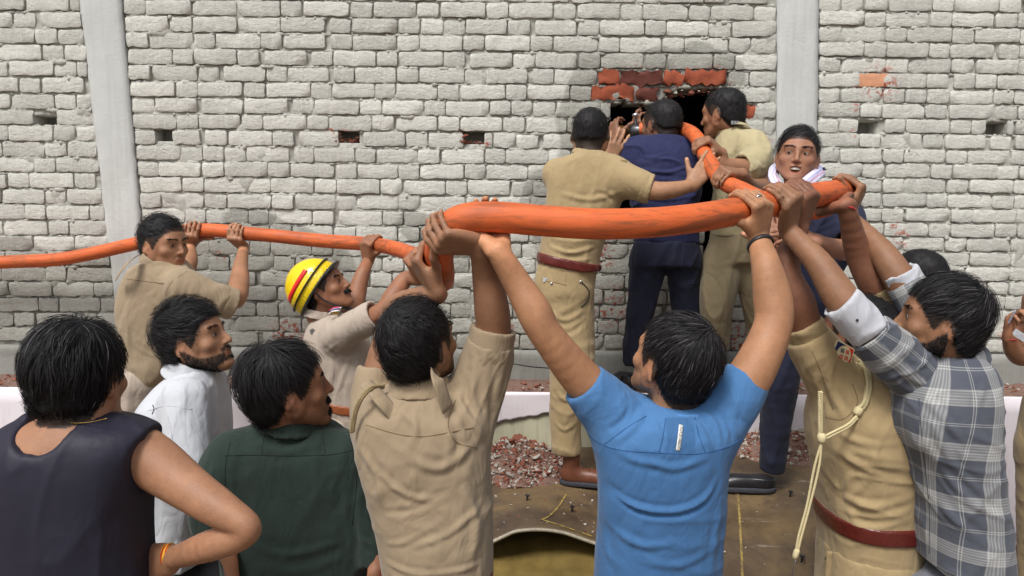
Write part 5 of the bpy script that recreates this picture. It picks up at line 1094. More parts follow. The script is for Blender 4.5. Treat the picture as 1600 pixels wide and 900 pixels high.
    if len(q) > 4:
        m = MB(); m.tube(q, W(3.6, 1.66), 8, True, .10, (0, -1, .1)); lab = m.build("neck_tape", mat_plain("white_tape", (.75, .74, .70), .6), ts, True); lab['label'] = "narrow white printed tape below the collar"
        tx = bpy.data.curves.new("tape_print", 'FONT'); tx.body = "OUTZOREDO"; tx.size = W(6.4, 1.66); tx.align_x = 'CENTER'; tx.align_y = 'CENTER'; to = bpy.data.objects.new("tmp", tx); tm = bpy.data.meshes.new_from_object(to); bpy.data.objects.remove(to)
        ax = nrm(q[-1] - q[0]); n = nrm(np.cross(ax, (1, 0, 0))); n = n if n[1] < 0 else -n; yv = np.cross(n, ax); mid = q[len(q) // 2] + n * .0016
        mesh_obj("tape_print", [mid + ax * v.co.x + yv * v.co.y for v in tm.vertices], [tuple(f.vertices) for f in tm.polygons], M_SEAMD, lab, False)
    p.bounds([P(900, 950, D), P(1150, 980, D), np.array([.1, -2.5, 0]), np.array([.6, -2.0, 1])]); hp_, V = hidden_legs(p, 1028, 1010, D, M_BLK, 92); p.garment("trousers", M_BLK, hp_, .02)
    [shoe(p.root, c * np.array([1, 1, 0]) + np.array([0, -.06, 0]), (-.1, 1, 0), mat=M_BLS, sole=M_SOLE, h=.009) for a, b, c in V]
    make_hair(p.root, p.fr, 'short', .009, .013, .011, 9000, (.020, .036), .0013, .16, (.1, .1, 0), (.020, -.055), seed=9, gravity=.05, grey=.10, h=.0036)
    ka, kb = RG; V_, F_ = band_ring(ka * .35 + kb * .65, kb - ka, .0108, .005, .0012, 16); mesh_obj('finger_ring', V_, F_, M_STEEL, p.root, True)
    ad = nrm(P(1197, 415, 1.87) - W2); V_, F_ = band_ring(W2 + ad * .020, ad + np.array([.2, 0, 0]), .0325, .010, .0028, 26, 1.0); mesh_obj("wrist_band", V_, F_, M_BLK_P, p.root, True)
    k0 = W2 + (.094 - .012 + .030) * np.array([-.1, -.05, .95]); m = MB()
    return p
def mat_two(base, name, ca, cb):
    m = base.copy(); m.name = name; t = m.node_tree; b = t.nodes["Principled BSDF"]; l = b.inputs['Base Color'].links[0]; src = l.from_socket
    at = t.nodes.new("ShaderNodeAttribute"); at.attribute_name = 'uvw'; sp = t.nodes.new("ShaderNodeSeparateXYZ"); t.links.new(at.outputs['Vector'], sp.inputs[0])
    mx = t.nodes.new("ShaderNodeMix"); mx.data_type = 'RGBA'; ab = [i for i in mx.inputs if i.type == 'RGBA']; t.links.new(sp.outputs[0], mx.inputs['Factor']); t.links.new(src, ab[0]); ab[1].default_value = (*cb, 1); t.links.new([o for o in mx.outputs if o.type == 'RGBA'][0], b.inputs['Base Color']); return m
def mat_plaid():
    t = NT("grey_plaid_cloth"); a = t.attr("uvw"); sp = t.new("ShaderNodeSeparateXYZ"); t.link(a.outputs['Vector'], sp.inputs[0]); base = lin((80, 84, 94)); lt = lin((188, 188, 184))
    def stripes(x, per):
        f = t.math('FRACT', t.math('DIVIDE', x, per)); out = None
        for c_, w_, s_ in ((.30, .155, .42), (.17, .014, .8), (.22, .010, .8), (.27, .012, .9), (.33, .012, .9), (.38, .010, .8), (.43, .014, .8), (.78, .008, .7), (.82, .008, .7)):
            v = t.math('MULTIPLY', t.math('LESS_THAN', t.math('ABSOLUTE', t.math('SUBTRACT', f, c_)), w_), s_); out = v if out is None else t.math('MAXIMUM', out, v)
        return out
    u = stripes(sp.outputs[0], .125); v = stripes(sp.outputs[1], .135); m = t.math('MULTIPLY', t.math('ADD', u, v), .55, clamp=True)
    o = t.coord(); c = t.mix(m, base, lt); c = t.mix(t.rng(t.noise(o, 8, 4, .6), .4, .7, 0, .25), c, t.mix(1.0, c, (.75, .75, .78), 'MULTIPLY'))
    b = t.bump(t.noise(o, 600, 2, .7), .0006, .6); b = t.bump(t.noise(o, 30, 3, .6, .6), .006, .35, b); return t.fin(c, .85, b, Specular_IOR_Level=.3, Sheen_Weight=.1)
def chest_uv(cx, D, sgn=1):
    c = P(cx, 600, D + .04)
    def f(V):
        a = np.arctan2(V[:, 0] - c[0], -(V[:, 1] - c[1])); return np.stack([a * .135 + .02 * vnoise(V * 6), V[:, 2] + .03 * (V[:, 0] - c[0]) + .012 * vnoise(V * 7 + 5), V[:, 0] * 0], 1)
    return f
def limb_uv(a, b, off=0.0):
    ax = nrm(b - a); r = nrm(np.cross(ax, (0, 1, .2))); q = np.cross(ax, r)
    def f(V):
        d = V - a; return np.stack([np.arctan2(d @ r, -(d @ q)) * .055 + off + .008 * vnoise(V * 8), d @ ax + .008 * vnoise(V * 7), V[:, 0] * 0], 1)
    return f
def person_khaki_right():
    p = Person("policeman with a cream braided shoulder cord and red sleeve badge, reaching up to the hose", (1.0, -1.9, 0), (122, 78, 58)); D = 2.1
    T_ = [(1345, 1412, 552, D, .08), (1296, 1426, 582, D, .15), (1276, 1430, 622, D, .18), (1266, 1430, 670, D, .19), (1274, 1430, 730, D, .18), (1280, 1430, 790, D, .17), (1285, 1428, 838, D, .165), (1284, 1426, 870, D, .165)]
    p.head(1338, 522, 2.16, (-.55, .75, .30), neck=P(1372, 575, 2.16), face=True); p.torso(T_)
    W1 = p.grip(P(1238, 310, 2.1), (.10, -.92, -.3), (.15, -.1, 1), True, curl=(20, 30, 25)); arm(p, [(1330, 640, 2.10, 34), (1290, 572, 2.09, 30), (1256, 506, 2.07, 27), (1244, 470, 2.06, 27), (1228, 420, 2.07, 21)], W1, .0255)
    W2 = p.grip(P(1282, 304, 2.26), (.10, -.35, -1), (-.35, .9, .2), False); arm(p, [(1410, 560, 2.22, 32), (1385, 480, 2.22, 25), (1362, 440, 2.22, 22), (1340, 392, 2.22, 19)], W2, .024)
    p.build(.0049)
    p.bounds([P(1220, 440, D), P(1450, 900, D), P(1330, 600, 1.85), P(1330, 600, 2.4)])
    p.garment("shirt", M_KH2, [(stack(secs(T_), 2.4, .0), 0), (chain(nodes([(1338, 640, 2.09, 52), (1305, 592, 2.08, 46), (1275, 548, 2.07, 38), (1262, 525, 2.07, 31)]), .03, True, hollow=.02), .045), (chain(nodes([(1400, 580, 2.22, 40), (1392, 520, 2.22, 32), (1374, 462, 2.22, 26)]), .03, True, hollow=.02), .035)], .0058,
        fold=[fold([(1300, 560), (1298, 610), (1318, 650)], 2.0, .011, .007), fold([(1345, 590), (1335, 640), (1300, 660)], 2.0, .011, -.006), fold([(1290, 670), (1350, 690), (1420, 680)], 1.95, .012, .006), fold([(1300, 700), (1360, 735), (1425, 750)], 1.95, .012, .007), fold([(1400, 650), (1410, 700), (1425, 760)], 1.95, .011, -.006), fold([(1290, 770), (1350, 790), (1420, 770)], 1.95, .013, .007), fold([(1295, 805), (1350, 815), (1420, 800)], 1.95, .011, -.006), fold([(1350, 750), (1330, 790), (1340, 820)], 1.95, .011, .005), fold([(1260, 560), (1280, 610), (1290, 650)], 2.0, .010, .006)],
        noise=[((1, 0, -.15), 3.5, 14, .006, P(1360, 760, 1.95), .2), ((.5, 0, 1), 4, 16, .005, P(1290, 580, 2.0), .12), ((.3, 0, 1), 3, 12, .003, None, 0)])
    sh = p.gar["shirt"][2]; c0, c1 = P(1274, 542, 2.07), P(1254, 505, 2.065); p.bounds([c0, c1]); p.garment("cuff", M_KH2, [(cuff_prim(c0, c1, W(27, 2.07), .006, .84), 0)], .0055, parent=sh, noise=[((1, 0, .2), 8, 20, .004, None, 0)])
    c0, c1 = P(1378, 472, 2.22), P(1371, 450, 2.22); p.bounds([c0, c1]); p.garment("cuff", M_KH2, [(cuff_prim(c0, c1, W(23, 2.22), .005, .84), 0)], .0055, parent=sh, noise=[((1, 0, .2), 8, 20, .004, None, 0)])
    p.bounds([P(1260, 820, D), P(1440, 880, D)])
    def slab(top, bot): return [(half(P(1350, top, 1.93), (.02, 0, 1)), .002), (half(P(1350, bot, 1.93), (-.02, 0, -1)), .002)]
    p.garment("belt", M_BELT, [(stack(secs(T_), 2.4, .006), 0)], .005, inter=slab(828, 856), it=2)
    TT = [(1284, 1424, 845, D, .165), (1282, 1430, 880, D, .175), (1280, 1434, 930, D, .17)]; p.bounds([P(1260, 840, D), P(1450, 1000, D), np.array([.8, -2.2, 0]), np.array([1.3, -1.6, 1])])
    hp_, V = hidden_legs(p, 1357, 960, D, M_KHT, 76); p.garment("trousers", M_KH2, hp_ + [(stack(secs(TT), 2.4), .02)], .009, noise=[((.2, 0, 1), 4, 14, .004, None, 0)])
    [shoe(p.root, c * np.array([1, 1, 0]) + np.array([0, -.06, 0]), (-.4, .9, 0), mat=M_BOOT, sole=M_SOLE, h=.009) for a, b, c in V]
    q = p.on("trousers", [(1300, 862), (1298, 885), (1296, 915)], .002, 6)
    if len(q) > 3: m = MB(); m.tube(q, .014, 6, True, .12, (0, -1, 0)); m.build("belt_loop", M_KH2, p.gar["trousers"][2], True)
    q = p.on("trousers", [(1293, 872), (1293.5, 872.5), (1294, 873)], .004, 2)
    if len(q): m = MB(); m.lathe(q[0], (0, -1, .1), [(0, .006), (.003, .006), (.004, .003)], 10); m.build("button", mat_plain("olive_button", lin((84, 92, 60)), .4), p.gar["trousers"][2])
    make_hair(p.root, p.fr, 'short', .007, .009, .008, 2500, (.012, .022), .0014, .3, seed=12)
    for pts in ([(1268, 548), (1282, 580), (1302, 640)], [(1332, 600), (1340, 630), (1318, 655), (1290, 652)]): p.seam("shirt", pts, M_SEAM, .001)
    # sleeve badge
    q = p.on("shirt", [(1319, 556), (1319.2, 556.2), (1319.4, 556.4)], .002, 2)
    if len(q):
        c = q[0]; n = nrm((.15, -1, .18)); r = nrm(np.cross(n, (.3, 0, 1))); r = -r if r[0] < 0 else r; u = np.cross(r, n); u = -u if u[2] < 0 else u; S_ = W(1.3, 1.98)
        def plate(pts, d, nm, mat, par): 
            V = [c + r * x * S_ - u * y * S_ + n * d for x, y in pts]; V += [v - n * .003 for v in V]; k = len(pts); F = [tuple(range(k))] + [tuple(range(2 * k - 1, k - 1, -1))] + [(i, i + k, (i + 1) % k + k, (i + 1) % k) for i in range(k)]; return mesh_obj(nm, V, F, mat, par, False)
        MR, MBl, MC = mat_plain("badge_red", lin((206, 40, 36)), .6), mat_plain("badge_navy", lin((34, 40, 92)), .6), mat_plain("badge_cream", lin((226, 214, 170)), .6)
        shp = [(-13, -15), (-2, -13), (10, -10), (9, 2), (11, 16), (-1, 13), (-12, 6), (-15, -4)]
        bd = plate([(x * 1.12, y * 1.12) for x, y in shp], .000, "sleeve_badge", MC, sh); bd['label'] = "red, navy and cream shield badge on the sleeve"
        plate([(-2, -13), (10, -10), (9, 2), (11, 16), (-1, 13)], .0008, "red_field", MR, bd); plate([(-2, -13), (-1, 13), (-12, 6), (-15, -4), (-13, -15)], .0008, "navy_field", MBl, bd)
        oval = [(-2 + 9.5 * math.cos(a), -1 + 11 * math.sin(a)) for a in np.linspace(0, 2 * math.pi, 22)[:-1]]; plate(oval, .0018, "emblem_oval", MC, bd)
        for x0, y0, mt in ((-5, -5, MBl), (2, -5, MR), (-5, 3, MR), (2, 3, MR)):
            for k in range(3): plate([(x0 - 2.2 + k * 1.7, y0 - 3), (x0 - 1.4 + k * 1.7, y0 - 3), (x0 - 1.1 + k * 1.7, y0 + 2.6), (x0 - 2.0 + k * 1.7, y0 + 2.6)], .0026, "emblem_mark", mt, bd)
    # aiguillette: braided loop over the shoulder, knot, two cords down to the hip
    par = sh; q = p.on("shirt", [(1338, 566), (1352, 578), (1357, 600), (1353, 625), (1345, 640)], .005, 8)
    if len(q) > 6:
        o = braid(q, .0042, "shoulder_cord", .007, M_CORD, par)
        o['label'] = "cream braided cord looped over the shoulder"
        kn = q[-1]; m = MB(); m.lathe(kn + np.array([0, 0, .006]), (-.5, 0, -1), [(0, .006), (.004, .011), (.010, .012), (.018, .012), (.024, .008)], 12); m.build("cord_knot", M_CORD, o, True)
        s2 = [kn + np.array([-.008, -.004, -.018])] + [P(a, b, d) for a, b, d in ((1325, 665, 1.93), (1300, 678, 1.91), (1284, 686, 1.90))]; 
        for dx in (-.004, .004): m = MB(); m.tube(smooth_path(s2, 8) + np.array([0, 0, dx]), .0036, 7); m.build("cord_strand", M_CORD, o, True)
        m = MB(); m.lathe(P(1284, 684, 1.90) + np.array([0, 0, .012]), (0, 0, -1), [(0, .007), (.006, .012), (.020, .011), (.026, .007)], 12); m.build("cord_knot", M_CORD, o, True)
        braid(np.array([P(1282, b, 1.93) for b in np.linspace(612, 682, 12)]), .0032, "braided_cord", .005, M_CORD, o)
        for dx, e in ((-.004, .006), (.004, -.004)):
            m = MB(); m.tube(smooth_path([P(1284, 690, 1.90), P(1276, 730, 1.90) + dx * 1.5 * np.array([1, 0, 0]), P(1263, 790, 1.90) + np.array([dx, 0, 0]), P(1250, 838, 1.90) + np.array([dx, 0, 0]), P(1243, 872, 1.90) + np.array([dx * .3, 0, e * .2])], 10), .0034, 7); m.build("cord_strand", M_CORD, o, True)
        m = MB(); m.lathe(P(1246, 858, 1.90), (-.25, 0, -1), [(0, .006), (.005, .008), (.02, .008), (.03, .004)], 10); m.build("cord_knot", M_CORD, o, True); m = MB(); m.tube(smooth_path([P(1243, 874, 1.9), P(1240, 890, 1.9), P(1238, 905, 1.9)], 4), .0018, 6); m.build("metal_chain", M_STEEL, o, True)
    # steel watch
    ax = nrm(W1 - P(1228, 420, 2.07)); wt = None; V_, F_ = band_ring(W1 - ax * .022, ax, .0300, .016, .003, 26, .9); wt = mesh_obj("wrist_watch", V_, F_, M_BLK_P, p.root, True)
    for k in range(26):
        th = 2 * math.pi * k / 26; a = nrm(np.cross(ax, (0, 1, 0))); b_ = np.cross(ax, a); m = MB(); R = np.stack([math.cos(th) * a + math.sin(th) * b_, -math.sin(th) * a + math.cos(th) * b_, ax], 1); m.box(W1 - ax * .022 + (math.cos(th) * a + math.sin(th) * b_ * .9) * .0338, (.003, .0048, .013), R); m.build("watch_link", M_STEEL, wt)
    V_, F_ = band_ring(W2 - np.array([0, 0, .012]), (.3, .3, 1), .0245, .005, .002, 20); mesh_obj("thread_bracelet", V_, F_, M_REDT, p.root, True)
M_REDT = mat_plain("red_thread", lin((176, 52, 56)), .7)
def person_plaid():
    p = Person("bearded young man in a grey plaid shirt reaching up to the hose", (1.28, -2.1, 0), (138, 96, 70)); D = 1.9
    T_ = [(1462, 1528, 552, D, .07), (1424, 1548, 578, D, .10), (1402, 1553, 620, D, .125), (1400, 1551, 670, D, .135), (1422, 1552, 720, D, .13), (1434, 1560, 780, D, .13), (1438, 1566, 840, D, .13), (1440, 1568, 874, D, .13)]
    p.beard = dict(kind='full', d=.85, len=.0065)
    p.head(1472, 505, D, (-.88, .44, .10), neck=P(1492, 566, 1.92), sc=.97); p.torso(T_)
    W1 = p.grip(P(1212, 316, 2.03), (.10, -.92, -.35), (-.42, -.1, 1), True); arm(p, [(1460, 600, 1.93, 36), (1400, 560, 1.90, 32), (1345, 500, 1.88, 27), (1312, 462, 1.90, 26), (1278, 410, 1.95, 20)], W1, .0250)
    W2 = p.grip(P(1312, 300, 2.36), (.75, -.5, -.35), (-.05, .25, .95), False); arm(p, [(1480, 560, 2.05, 34), (1440, 490, 2.10, 28), (1402, 430, 2.14, 23), (1374, 390, 2.2, 19)], W2, .0245)
    p.build(.0049); M_PL = mat_plaid()
    p.bounds([P(1290, 450, D), P(1590, 900, D)])
    ns = [((.35, 0, 1), 3.5, 13, .006, P(1500, 740, 1.8), .3), ((1, 0, -.3), 4, 15, .004, None, 0)]
    p.garment("shirt", M_PL, [(stack(secs(T_), 2.4), 0), (cap(P(1455, 600, 1.93), P(1430, 588, 1.92), .068, .062), .03)], .0052, attrfn=chest_uv(1480, D), noise=ns,
        fold=[fold([(1450, 620), (1490, 680), (1540, 700)], 1.8, .012, .007), fold([(1455, 650), (1480, 720), (1530, 770)], 1.8, .012, .008), fold([(1455, 700), (1500, 770), (1555, 800)], 1.8, .012, .007), fold([(1430, 640), (1440, 700), (1445, 780)], 1.8, .010, -.006), fold([(1535, 600), (1520, 640), (1545, 680)], 1.8, .010, .006), fold([(1450, 760), (1500, 820), (1550, 850)], 1.8, .012, .006)])
    sh = p.gar["shirt"][2]; s0, s1 = P(1450, 598, 1.92), P(1350, 514, 1.88)
    p.garment("sleeve", M_PL, [(chain(nodes([(1470, 612, 1.93, 44), (1430, 584, 1.91, 44), (1388, 548, 1.89, 38), (1356, 518, 1.88, 33)]), .03, True, hollow=.02), 0)], .0050, attrfn=limb_uv(s0, s1), parent=sh, noise=[((.8, 0, .6), 4, 15, .006, None, 0)], fold=[fold([(1450, 570), (1420, 560), (1390, 530)], 1.85, .009, .006), fold([(1460, 620), (1420, 600), (1390, 575)], 1.85, .010, -.006)])
    t0, t1 = P(1465, 530, 2.08), P(1402, 425, 2.14)
    p.garment("sleeve", M_PL, [(chain(nodes([(1490, 570, 2.06, 42), (1450, 500, 2.10, 34), (1412, 440, 2.13, 28)]), .03, True, hollow=.02), 0)], .0055, attrfn=limb_uv(t0, t1, .03), parent=sh, noise=[((.5, 0, 1), 4, 15, .005, None, 0)])
    M_CF = mat_cloth("pale_grey_cuff_lining", lin((184, 186, 192)), var=.04); c0, c1 = P(1358, 520, 1.88), P(1312, 470, 1.885); p.bounds([c0, c1]); p.garment("cuff", M_CF, [(cuff_prim(c0, c1, W(29, 1.88), .006, .86), 0)], .0055, parent=sh, noise=[((1, 0, .8), 8, 20, .005, None, 0)])
    q = p.on("cuff", [(1339, 500), (1341, 500.5), (1343, 501)], .001, 3)
    if len(q): m = MB(); m.lathe(q[0], (-.2, -1, 0), [(0, .0035), (.002, .0035), (.0026, .002)], 8); m.build("cuff_button", M_BLS, p.gar["cuff"][2])
    c0, c1 = P(1420, 452, 2.13), P(1404, 424, 2.135); p.bounds([c0, c1]); p.garment("cuff", M_CF, [(cuff_prim(c0, c1, W(25, 2.13), .005, .84), 0)], .0055, parent=sh, noise=[((1, 0, .8), 8, 20, .005, None, 0)])
    a0, a1 = P(1494, 568, 1.91), P(1486, 548, 1.90); p.bounds([a0, a1]); p.garment("collar", M_PL, [(collar_prim(a0, a1, .074, .062, .004), 0)], .0055, attrfn=chest_uv(1480, D), parent=sh, noise=[((1, 0, .2), 8, 20, .003, None, 0)])
    U = [(1462, 1560, 862, D, .115), (1460, 1562, 880, D, .118), (1462, 1560, 892, D, .118)]; p.bounds([P(1440, 850, D), P(1580, 900, D)]); p.garment("undershirt", M_WSH, [(stack(secs(U), 2.4), 0)], .0055, noise=[((1, 0, .1), 6, 14, .003, None, 0)])
    p.bounds([P(1400, 880, D), P(1600, 980, D), np.array([.8, -2.3, 0]), np.array([1.5, -1.9, 1])]); hp_, V = hidden_legs(p, 1512, 950, D, M_GREYT, 60); p.garment("trousers", M_GREYT, hp_, .01, noise=[((.1, 0, 1), 4, 16, .006, None, 0)])
    [shoe(p.root, c * np.array([1, 1, 0]) + np.array([0, -.06, 0]), (-.5, .8, 0), mat=M_BLS, sole=M_SOLE, h=.009) for a, b, c in V]
    for pts in ([(1436, 622), (1442, 700), (1452, 790), (1452, 865)],): p.seam("shirt", pts, mat_plain("grey_seam", lin((70, 72, 80)), .9), .0011)
    make_hair(p.root, p.fr, 'full', .008, .018, .006, 6500, (.028, .05), .0014, .38, (0, .25, .25), (.01, -.05), seed=15, gravity=.05, grey=.10)
    V_, F_ = band_ring(W2 - np.array([-.006, 0, .010]), nrm(P(1330, 330, 2.25) - P(1374, 390, 2.2)), .0260, .006, .002, 22); mesh_obj("thread_bracelet", V_, F_, M_REDT, p.root, True)
def person_bald():
    p = Person("man of whom only the dark close cropped head shows behind the plaid sleeve", (1.36, -1.2, .0), (120, 80, 60)); D = 2.75
    p.head(1432, 440, D, (-.5, .8, -.05), neck=P(1436, 480, D), face=True); T_ = [(1410, 1458, 482, D, .06), (1392, 1480, 500, D, .09), (1385, 1488, 540, D, .11), (1390, 1484, 600, D, .12), (1392, 1482, 700, D, .12)]; p.torso(T_)
    arm(p, [(1396, 515, D, 18), (1388, 580, D, 15), (1385, 620, D, 12)], P(1392, 660, 2.7), .024); p.hand(P(1392, 660, 2.7), (0, 0, -1), (.8, .3, 0), True); arm(p, [(1478, 515, D, 18), (1486, 580, D, 15), (1488, 620, D, 12)], P(1484, 660, 2.7), .024); p.hand(P(1484, 660, 2.7), (0, 0, -1), (-.8, .3, 0), False); p.build(.0075)
    p.bounds([P(1370, 470, D), P(1500, 760, D), np.array([1.2, -1.5, 0])]); p.garment("shirt", M_GREYT, [(stack(secs(T_), 2.3), 0), (chain(nodes([(1400, 512, D, 24), (1386, 590, D, 20), (1389, 645, D, 15)]), .02, True), .03), (chain(nodes([(1474, 512, D, 24), (1488, 590, D, 20), (1485, 645, D, 15)]), .02, True), .03)], .010)
    hp_, V = hidden_legs(p, 1437, 720, D, M_BLK, 45); p.garment("trousers", M_BLK, hp_, .012); [shoe(p.root, c * np.array([1, 1, 0]), (-.1, 1, 0), mat=M_BLS, sole=M_SOLE, h=.01) for a, b, c in V]
    make_hair(p.root, p.fr, 'fade', .004, .005, .005, 1800, (.006, .012), .0012, .1, seed=17, h=.005)
def stand_leg(nl, shoe_pos, toe, p, mat, sm, so, L=.28, high=.0): pass
def person_fire():
    p = Person("moustached firefighter in a yellow helmet and pale uniform pushing up the hose, looking right", (-.72, -.85, .28), (148, 98, 72)); D = 3.2
    T_ = [(500, 538, 490, D, .06), (484, 560, 504, D, .10), (473, 578, 535, D, .125), (472, 588, 575, D, .13), (488, 590, 620, D, .125), (506, 588, 650, D, .12), (506, 586, 672, D, .12)]
    p.beard = dict(kind='moustache', d=.95, len=.008)
    p.head(508, 452, D, (.90, -.12, .38), neck=P(500, 492, 3.2), sc=.98); p.torso(T_)
    W1 = p.grip(P(658, 404, 3.0), (-.3, -.85, -.4), (.6, .1, .8), False); arm(p, [(530, 520, 3.10, 20), (566, 506, 3.02, 18), (600, 486, 2.98, 16), (616, 462, 3.0, 15.5), (634, 436, 3.04, 12)], W1, .025)
    W2 = p.grip(P(583, 382, 3.54), (.0, -.95, -.3), (.15, -.1, 1), True); arm(p, [(545, 500, 3.3, 18), (556, 470, 3.38, 14), (560, 450, 3.42, 13.5), (568, 424, 3.46, 10.5)], W2, .0245)
    p.build(.0049)
    p.bounds([P(450, 470, D), P(610, 700, D), P(520, 600, 2.9), P(520, 600, 3.5)])
    p.garment("shirt", M_KH3, [(stack(secs(T_), 2.4), 0), (chain(nodes([(528, 524, 3.09, 27), (556, 508, 3.03, 25), (582, 496, 3.0, 24)]), .03, True, hollow=.02), .04), (chain(nodes([(542, 508, 3.3, 22), (556, 484, 3.36, 18)]), .03, True), .03)], .0068,
        fold=[fold([(510, 540), (540, 560), (575, 540)], 3.05, .012, -.008), fold([(545, 560), (530, 600), (520, 640)], 3.05, .012, .007), fold([(490, 560), (505, 600), (520, 640)], 3.05, .012, .006), fold([(540, 500), (530, 530), (512, 550)], 3.05, .010, .006)], noise=[((.3, 0, 1), 3.5, 13, .007, None, 0)])
    sh = p.gar["shirt"][2]; c0, c1 = P(567, 503, 3.01), P(588, 492, 2.99); p.bounds([c0, c1]); p.garment("cuff", M_KH3, [(cuff_prim(c0, c1, W(24, 3.0), .005, .82), 0)], .005, parent=sh)
    a0, a1 = P(500, 495, 3.2), P(502, 482, 3.2); p.bounds([a0, a1]); p.garment("collar", M_KH3, [(collar_prim(a0, a1, .074, .064, .004), 0)], .005, parent=sh)
    p.bounds([P(480, 640, D), P(600, 700, D)]); p.garment("belt", M_BELTO, [(stack(secs(T_), 2.4, .004), 0)], .006, inter=[(half(P(545, 634, D - .1), (.18, 0, 1)), .002), (half(P(545, 649, D - .1), (-.18, 0, -1)), .002)])
    # shoulder strap and badge
    m = MB(); q = smooth_path([P(515, 488, 3.06), P(522, 484, 3.04), P(531, 483, 3.02)], 4); m.tube(q, .015, 8, True, .12, (0, -.6, .8)); e = m.build("epaulette", mat_plain("epaulette_cream", lin((222, 214, 200)), .7), sh, True)
    for i, (c_, off) in enumerate(((lin((196, 60, 110)), -.010), (lin((60, 56, 150)), -.004))): m = MB(); m.tube(q + np.array([0, -.004, .006 - off * .3 - i * .006]), .004, 6, True, .5, (0, -.6, .8)); m.build("ribbon_stripe", mat_plain(f"ribbon_{'pink' if i == 0 else 'blue'}", c_, .7), e, True)
    m = MB(); 
    for k in range(4): m.box(P(518 + k * 3.4, 489.5, 3.015), (.007, .004, .008))
    m.build("brass_letters", mat_plain("brass_letters", lin((190, 150, 60)), .35, .8), e)
    q = p.on("shirt", [(489, 518), (489.3, 518), (489.6, 518)], .002, 2)
    if len(q): m = MB(); pts = [(0, 7), (6, 3), (4, -5), (0, -8), (-4, -5), (-6, 3)]; c = q[0]; V = [c + np.array([x * .002, -.003, y * .002]) for x, y in pts] + [c + np.array([x * .002, 0, y * .002]) for x, y in pts]; mesh_obj("metal_badge", V, [tuple(range(6)), tuple(range(11, 5, -1))] + [(i, i + 6, (i + 1) % 6 + 6, (i + 1) % 6) for i in range(6)], M_STEEL, sh, False)
    z0 = .29; pr = [(chain([(P(525, 670, 3.15), .095), (P(522, 800, 3.15), .075), (np.array([P(520, 800, 3.15)[0], -.87, z0 + .07]), .062)], .02, True), .03), (chain([(P(560, 670, 3.25), .095), (P(562, 800, 3.25), .075), (np.array([P(564, 800, 3.25)[0], -.78, z0 + .07]), .062)], .02, True), .03)]
    p.bounds([P(480, 640, D), P(610, 700, D), np.array([-.9, -1.1, .2]), np.array([-.4, -.5, .2])]); p.garment("trousers", M_KH3, pr, .009)
    for x, y in ((P(520, 800, 3.15)[0], -.87), (P(564, 800, 3.25)[0], -.78)): shoe(p.root, np.array([x - .05, y, z0]), (1, .1, 0), mat=M_BOOT, sole=M_SOLE, h=.008)
    fr = p.fr; make_hair(p.root, fr, 'short', .003, .002, .004, 900, (.008, .014), .0012, .1, seed=19, h=.005)
    # helmet: a thing of its own, worn tilted back
    hf = Frame(P(498, 449, 3.2), (.52, -.06, .85), (-.85, 0, .52), 1.0); hm = empty("helmet", hf.o, "yellow firefighter helmet with red and black bands", "helmet")
    sd = Sdf(); sd.u(ell(hf.T(0, -.010, 0), (.104, .134, .142), hf.R), 0).s(ell(hf.T(0, -.010, -.004), (.099, .129, .137), hf.R), .001).i(half(hf.T(0, 0, -.004), -hf.Z + .0 * hf.Y), .001)
    V, F = sd.mesh(hf.o - .17, hf.o + .17, .0045, 2); q = hf.L(V); YL = mat_plain("yellow_helmet_paint", lin((232, 200, 20)), .22, 0, .05, 12, .6, .06); RDP = mat_plain("red_reflective_tape", lin((222, 44, 40)), .3); BKP = mat_plain("black_tape", lin((42, 48, 44)), .45)
    shell = mesh_obj("shell", V, F, YL, hm, True)
    def ring(c, ax_y, rx, ry, z, r, nm, mat, flat=.4, par=None, ang=(0, 6.2832)):
        pts = [hf.T(rx * math.cos(a), -.010 + ry * math.sin(a), z) for a in np.linspace(*ang, 60)]; m = MB(); m.tube(np.array(pts), r, 8, False, flat, hf.Z if flat < .5 else None); return m.build(nm, mat, par or hm, True)
    ring(0, 0, .1040, .1325, .036, .0085, "black_band", BKP, .45); ring(0, 0, .108, .137, -.006, .006, "rim", BKP, .8)
    for nm, z, hh, mt, rng_ in (("red_tape", .062, .0125, RDP, (-1.05, .62)),):
        pts = []; A = np.linspace(rng_[0], rng_[1], 30)
        k = math.sqrt(1 - ((z) / .142) ** 2); k2 = math.sqrt(1 - ((z + hh * 1.6) / .142) ** 2); V = []
        for a in A: V += [hf.T(.1062 * k * math.cos(a), -.010 + .1362 * k * math.sin(a), z), hf.T(.1062 * k2 * math.cos(a), -.010 + .1362 * k2 * math.sin(a), z + hh * 1.6 )]
        V2 = [v + hf.R @ np.array([-.002, 0, 0]) for v in V]; n = len(A); F = [(2 * i, 2 * i + 1, 2 * i + 3, 2 * i + 2) for i in range(n - 1)]; V = V + V2; F += [(2 * n + 2 * i + 2, 2 * n + 2 * i + 3, 2 * n + 2 * i + 1, 2 * n + 2 * i) for i in range(n - 1)] + [(2 * i, 2 * i + 2, 2 * n + 2 * i + 2, 2 * n + 2 * i) for i in range(n - 1)] + [(2 * i + 3, 2 * i + 1, 2 * n + 2 * i + 1, 2 * n + 2 * i + 3) for i in range(n - 1)]
        mesh_obj(nm, V, F, mt, hm, True)
    sd = Sdf(); sd.u(ell(hf.T(0, .085, -.012), (.085, .062, .010), hf.R), 0); sd.s(ell(hf.T(0, -.012, -.01), (.092, .118, .1), hf.R), .002); V, F = sd.mesh(hf.o - .2, hf.o + .2, .004, 2); mesh_obj("brim", V, F, M_BLK_P, hm, True)
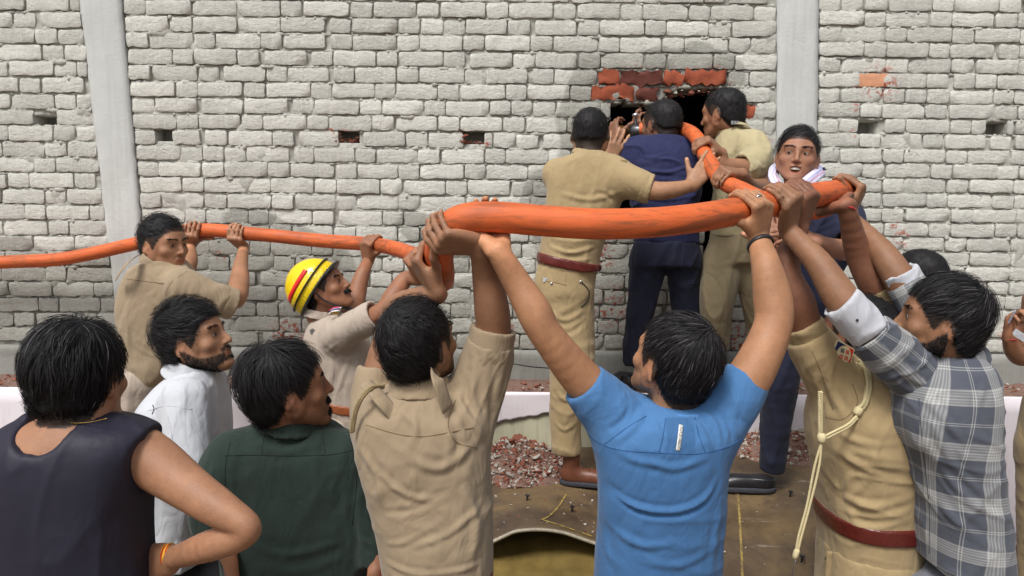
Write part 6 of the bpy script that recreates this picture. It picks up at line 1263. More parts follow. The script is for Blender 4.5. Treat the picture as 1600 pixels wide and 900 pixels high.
    for x in (-1, 1): m = MB(); m.tube(smooth_path([hf.T(.092 * x, .0, -.02), fr.T(.083 * x, .010, -.045), fr.T(.062 * x, .045, -.088), fr.T(.02 * x, .070, -.116), fr.T(0, .074, -.118)], 6), .0075, 8, True, .25, fr.Y); m.build("chin_strap", M_BLK_P, hm, True)
def person_wall():
    p = Person("policeman steadying the hose against the wall by the leaning left column", (-1.58, -.85, .28), (160, 112, 84)); D = 3.2
    T_ = [(232, 278, 402, D, .06), (208, 300, 420, D, .10), (190, 308, 448, D, .12), (187, 302, 490, D, .125), (194, 290, 535, D, .12), (198, 280, 575, D, .115), (192, 258, 604, D, .11)]
    p.beard = dict(kind='moustache', d=.35)
    p.head(256, 384, D, (.90, -.40, -.04), neck=P(252, 412, 3.22), sc=1.02); p.torso(T_)
    W1 = p.grip(P(370, 366, 3.72), (.1, -.5, -.85), (.1, .35, .95), False); arm(p, [(300, 450, 3.12, 22), (335, 462, 3.15, 20), (366, 466, 3.22, 17), (374, 440, 3.38, 15), (376, 415, 3.5, 11)], W1, .024)
    W2 = p.grip(P(300, 360, 3.74), (.1, -.6, -.8), (.1, .35, .95), True); arm(p, [(250, 440, 3.4, 20), (280, 430, 3.5, 16), (296, 410, 3.55, 12)], W2, .024)
    p.build(.0052)
    p.bounds([P(160, 390, D), P(380, 620, D), P(250, 500, 2.95), P(250, 500, 3.5)])
    p.garment("shirt", M_KH, [(stack(secs(T_), 2.4), 0), (chain(nodes([(288, 448, 3.10, 30), (320, 462, 3.12, 27), (352, 472, 3.16, 24)]), .03, True, hollow=.02), .04)], .0068,
        fold=[fold([(230, 470), (270, 500), (310, 480)], 3.05, .012, .008), fold([(200, 540), (240, 560), (290, 545)], 3.05, .012, .007), fold([(300, 440), (290, 480), (280, 520)], 3.05, .010, -.007), fold([(320, 450), (335, 465), (345, 485)], 3.0, .008, .005)], noise=[((.4, 0, 1), 3.5, 13, .008, None, 0)])
    sh = p.gar["shirt"][2]; c0, c1 = P(346, 470, 3.15), P(364, 476, 3.18); p.bounds([c0, c1]); p.garment("cuff", M_KH, [(cuff_prim(c0, c1, W(24, 3.17), .005, .80), 0)], .005, parent=sh)
    a0, a1 = P(250, 412, 3.2), P(254, 400, 3.19); p.bounds([a0, a1]); p.garment("collar", M_KH, [(collar_prim(a0, a1, .078, .066, .004), 0)], .005, parent=sh)
    p.seam("shirt", [(198, 436), (230, 440), (265, 444)], M_SEAM, .0013); p.seam("shirt", [(292, 424), (262, 450), (264, 500)], M_SEAM, .0013)
    m = MB(); m.tube(smooth_path([P(a, b, d) for a, b, d in ((214, 400, 3.10), (200, 410, 3.05), (190, 422, 3.04), (181, 436, 3.06))], 5), .016, 8, True, .14, (-.6, -.6, .5)); m.build("epaulette", M_KH, sh, True)
    z0 = .29; g = lambda px, d: np.array([P(px, 600, d)[0], d - 4, z0 + .07]); pr = [(chain([(P(212, 604, 3.15), .10), (P(208, 700, 3.15), .082), (g(204, 3.15), .062)], .02, True), .03), (chain([(P(240, 604, 3.28), .10), (P(238, 700, 3.28), .08), (g(236, 3.28), .062)], .02, True), .03)]
    p.bounds([P(160, 590, D), P(290, 700, D), np.array([-1.8, -1.1, .2]), np.array([-1.3, -.5, .2])]); p.garment("trousers", M_KH3, pr, .008, noise=[((.1, 0, 1), 3, 12, .006, None, 0)])
    for x, d in ((204, 3.15), (236, 3.28)): shoe(p.root, g(x, d) * np.array([1, 1, 0]) + np.array([-.04, 0, z0]), (.9, .3, 0), mat=M_BOOT, sole=M_SOLE, h=.008)
    make_hair(p.root, p.fr, 'short', .008, .020, .010, 3200, (.014, .030), .0016, .5, (0, .35, .2), (0, -.05), seed=21, gravity=-.1)
def person_reach():
    p = Person("policeman seen from behind standing on the metal sheet, one arm stretched along the opening", (.27, -.72, .70), (168, 122, 92)); D = 3.32
    T_ = [(905, 942, 236, D, .06), (874, 968, 250, D, .09), (857, 978, 275, D, .11), (854, 974, 305, D, .12), (850, 960, 340, D, .12), (846, 945, 375, D, .118), (842, 938, 400, D, .12), (838, 936, 422, D, .12)]
    p.head(923, 213, 3.38, (.25, .95, -.08), neck=P(918, 244, 3.36), neck_r=(.058, .062)); p.torso(T_)
    Wr = P(1080, 290, 3.22); arm(p, [(962, 276, 3.30, 20), (1000, 292, 3.22, 17), (1022, 298, 3.20, 14.5), (1050, 297, 3.20, 13)], Wr, .0255); p.hand(Wr, (.62, .1, .78), (.1, .95, -.3), False, curl=(8, 18, 12), thumb=(.6, .7, .1), spread=1.6)
    Wl = P(948, 254, 3.58); arm(p, [(872, 272, 3.36, 18), (900, 290, 3.55, 15), (925, 275, 3.6, 12)], Wl, .025); p.hand(Wl, (.45, .15, .88), (-.2, .95, 0), True, curl=(6, 12, 10), spread=1.5)
    p.build(.0056)
    p.bounds([P(820, 220, D), P(1040, 430, D), P(900, 300, 3.1), P(900, 300, 3.6)])
    p.garment("shirt", M_KH2, [(stack(secs(T_), 2.4), 0), (chain(nodes([(955, 272, 3.30, 28), (985, 285, 3.24, 25), (1012, 294, 3.22, 22)]), .03, True, hollow=.02), .04), (chain(nodes([(872, 272, 3.36, 25), (892, 288, 3.5, 22)]), .03, True), .03)], .0068,
        fold=[fold([(870, 300), (920, 312), (970, 300)], 3.2, .012, .005), fold([(848, 380), (890, 395), (935, 385)], 3.2, .010, .008), fold([(850, 365), (900, 372), (940, 360)], 3.2, .010, -.007), fold([(855, 400), (890, 408), (930, 405)], 3.2, .009, .006), fold([(960, 280), (985, 300), (1000, 310)], 3.15, .009, .006), fold([(930, 300), (955, 310), (965, 340)], 3.2, .010, -.006)], noise=[((1, 0, -.1), 3.5, 14, .006, P(890, 395, 3.25), .12), ((.2, 0, 1), 3, 12, .003, None, 0)])
    sh = p.gar["shirt"][2]; c0, c1 = P(1002, 292, 3.225), P(1018, 296, 3.215); p.bounds([c0, c1]); p.garment("cuff", M_KH2, [(cuff_prim(c0, c1, W(22.5, 3.22), .004, .80), 0)], .005, parent=sh)
    a0, a1 = P(920, 245, 3.34), P(922, 236, 3.34); p.bounds([a0, a1]); p.garment("collar", M_KH2, [(collar_prim(a0, a1, .074, .064, .004), 0)], .005, parent=sh)
    m = MB(); m.tube(smooth_path([P(a, b, d) for a, b, d in ((946, 250, 3.28), (958, 252, 3.25), (970, 256, 3.25), (980, 262, 3.27))], 5), .015, 8, True, .2, (0, -.4, .9)); m.build("epaulette", M_KH2, sh, True); m = MB(); m.box(P(974, 252, 3.235), (.03, .012, .008)); m.build("brass_bar", mat_plain("brass_bar", lin((190, 170, 120)), .3, .9), sh)
    TT = [(840, 934, 412, D, .12), (835, 930, 432, D, .125), (832, 928, 455, D, .13), (834, 926, 485, D, .12), (838, 924, 510, D, .11)]
    pr = [(stack(secs(TT), 2.3), 0), (chain(nodes([(882, 500, D, 43), (893, 560, 3.28, 36), (888, 620, 3.27, 29), (884, 660, 3.27, 25), (886, 708, 3.27, 23)]), .02, True), .04), (chain(nodes([(890, 480, 3.45, 36), (905, 540, 3.6, 25), (902, 575, 3.76, 19)]), .02, True), .03)]
    p.bounds([P(820, 410, D), P(960, 720, D), P(900, 560, 3.05), P(900, 560, 3.85)]); p.garment("trousers", M_KH2, pr, .0085, fold=[fold([(850, 480), (880, 500), (915, 485)], 3.2, .012, .007), fold([(855, 500), (885, 520), (920, 500)], 3.2, .012, -.006), fold([(870, 540), (890, 560), (915, 552)], 3.2, .012, .005), fold([(868, 610), (885, 625), (905, 615)], 3.2, .011, .006), fold([(866, 660), (882, 672), (902, 660)], 3.2, .010, .006)], noise=[((1, 0, .2), 4, 13, .005, None, 0)])
    tr = p.gar["trousers"][2]; p.bounds([P(820, 400, D), P(950, 440, D)]); p.garment("belt", M_BELT, [(stack(secs(T_), 2.4, .010), 0)], .005, inter=[(half(P(888, 405, D - .1), (.20, 0, 1)), .002), (half(P(888, 421, D - .1), (-.20, 0, -1)), .002)], it=2)
    p.seam("trousers", [(908, 440), (920, 455), (918, 470), (908, 480)], M_SEAMD, .003, "pocket_opening"); p.seam("trousers", [(855, 440), (870, 442), (885, 446)], M_SEAM, .0015)
    for pts in ([(847, 402), (843, 425)], [(912, 405), (906, 438)]):
        q = p.on("belt", pts, .003, 4)
        if len(q) > 2: m = MB(); m.tube(q, .008, 6, True, .2, (0, -1, 0)); m.build("belt_loop", M_KH2, tr, True)
    for a, b in ((862, 443), (907, 440)):
        q = p.on("trousers", [(a, b), (a + .2, b), (a + .4, b)], .002, 2)
        if len(q): m = MB(); m.lathe(q[0], (0, -1, .1), [(0, .0055), (.003, .0055), (.004, .003)], 10); m.build("button", M_STEEL, tr)
    q = p.on("trousers", [(853, 437), (856, 437), (859, 440)], .002, 3)
    if len(q) > 1: m = MB(); m.box(q[0], (.02, .004, .014), None, .002); m.build("paper_scrap", M_WSH, tr)
    s0 = P(880, 757, 3.27); s0[2] = float(sheet_z(s0[0] + .1, s0[1])) + .004; so_, T = shoe(p.root, s0 + np.array([-.015, 0, 0]), (1, -.12, 0), .29, M_BOOT, M_SOLE, .055, "ankle_boot", .0042)
    for i in range(5): m = MB(); c = T(0, .10 + i * .016, .100 - i * .012); m.tube(smooth_path([c + np.array([0, -.022, -.004]), c + np.array([0, 0, .003]), c + np.array([0, .022, -.004])], 4), .0016, 5); m.build("lace", M_SEAMD, so_, True)
    shoe(p.root, np.array([P(900, 590, 3.78)[0], -.24, Z_LEDGE]), (.2, 1, 0), .27, M_BOOT, M_SOLE, .05, "ankle_boot", .006)
    make_hair(p.root, p.fr, 'fade', .005, .008, .006, 3200, (.007, .014), .0011, .15, seed=23, grey=.08, h=.0042)
def person_navy():
    p = Person("man in a navy t-shirt and dark trousers leaning into the broken opening with the nozzle", (.72, -.2, Z_LEDGE), (130, 88, 66)); D = 3.6
    T_ = [(1010, 1062, 212, 3.66, .06), (985, 1082, 225, 3.64, .09), (978, 1094, 250, 3.62, .11), (984, 1094, 290, 3.6, .115), (988, 1092, 330, 3.6, .115), (990, 1092, 378, 3.62, .115)]
    p.head(1034, 197, 3.68, (-.55, .80, -.10), neck=P(1040, 222, 3.68), neck_r=(.060, .066), sc=1.02); p.torso(T_)
    Wl = P(962, 222, 3.80); arm(p, [(988, 245, 3.64, 18), (982, 268, 3.66, 16), (974, 256, 3.72, 12)], Wl, .025); p.hand(Wl, (-.15, .5, .85), (.6, .6, 0), True, curl=(30, 40, 30))
    Wr = P(1016, 214, 3.86); arm(p, [(1080, 245, 3.64, 18), (1070, 262, 3.8, 15), (1040, 240, 3.86, 12)], Wr, .025); p.hand(Wr, (-.6, .2, .6), (-.2, .3, .8), False, curl=(30, 40, 30)); p.build(.0056)
    p.bounds([P(960, 200, D), P(1110, 390, D), P(1040, 300, 3.4), P(1040, 300, 3.85)])
    p.garment("tee_shirt", M_NAVY2, [(stack(secs(T_), 2.4), 0), (chain(nodes([(995, 240, 3.63, 25), (984, 262, 3.64, 22), (980, 278, 3.68, 19)]), .03, True, hollow=.02), .04), (chain(nodes([(1080, 242, 3.63, 25), (1080, 262, 3.72, 21)]), .03, True), .03)], .006,
        fold=[fold([(990, 262), (1040, 270), (1090, 255)], 3.5, .010, .008), fold([(1000, 285), (1045, 292), (1090, 280)], 3.5, .010, -.007), fold([(1000, 305), (1040, 312), (1088, 305)], 3.5, .010, .007), fold([(998, 240), (1015, 246), (1050, 236)], 3.5, .009, .006)], noise=[((1, 0, -.1), 3.5, 13, .010, None, 0)])
    TT = [(992, 1092, 374, 3.62, .115), (988, 1092, 395, 3.62, .12), (986, 1092, 415, 3.62, .12)]
    pr = [(stack(secs(TT), 2.3), 0), (chain(nodes([(1014, 405, 3.62, 27), (1004, 470, 3.62, 23), (994, 525, 3.66, 19), (988, 568, 3.70, 16)]), .02, True), .03), (chain(nodes([(1066, 405, 3.62, 27), (1072, 470, 3.64, 23), (1074, 525, 3.66, 20), (1076, 572, 3.70, 17)]), .02, True), .03)]
    p.bounds([P(960, 370, D), P(1110, 600, D), P(1040, 500, 3.4), P(1040, 500, 3.85)]); p.garment("trousers", M_NVT, pr, .0085, noise=[((.3, 0, 1), 4, 12, .007, None, 0), ((1, 0, .1), 4, 18, .008, P(990, 555, 3.65), .06)])
    for a, b, c_ in (((985, 455), (998, 452), (1010, 455)), ((1072, 445), (1084, 443), (1092, 446))): p.seam("trousers", [a, b, c_], M_SEAMD, .0018, "pocket_flap")
    for px in (986, 1076): shoe(p.root, np.array([P(px, 580, 3.72)[0], -.26, Z_LEDGE]), (-.1, 1, 0), .25, M_BLS, M_SOLE, .0, "shoe", .006)
    make_hair(p.root, p.fr, 'fade', .004, .007, .005, 2800, (.006, .012), .0011, .15, seed=25, grey=.05, h=.0042)
def person_side():
    p = Person("policeman in pale khaki beside the opening gripping the rising hose, behind the raised arms", (1.05, -.2, Z_LEDGE), (150, 104, 78)); D = 3.62
    T_ = [(1128, 1164, 198, D, .06), (1120, 1180, 208, D, .09), (1114, 1192, 228, D, .11), (1112, 1198, 260, D, .12), (1116, 1201, 300, D, .12), (1114, 1198, 335, D, .12), (1112, 1194, 368, D, .12)]
    p.head(1130, 180, D, (-.72, .62, -.12), neck=P(1142, 208, 3.64)); p.torso(T_)
    W1 = p.grip(P(1095, 236, 3.36), (.45, -.85, .1), (-.62, -.1, .35), False); arm(p, [(1182, 235, 3.5, 19), (1174, 262, 3.42, 17), (1150, 262, 3.38, 14), (1128, 257, 3.37, 12.5)], W1, .025)
    W2 = p.grip(P(1132, 284, 3.1), (.35, -.5, .85), (-.8, -.35, .1), True, sc=.95); arm(p, [(1190, 250, 3.6, 18), (1188, 290, 3.45, 15), (1170, 290, 3.2, 12)], W2, .025)
    p.build(.0056)
    p.bounds([P(1090, 190, D), P(1220, 390, D), P(1150, 300, 3.3), P(1150, 300, 3.85)])
    p.garment("shirt", mat_cloth("pale_khaki_cloth", lin((176, 164, 128))), [(stack(secs(T_), 2.4), 0), (chain(nodes([(1176, 228, 3.52, 26), (1180, 250, 3.46, 25), (1166, 262, 3.42, 22)]), .03, True, hollow=.02), .035)], .006, fold=[fold([(1150, 240), (1170, 260), (1195, 262)], 3.4, .010, .008), fold([(1140, 275), (1165, 290), (1190, 285)], 3.4, .010, -.007)], noise=[((.4, 0, 1), 3.5, 13, .009, None, 0)])
    sh = p.gar["shirt"][2]; c0, c1 = P(1172, 264, 3.43), P(1156, 264, 3.40); p.bounds([c0, c1]); p.garment("cuff", bpy.data.materials["pale_khaki_cloth"], [(cuff_prim(c0, c1, W(23, 3.42), .006, .82), 0)], .0055, parent=sh, noise=[((1, 0, .2), 8, 20, .006, None, 0)])
    a0, a1 = P(1142, 206, 3.63), P(1138, 194, 3.62); p.bounds([a0, a1]); p.garment("collar", bpy.data.materials["pale_khaki_cloth"], [(collar_prim(a0, a1, .076, .064, .004), 0)], .005, parent=sh)
    m = MB(); m.tube(smooth_path([P(a, b, d) for a, b, d in ((1146, 194, 3.55), (1154, 192, 3.53), (1166, 195, 3.53), (1176, 204, 3.55))], 5), .016, 8, True, .18, (0, -.5, .9)); e = m.build("epaulette", bpy.data.materials["pale_khaki_cloth"], sh, True); m = MB(); [m.box(P(1144 + k * 4.5, 191.5 + k * .2, 3.525), (.011, .006, .016)) for k in range(3)]; m.build("silver_stars", M_STEEL, e)
    TT = [(1112, 1194, 362, D, .12), (1108, 1196, 385, D, .125), (1102, 1198, 410, D, .12)]; pr = [(stack(secs(TT), 2.3), 0), (chain(nodes([(1130, 410, D, 31), (1122, 455, 3.58, 29), (1118, 500, 3.6, 23), (1122, 545, 3.66, 17)]), .02, True), .03), (chain(nodes([(1172, 410, D, 30), (1182, 460, D, 26), (1186, 510, 3.66, 21), (1188, 560, 3.7, 17)]), .02, True), .03)]
    p.bounds([P(1080, 360, D), P(1220, 590, D), P(1150, 500, 3.4), P(1150, 500, 3.85)]); p.garment("trousers", mat_cloth("faded_khaki_trousers", lin((142, 128, 100))), pr, .0085, noise=[((.3, 0, 1), 4, 12, .008, None, 0)])
    for px in (1124, 1190): shoe(p.root, np.array([P(px, 580, 3.72)[0], -.26, Z_LEDGE]), (-.2, 1, 0), .26, M_BOOT, M_SOLE, .03, "shoe", .006)
    make_hair(p.root, p.fr, 'short', .007, .010, .008, 2800, (.010, .018), .0013, .3, seed=27, h=.0042)
def person_scarf():
    p = Person("open mouthed man in a navy t-shirt facing the camera by the right column", (1.12, -.95, .72), (158, 108, 84)); D = 3.1
    T_ = [(1228, 1272, 286, D, .06), (1212, 1304, 294, D, .09), (1204, 1326, 312, D, .11), (1206, 1334, 350, D, .12), (1212, 1326, 400, D, .115), (1214, 1302, 440, D, .115), (1212, 1296, 478, D, .12)]
    p.gaze = np.array([-.2, 0, .0]); p.head(1246, 246, D, (-.36, -.92, .05), (.10, 0, 1), neck=P(1250, 290, 3.12), mouth=.015, sc=.99, jaw=1.06); p.torso(T_)
    Wr = P(1276, 377, 2.74); arm(p, [(1316, 328, 3.05, 22), (1332, 362, 2.98, 19), (1330, 388, 2.86, 17), (1302, 388, 2.8, 15)], Wr, .025); p.hand(Wr, (-.85, .2, .25), (-.1, .6, -.6), True, curl=(15, 20, 20), thumb=(.45, .85, .0))
    Wq = P(1208, 392, 2.80); arm(p, [(1218, 330, 3.05, 20), (1206, 380, 2.96, 17), (1204, 405, 2.88, 14)], Wq, .025); p.hand(Wq, (-.1, .2, 1), (0, .9, .2), False, curl=(15, 20, 20)); p.build(.0034)
    p.bounds([P(1190, 270, D), P(1340, 500, D), P(1250, 400, 2.8), P(1250, 400, 3.3)])
    p.garment("tee_shirt", M_NAVY, [(stack(secs(T_), 2.4), 0), (chain(nodes([(1310, 324, 3.05, 27), (1324, 348, 3.0, 26), (1330, 372, 2.95, 24)]), .03, True, hollow=.02), .035), (chain(nodes([(1220, 326, 3.05, 25), (1208, 365, 2.98, 22)]), .03, True), .035)], .006, noise=[((.4, 0, 1), 3.5, 13, .009, None, 0)], fold=[fold([(1240, 340), (1280, 360), (1310, 345)], 2.95, .010, .007)])
    TT = [(1212, 1296, 462, D, .12), (1206, 1296, 490, D, .125), (1200, 1292, 520, D, .12)]; pr = [(stack(secs(TT), 2.3), 0), (chain(nodes([(1228, 515, 3.06, 32), (1222, 580, 3.02, 28), (1214, 650, 3.04, 24), (1206, 735, 3.06, 21)]), .02, True), .03), (chain(nodes([(1262, 515, 3.2, 30), (1240, 560, 3.4, 22), (1222, 585, 3.62, 18)]), .02, True), .03)]
    p.bounds([P(1180, 450, D), P(1320, 760, D), P(1230, 600, 2.85), P(1230, 600, 3.75)]); p.garment("trousers", M_NVT, pr, .0085, noise=[((.3, 0, 1), 3.5, 12, .009, None, 0), ((1, 0, .3), 4, 14, .008, P(1215, 560, 3.0), .1)])
    s0 = P(1210, 769, 3.05); s0[2] = float(sheet_z(s0[0] - .1, s0[1])) + .004; shoe(p.root, s0, (-1, .12, 0), .28, M_BLS, M_SOLE, -.02, "shoe", .0045)
    shoe(p.root, np.array([P(1222, 590, 3.78)[0], -.2, Z_LEDGE]), (-.3, 1, 0), .26, M_BLS, M_SOLE, .0, "shoe", .007)
    T = p.fr.T; m = MB(); 
    for k in range(8): a = (k - 3.5) * .0050; m.box(T(a, .0945 - abs(a) * .35, -.0555), (.0046, .004, .0080), p.fr.R)
    m.build("teeth", M_TEETH, p.root); sd = Sdf(); sd.u(ell(T(0, .086, -.060), (.020, .007, .011), p.fr.R)); V, F = sd.mesh(T(0, .086, -.06) - .03, T(0, .086, -.06) + .03, .003); mesh_obj("mouth_inside", V, F, mat_plain("dark_mouth", (.05, .012, .01), .5), p.root)
    make_hair(p.root, p.fr, 'short', .007, .016, .008, 3800, (.022, .040), .0013, .12, (.9, -.2, 0), (-.03, .02), seed=29, h=.0038, grey=.03)
    sc_ = empty("scarf", P(1245, 285, 3.05), "thin white and lilac scarf hanging round the neck of the man facing the camera", "scarf"); t = NT("white_striped_scarf"); a = t.attr("uvw"); sp = t.new("ShaderNodeSeparateXYZ"); t.link(a.outputs['Vector'], sp.inputs[0]); y = sp.outputs[1]; c = t.mix(t.math('LESS_THAN', t.math('ABSOLUTE', t.math('SUBTRACT', y, .70)), .025), lin((206, 204, 226)), lin((196, 150, 180))); c = t.mix(t.math('LESS_THAN', t.math('ABSOLUTE', t.math('SUBTRACT', y, .80)), .02), c, lin((170, 168, 214))); MS = t.fin(c, .9, t.bump(t.noise(t.coord(scale=(1, 1, 1)), 60, 4, .6), .006, .8))
    for pts in ([(1284, 268, 3.12), (1278, 272, 3.03), (1266, 281, 2.98), (1252, 292, 2.96), (1240, 304, 2.95), (1234, 330, 2.95)], [(1284, 266, 3.16), (1262, 258, 3.26), (1232, 258, 3.26), (1212, 264, 3.18), (1208, 275, 3.06), (1214, 288, 3.0), (1222, 306, 2.97)]):
        q = smooth_path([P(*w) for w in pts], 8); n = len(q); V, UV = [], []
        for i in range(n):
            tg = nrm(q[min(i + 1, n - 1)] - q[max(i - 1, 0)]); a_ = nrm(np.cross(tg, (0, -1, .3))); b_ = np.cross(tg, a_)
            for k in range(28):
                th = 2 * math.pi * k / 28; r = .018 * (1 + .22 * math.sin(th * 5 + i * .12) + .1 * math.sin(th * 9)); V.append(q[i] + r * (math.cos(th) * a_ * 1.15 + math.sin(th) * b_ * .55)); UV.append((i * .01, k / 28, 0))
        F = np.array([(i * 28 + k, i * 28 + (k + 1) % 28, (i + 1) * 28 + (k + 1) % 28, (i + 1) * 28 + k) for i in range(n - 1) for k in range(28)]); mesh_obj("scarf_fold", V, F, MS, sc_, True, attrs={'uvw': UV})
def person_edge():
    p = Person("person at the right edge holding folded papers, mostly outside the picture", (2.15, -.95, .0), (140, 96, 72)); D = 3.0
    T_ = [(1650, 1700, 420, D, .07), (1626, 1722, 440, D, .10), (1612, 1736, 480, D, .12), (1612, 1734, 560, D, .12), (1612, 1730, 640, D, .12)]
    p.head(1662, 375, D, (-.9, .3, -.1), neck=P(1664, 420, D)); p.torso(T_); Wp = P(1577, 528, 2.92); arm(p, [(1620, 470, D, 20), (1612, 540, D, 18), (1597, 556, 2.96, 16), (1584, 548, 2.94, 13)], Wp, .025); p.hand(Wp, (.0, -.1, 1), (.35, -.9, 0), False, curl=(55, 70, 50), thumb=(.75, .35, .5)); p.build(.007)
    p.bounds([P(1570, 400, D), P(1740, 660, D)]); p.garment("shirt", M_KH2, [(stack(secs(T_), 2.3), 0), (chain(nodes([(1638, 465, D, 27), (1626, 530, D, 23), (1612, 550, 2.98, 20)]), .03, True, hollow=.02), .03)], .008)
    g = np.array([P(1640, 800, D)[0], -1.0, .08]); pr = [(stack(secs([(1606, 1722, 625, D, .12), (1596, 1728, 680, D, .13), (1594, 1728, 720, D, .13)]), 2.3), 0), (chain([(P(1628, 700, D), W(36, D)), (P(1622, 800, D), W(30, D)), (P(1618, 880, D), W(26, D)), (P(1616, 880, D) * np.array([1, 1, 0]) + np.array([0, 0, .1]), .06)], .02, True), .03), (chain([(P(1690, 700, D), W(36, D)), (P(1692, 880, D), .075), (P(1692, 880, D) * np.array([1, 1, 0]) + np.array([0, 0, .1]), .06)], .02, True), .03)]
    p.bounds([P(1580, 600, D), P(1740, 720, D), P(1616, 880, D) * np.array([1, 1, 0]), P(1700, 880, D) * np.array([1, 1, 0])]); p.garment("trousers", M_KHT, pr, .009)
    for px in (1616, 1692): shoe(p.root, P(px, 880, D) * np.array([1, 1, 0]), (-.5, .8, 0), .27, M_BOOT, M_SOLE, .0, "shoe", .01)
    make_hair(p.root, p.fr, 'short', .007, .01, .008, 1200, (.012, .02), .0016, .3, seed=31, h=.005)
    m = MB(); c = P(1592, 524, 2.86); 
    for k in range(3): m.box(c + np.array([.01, -.003 * k, -.004 * k]), (.07, .0012, .022), np.array([[.85, 0, .5], [0, 1, 0], [-.5, 0, .85]]) @ np.array([[1, 0, 0], [0, math.cos(k * .1), -math.sin(k * .1)], [0, math.sin(k * .1), math.cos(k * .1)]]))
    tag(m.build("folded_papers", M_WSH), "folded white papers held in a fist at the right edge", "papers"); m = MB(); m.lathe(P(1576, 505, 2.88), (.35, -.1, 1), [(0, .004), (.05, .004), (.06, .0015)], 8); tag(m.build("pen", mat_plain("grey_pen", lin((150, 156, 170)), .3, .5)), "grey pen sticking up out of the fist at the right edge", "pen")
    V_, F_ = band_ring(Wp - np.array([0, 0, .004]), (0, 0, 1), .026, .005, .002, 20); mesh_obj("thread_bracelet", V_, F_, M_REDT, p.root, True)
PEOPLE = [person_vest, person_white, person_green, person_khaki_left, person_blue, person_khaki_right, person_plaid, person_bald, person_fire, person_wall, person_reach, person_navy, person_side, person_scarf, person_edge]
# ================================================================ PROPS
nz = empty("hose_nozzle", P(985, 205, 3.78), "brass and steel hose nozzle pointed into the dark opening", "nozzle"); A, B = P(958, 203, 3.86), P(1018, 207, 3.78); ax = B - A; L = np.linalg.norm(ax)
m = MB(); m.lathe(A, ax, [(0, .028), (.012, .030), (.014, .026), (L * .45, .025)], 20); m.build("brass_tip", mat_plain("old_brass", lin((150, 112, 52)), .35, .9), nz, True); MG = mat_plain("dark_gunmetal", (.08, .08, .085), .35, .8)
m = MB(); m.lathe(A + ax * .45, ax, [(0, .030), (.02, .038), (.06, .038), (.08, .030), (L * .55, .028)], 20); vb = m.build("valve_body", MG, nz, True); m = MB(); m.lathe(A + ax * .58 + np.array([0, 0, .035]), (0, 0, 1), [(0, .010), (.035, .009), (.038, .017), (.052, .017), (.055, .012)], 14); m.build("handle", M_STEEL, vb, True)
# curved metal sheet the men stand on
def front_edge(x): return np.interp(x, [-.6, -.02, .10, .22, .34, .55, .8, 1.2, 1.6], [-1.20, -1.20, -1.20, -1.20, -1.22, -1.4, -1.9, -2.1, -2.1])
nx, ny = 120, 70; V = []
for i in range(nx):
    x = -.55 + 2.0 * i / (nx - 1); e = float(front_edge(x))
    for j in range(ny): y = -.30 + (e + .30) * j / (ny - 1); V.append((x, y, float(sheet_z(np.array(x), np.array(y)))))
V = np.array(V); idx = np.arange(nx * ny).reshape(nx, ny); F = np.stack([idx[:-1, :-1], idx[:-1, 1:], idx[1:, 1:], idx[1:, :-1]], -1).reshape(-1, 4); n0 = len(V); V2 = V - np.array([0, 0, .012]); F2 = F[:, ::-1] + n0; rim = [[idx[i, -1], idx[i, -1] + n0, idx[i + 1, -1] + n0, idx[i + 1, -1]] for i in range(nx - 1)]
t = NT("rusty_brown_sheet"); w_ = t.coord('World'); n1 = t.noise(w_, 4, 6, .65, .5); n2 = t.noise(w_, 40, 5, .7); c = t.ramp(n1, [(.3, lin((66, 54, 44))), (.5, lin((92, 76, 58))), (.62, lin((116, 96, 68))), (.75, lin((78, 62, 50)))])
yl = t.noise(t.coord('World', scale=(1, 3, 1)), 1.6, 4, .6); c = t.mix(t.rng(yl, .5, .7, 0, .35), c, lin((138, 114, 72))); sc = t.noise(t.coord('World', scale=(3, 22, 22), rot=(0, 0, .5)), 1, 5, .75); c = t.mix(t.rng(sc, .62, .74, 0, .7), c, lin((190, 184, 172)))
sp_ = t.spots([]) if False else None; c = t.mix(t.rng(n2, .55, .75, 0, .4), c, lin((52, 44, 36))); M_SH = t.fin(c, t.rng(n1, .3, .7, .35, .65), t.bump(n2, .003, .5), Specular_IOR_Level=.45)
st = empty("bent_metal_sheet", (.5, -1.0, .7), "large bent brown metal sheet with yellow streaks and a curled front edge", "metal sheet"); mesh_obj("sheet", np.vstack([V, V2]), np.vstack([F, F2, np.array(rim)]), M_SH, st, True)
m = MB(); ex = np.linspace(-.5, .62, 60); m.tube(np.array([(x, float(front_edge(x)) - .004, float(sheet_z(np.array(x), np.array(float(front_edge(x))))) - .006) for x in ex]), .007, 8); m.build("worn_edge", mat_plain("scraped_edge", lin((168, 160, 142)), .6, .2, .6, 60, .4, .25), st, True)
t = NT("faded_yellow_paint"); n_ = t.noise(t.coord("World"), 45, 5, .7); M_YL = t.fin(t.mix(t.rng(n_, .42, .58, 0, 1), lin((112, 92, 62)), lin((168, 146, 72))), .7)
def paint(pts, w):
    m = MB(); q = smooth_path([(a, b, 0) for a, b in pts], 8); V = []; 
    for a, b, _ in q:
        r = P(a, b, 1.0) - CAM; s_ = 1.0
        for it in range(30): k = CAM + r * s_; s_ += (k[2] - float(sheet_z(np.array(k[0]), np.array(k[1]))) - .003) / -r[2] * .9
        V.append(CAM + r * s_)
    V = np.array(V); tg = np.gradient(V, axis=0); sd_ = np.cross(tg, (0, 0, 1)); sd_ /= np.linalg.norm(sd_, axis=1, keepdims=True); A_ = V + sd_ * w; B_ = V - sd_ * w; n = len(V); m.add(np.vstack([A_, B_, A_ - (0, 0, .004), B_ - (0, 0, .004)]), [(i, i + 1, n + i + 1, n + i) for i in range(n - 1)]); m.build("paint_line", M_YL, st, True)
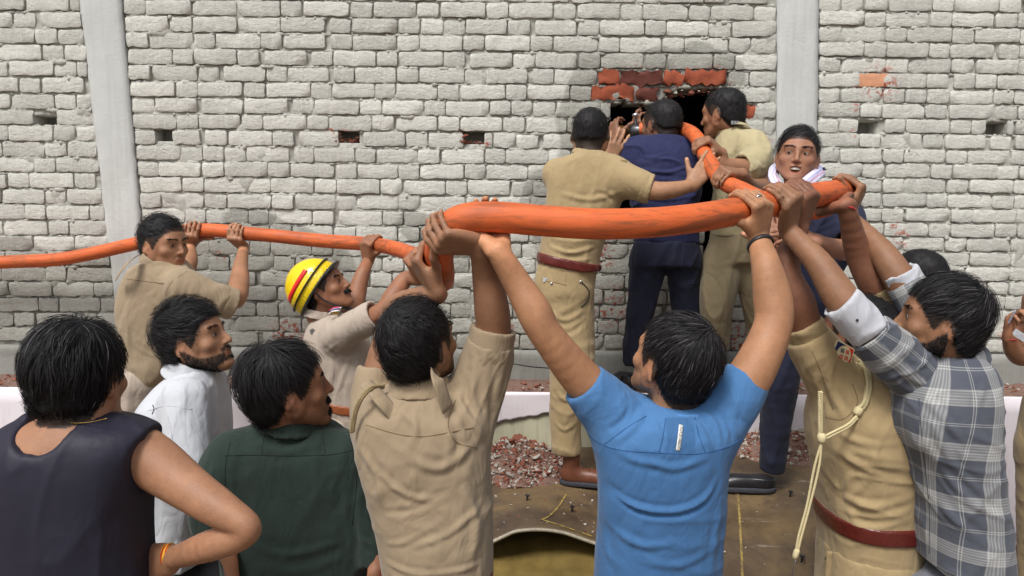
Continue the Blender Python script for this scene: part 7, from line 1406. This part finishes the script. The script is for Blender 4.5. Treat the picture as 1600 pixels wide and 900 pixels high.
for pts in ([(885, 772), (872, 792), (858, 806), (845, 812)], [(848, 812), (880, 822), (926, 838)], [(1152, 760), (1155, 800), (1158, 850), (1160, 900)]): paint(pts, .0045)
under = P(840, 900, 2.9); X, Y = np.meshgrid(np.linspace(-.5, .6, 40), np.linspace(-.5, -1.7, 40), indexing='ij'); Z = .60 + .22 * np.clip(Y + 1.15, -1, .1) - .03 * np.cos(X * 5) + .012 * fbm(np.stack([X * 6, Y * 6, X * 0], -1), 3) ; V = np.stack([X, Y, Z], -1).reshape(-1, 3); idx = np.arange(1600).reshape(40, 40); F = np.stack([idx[:-1, :-1], idx[:-1, 1:], idx[1:, 1:], idx[1:, :-1]], -1).reshape(-1, 4)
mesh_obj("lower_fold", V, F, mat_plain("olive_underside", lin((128, 108, 58)), .6, 0, .5, 14, .4, .3), st, True)
for px, py in ((823, 782), (893, 800), (1234, 776), (1252, 878), (1242, 868)):
    r = P(px, py, 1.0) - CAM; s_ = 2.6
    for it in range(40): k = CAM + r * s_; s_ += (k[2] - float(sheet_z(np.array(k[0]), np.array(k[1])))) / -r[2] * .9
    k = CAM + r * s_; m = MB(); m.lathe(k - np.array([0, 0, .01]), (.1, 0, 1), [(0, .004), (.03, .004), (.031, .010), (.036, .010)], 8); m.build("bolt", M_BLS, st)
# rubble piles
def pile(name, label, cx, cy, rx, ry, n, big, h, groundz):
    r = empty(name, (cx, cy, groundz), label, "rubble pile", kind='stuff')
    def place(rr, edge=1.0):
        a = rnd.uniform(0, 6.283); d = math.sqrt(rnd.random()) * edge; x = cx + rx * d * math.cos(a); y = cy + ry * d * math.sin(a); return np.array([x, min(y, LEDGE_Y - .03), float(sheet_z(np.array(x), np.array(y))) + h * (1 - d * d) * (.6 + .4 * rnd.random()) + rr * .3])
    debris("loose_rubble", n, lambda rr: place(rr), .004, .017, r, .52)
    X, Y = np.meshgrid(np.linspace(-1, 1, 36), np.linspace(-1, 1, 36), indexing='ij'); R2 = X * X + Y * Y; xx = cx + X * rx; yy = np.minimum(cy + Y * ry, LEDGE_Y - .02); Z = sheet_z(xx, yy) + h * np.clip(1 - R2, -.15, 1) * .8 + .012 * fbm(np.stack([xx * 25, yy * 25, X * 0], -1), 3); Vv = np.stack([xx, yy, Z], -1).reshape(-1, 3); idx = np.arange(36 * 36).reshape(36, 36); F = np.stack([idx[:-1, :-1], idx[1:, :-1], idx[1:, 1:], idx[:-1, 1:]], -1).reshape(-1, 4)
    mesh_obj("rubble_bed", Vv, F, M_DEB, r, True)
    for i in range(big):
        s_ = rnd.uniform(.014, .034); pz = place(s_, .9); red = rnd.random() < .6; o = bpy.data.objects.new("brick_chunk" if red else "mortar_chunk", rnd.choice(CH_R if red else CH_G)); o.location = Vector(pz - np.array([cx, cy, groundz])); o.scale = (s_, s_, s_); o.rotation_euler = (rnd.uniform(-.7, .7), rnd.uniform(-.7, .7), rnd.uniform(0, 6)); link(o, r)
g0 = float(sheet_z(np.array(.1), np.array(-.5)))
pile("rubble_pile", "heap of broken red brick and grey mortar left of the brown boot", P(812, 710, 3.42)[0], -.52, .26, .26, 2300, 60, .10, g0)
pile("rubble_pile", "low spread of crushed red brick right of the black shoe under the white wall", P(1230, 715, 3.5)[0], -.50, .34, .20, 2300, 34, .07, g0)
pile("rubble_pile", "brick rubble at the foot of the white wall near the right edge", P(1575, 860, 3.45)[0] - .02, -.55, .30, .22, 700, 26, .10, g0) if False else None
# broken bricks on the ground at the right edge
rr_ = empty("rubble_pile", P(1585, 880, 3.4) * np.array([1, 1, 0]), "broken red bricks on the ground at the lower right corner", "rubble pile", kind='stuff')
zr = P(1585, 860, 3.5)[2] - .05; debris("loose_rubble", 500, lambda r: np.array([rnd.uniform(1.95, 2.7), rnd.uniform(-.75, -.3), zr + rnd.uniform(0, .05)]), .008, .04, rr_, .7)
mb = MB(); mb.box((2.3, -.55, zr / 2 - .02), (1.0, .56, zr), jit=.01); mb.build("rubble_bed", M_DEB, rr_)
# thin black cable lying along the foot of the beam
for pts, lab in (([(780, 564, 3.9), (800, 568, 3.88), (830, 573, 3.88), (862, 576, 3.9), (900, 584, 3.86), (960, 590, 3.84)], "thin black cable lying along the foot of the wall in the middle"), ([(340, 604, 3.85), (352, 590, 3.9), (375, 582, 3.92), (420, 580, 3.92), (470, 590, 3.9)], "thin black cable curling at the foot of the wall on the left")):
    m = MB(); m.tube(smooth_path([P(*w) for w in pts], 8), .0035, 6); tag(m.build("cable", M_BLK_P, None, True), lab, "cable", "cables at the foot of the wall")

def onsheet(r):
    x = rnd.uniform(-.4, 1.3); y = rnd.uniform(float(front_edge(x)) + .03, -.45); return np.array([x, y, float(sheet_z(np.array(x), np.array(y))) + r * .3])
sd_ = debris("scattered_grit", 420, onsheet, .0025, .011, None, .5); tag(sd_, "grit and small brick fragments scattered over the brown metal sheet", "grit")
for fn in PEOPLE: fn()
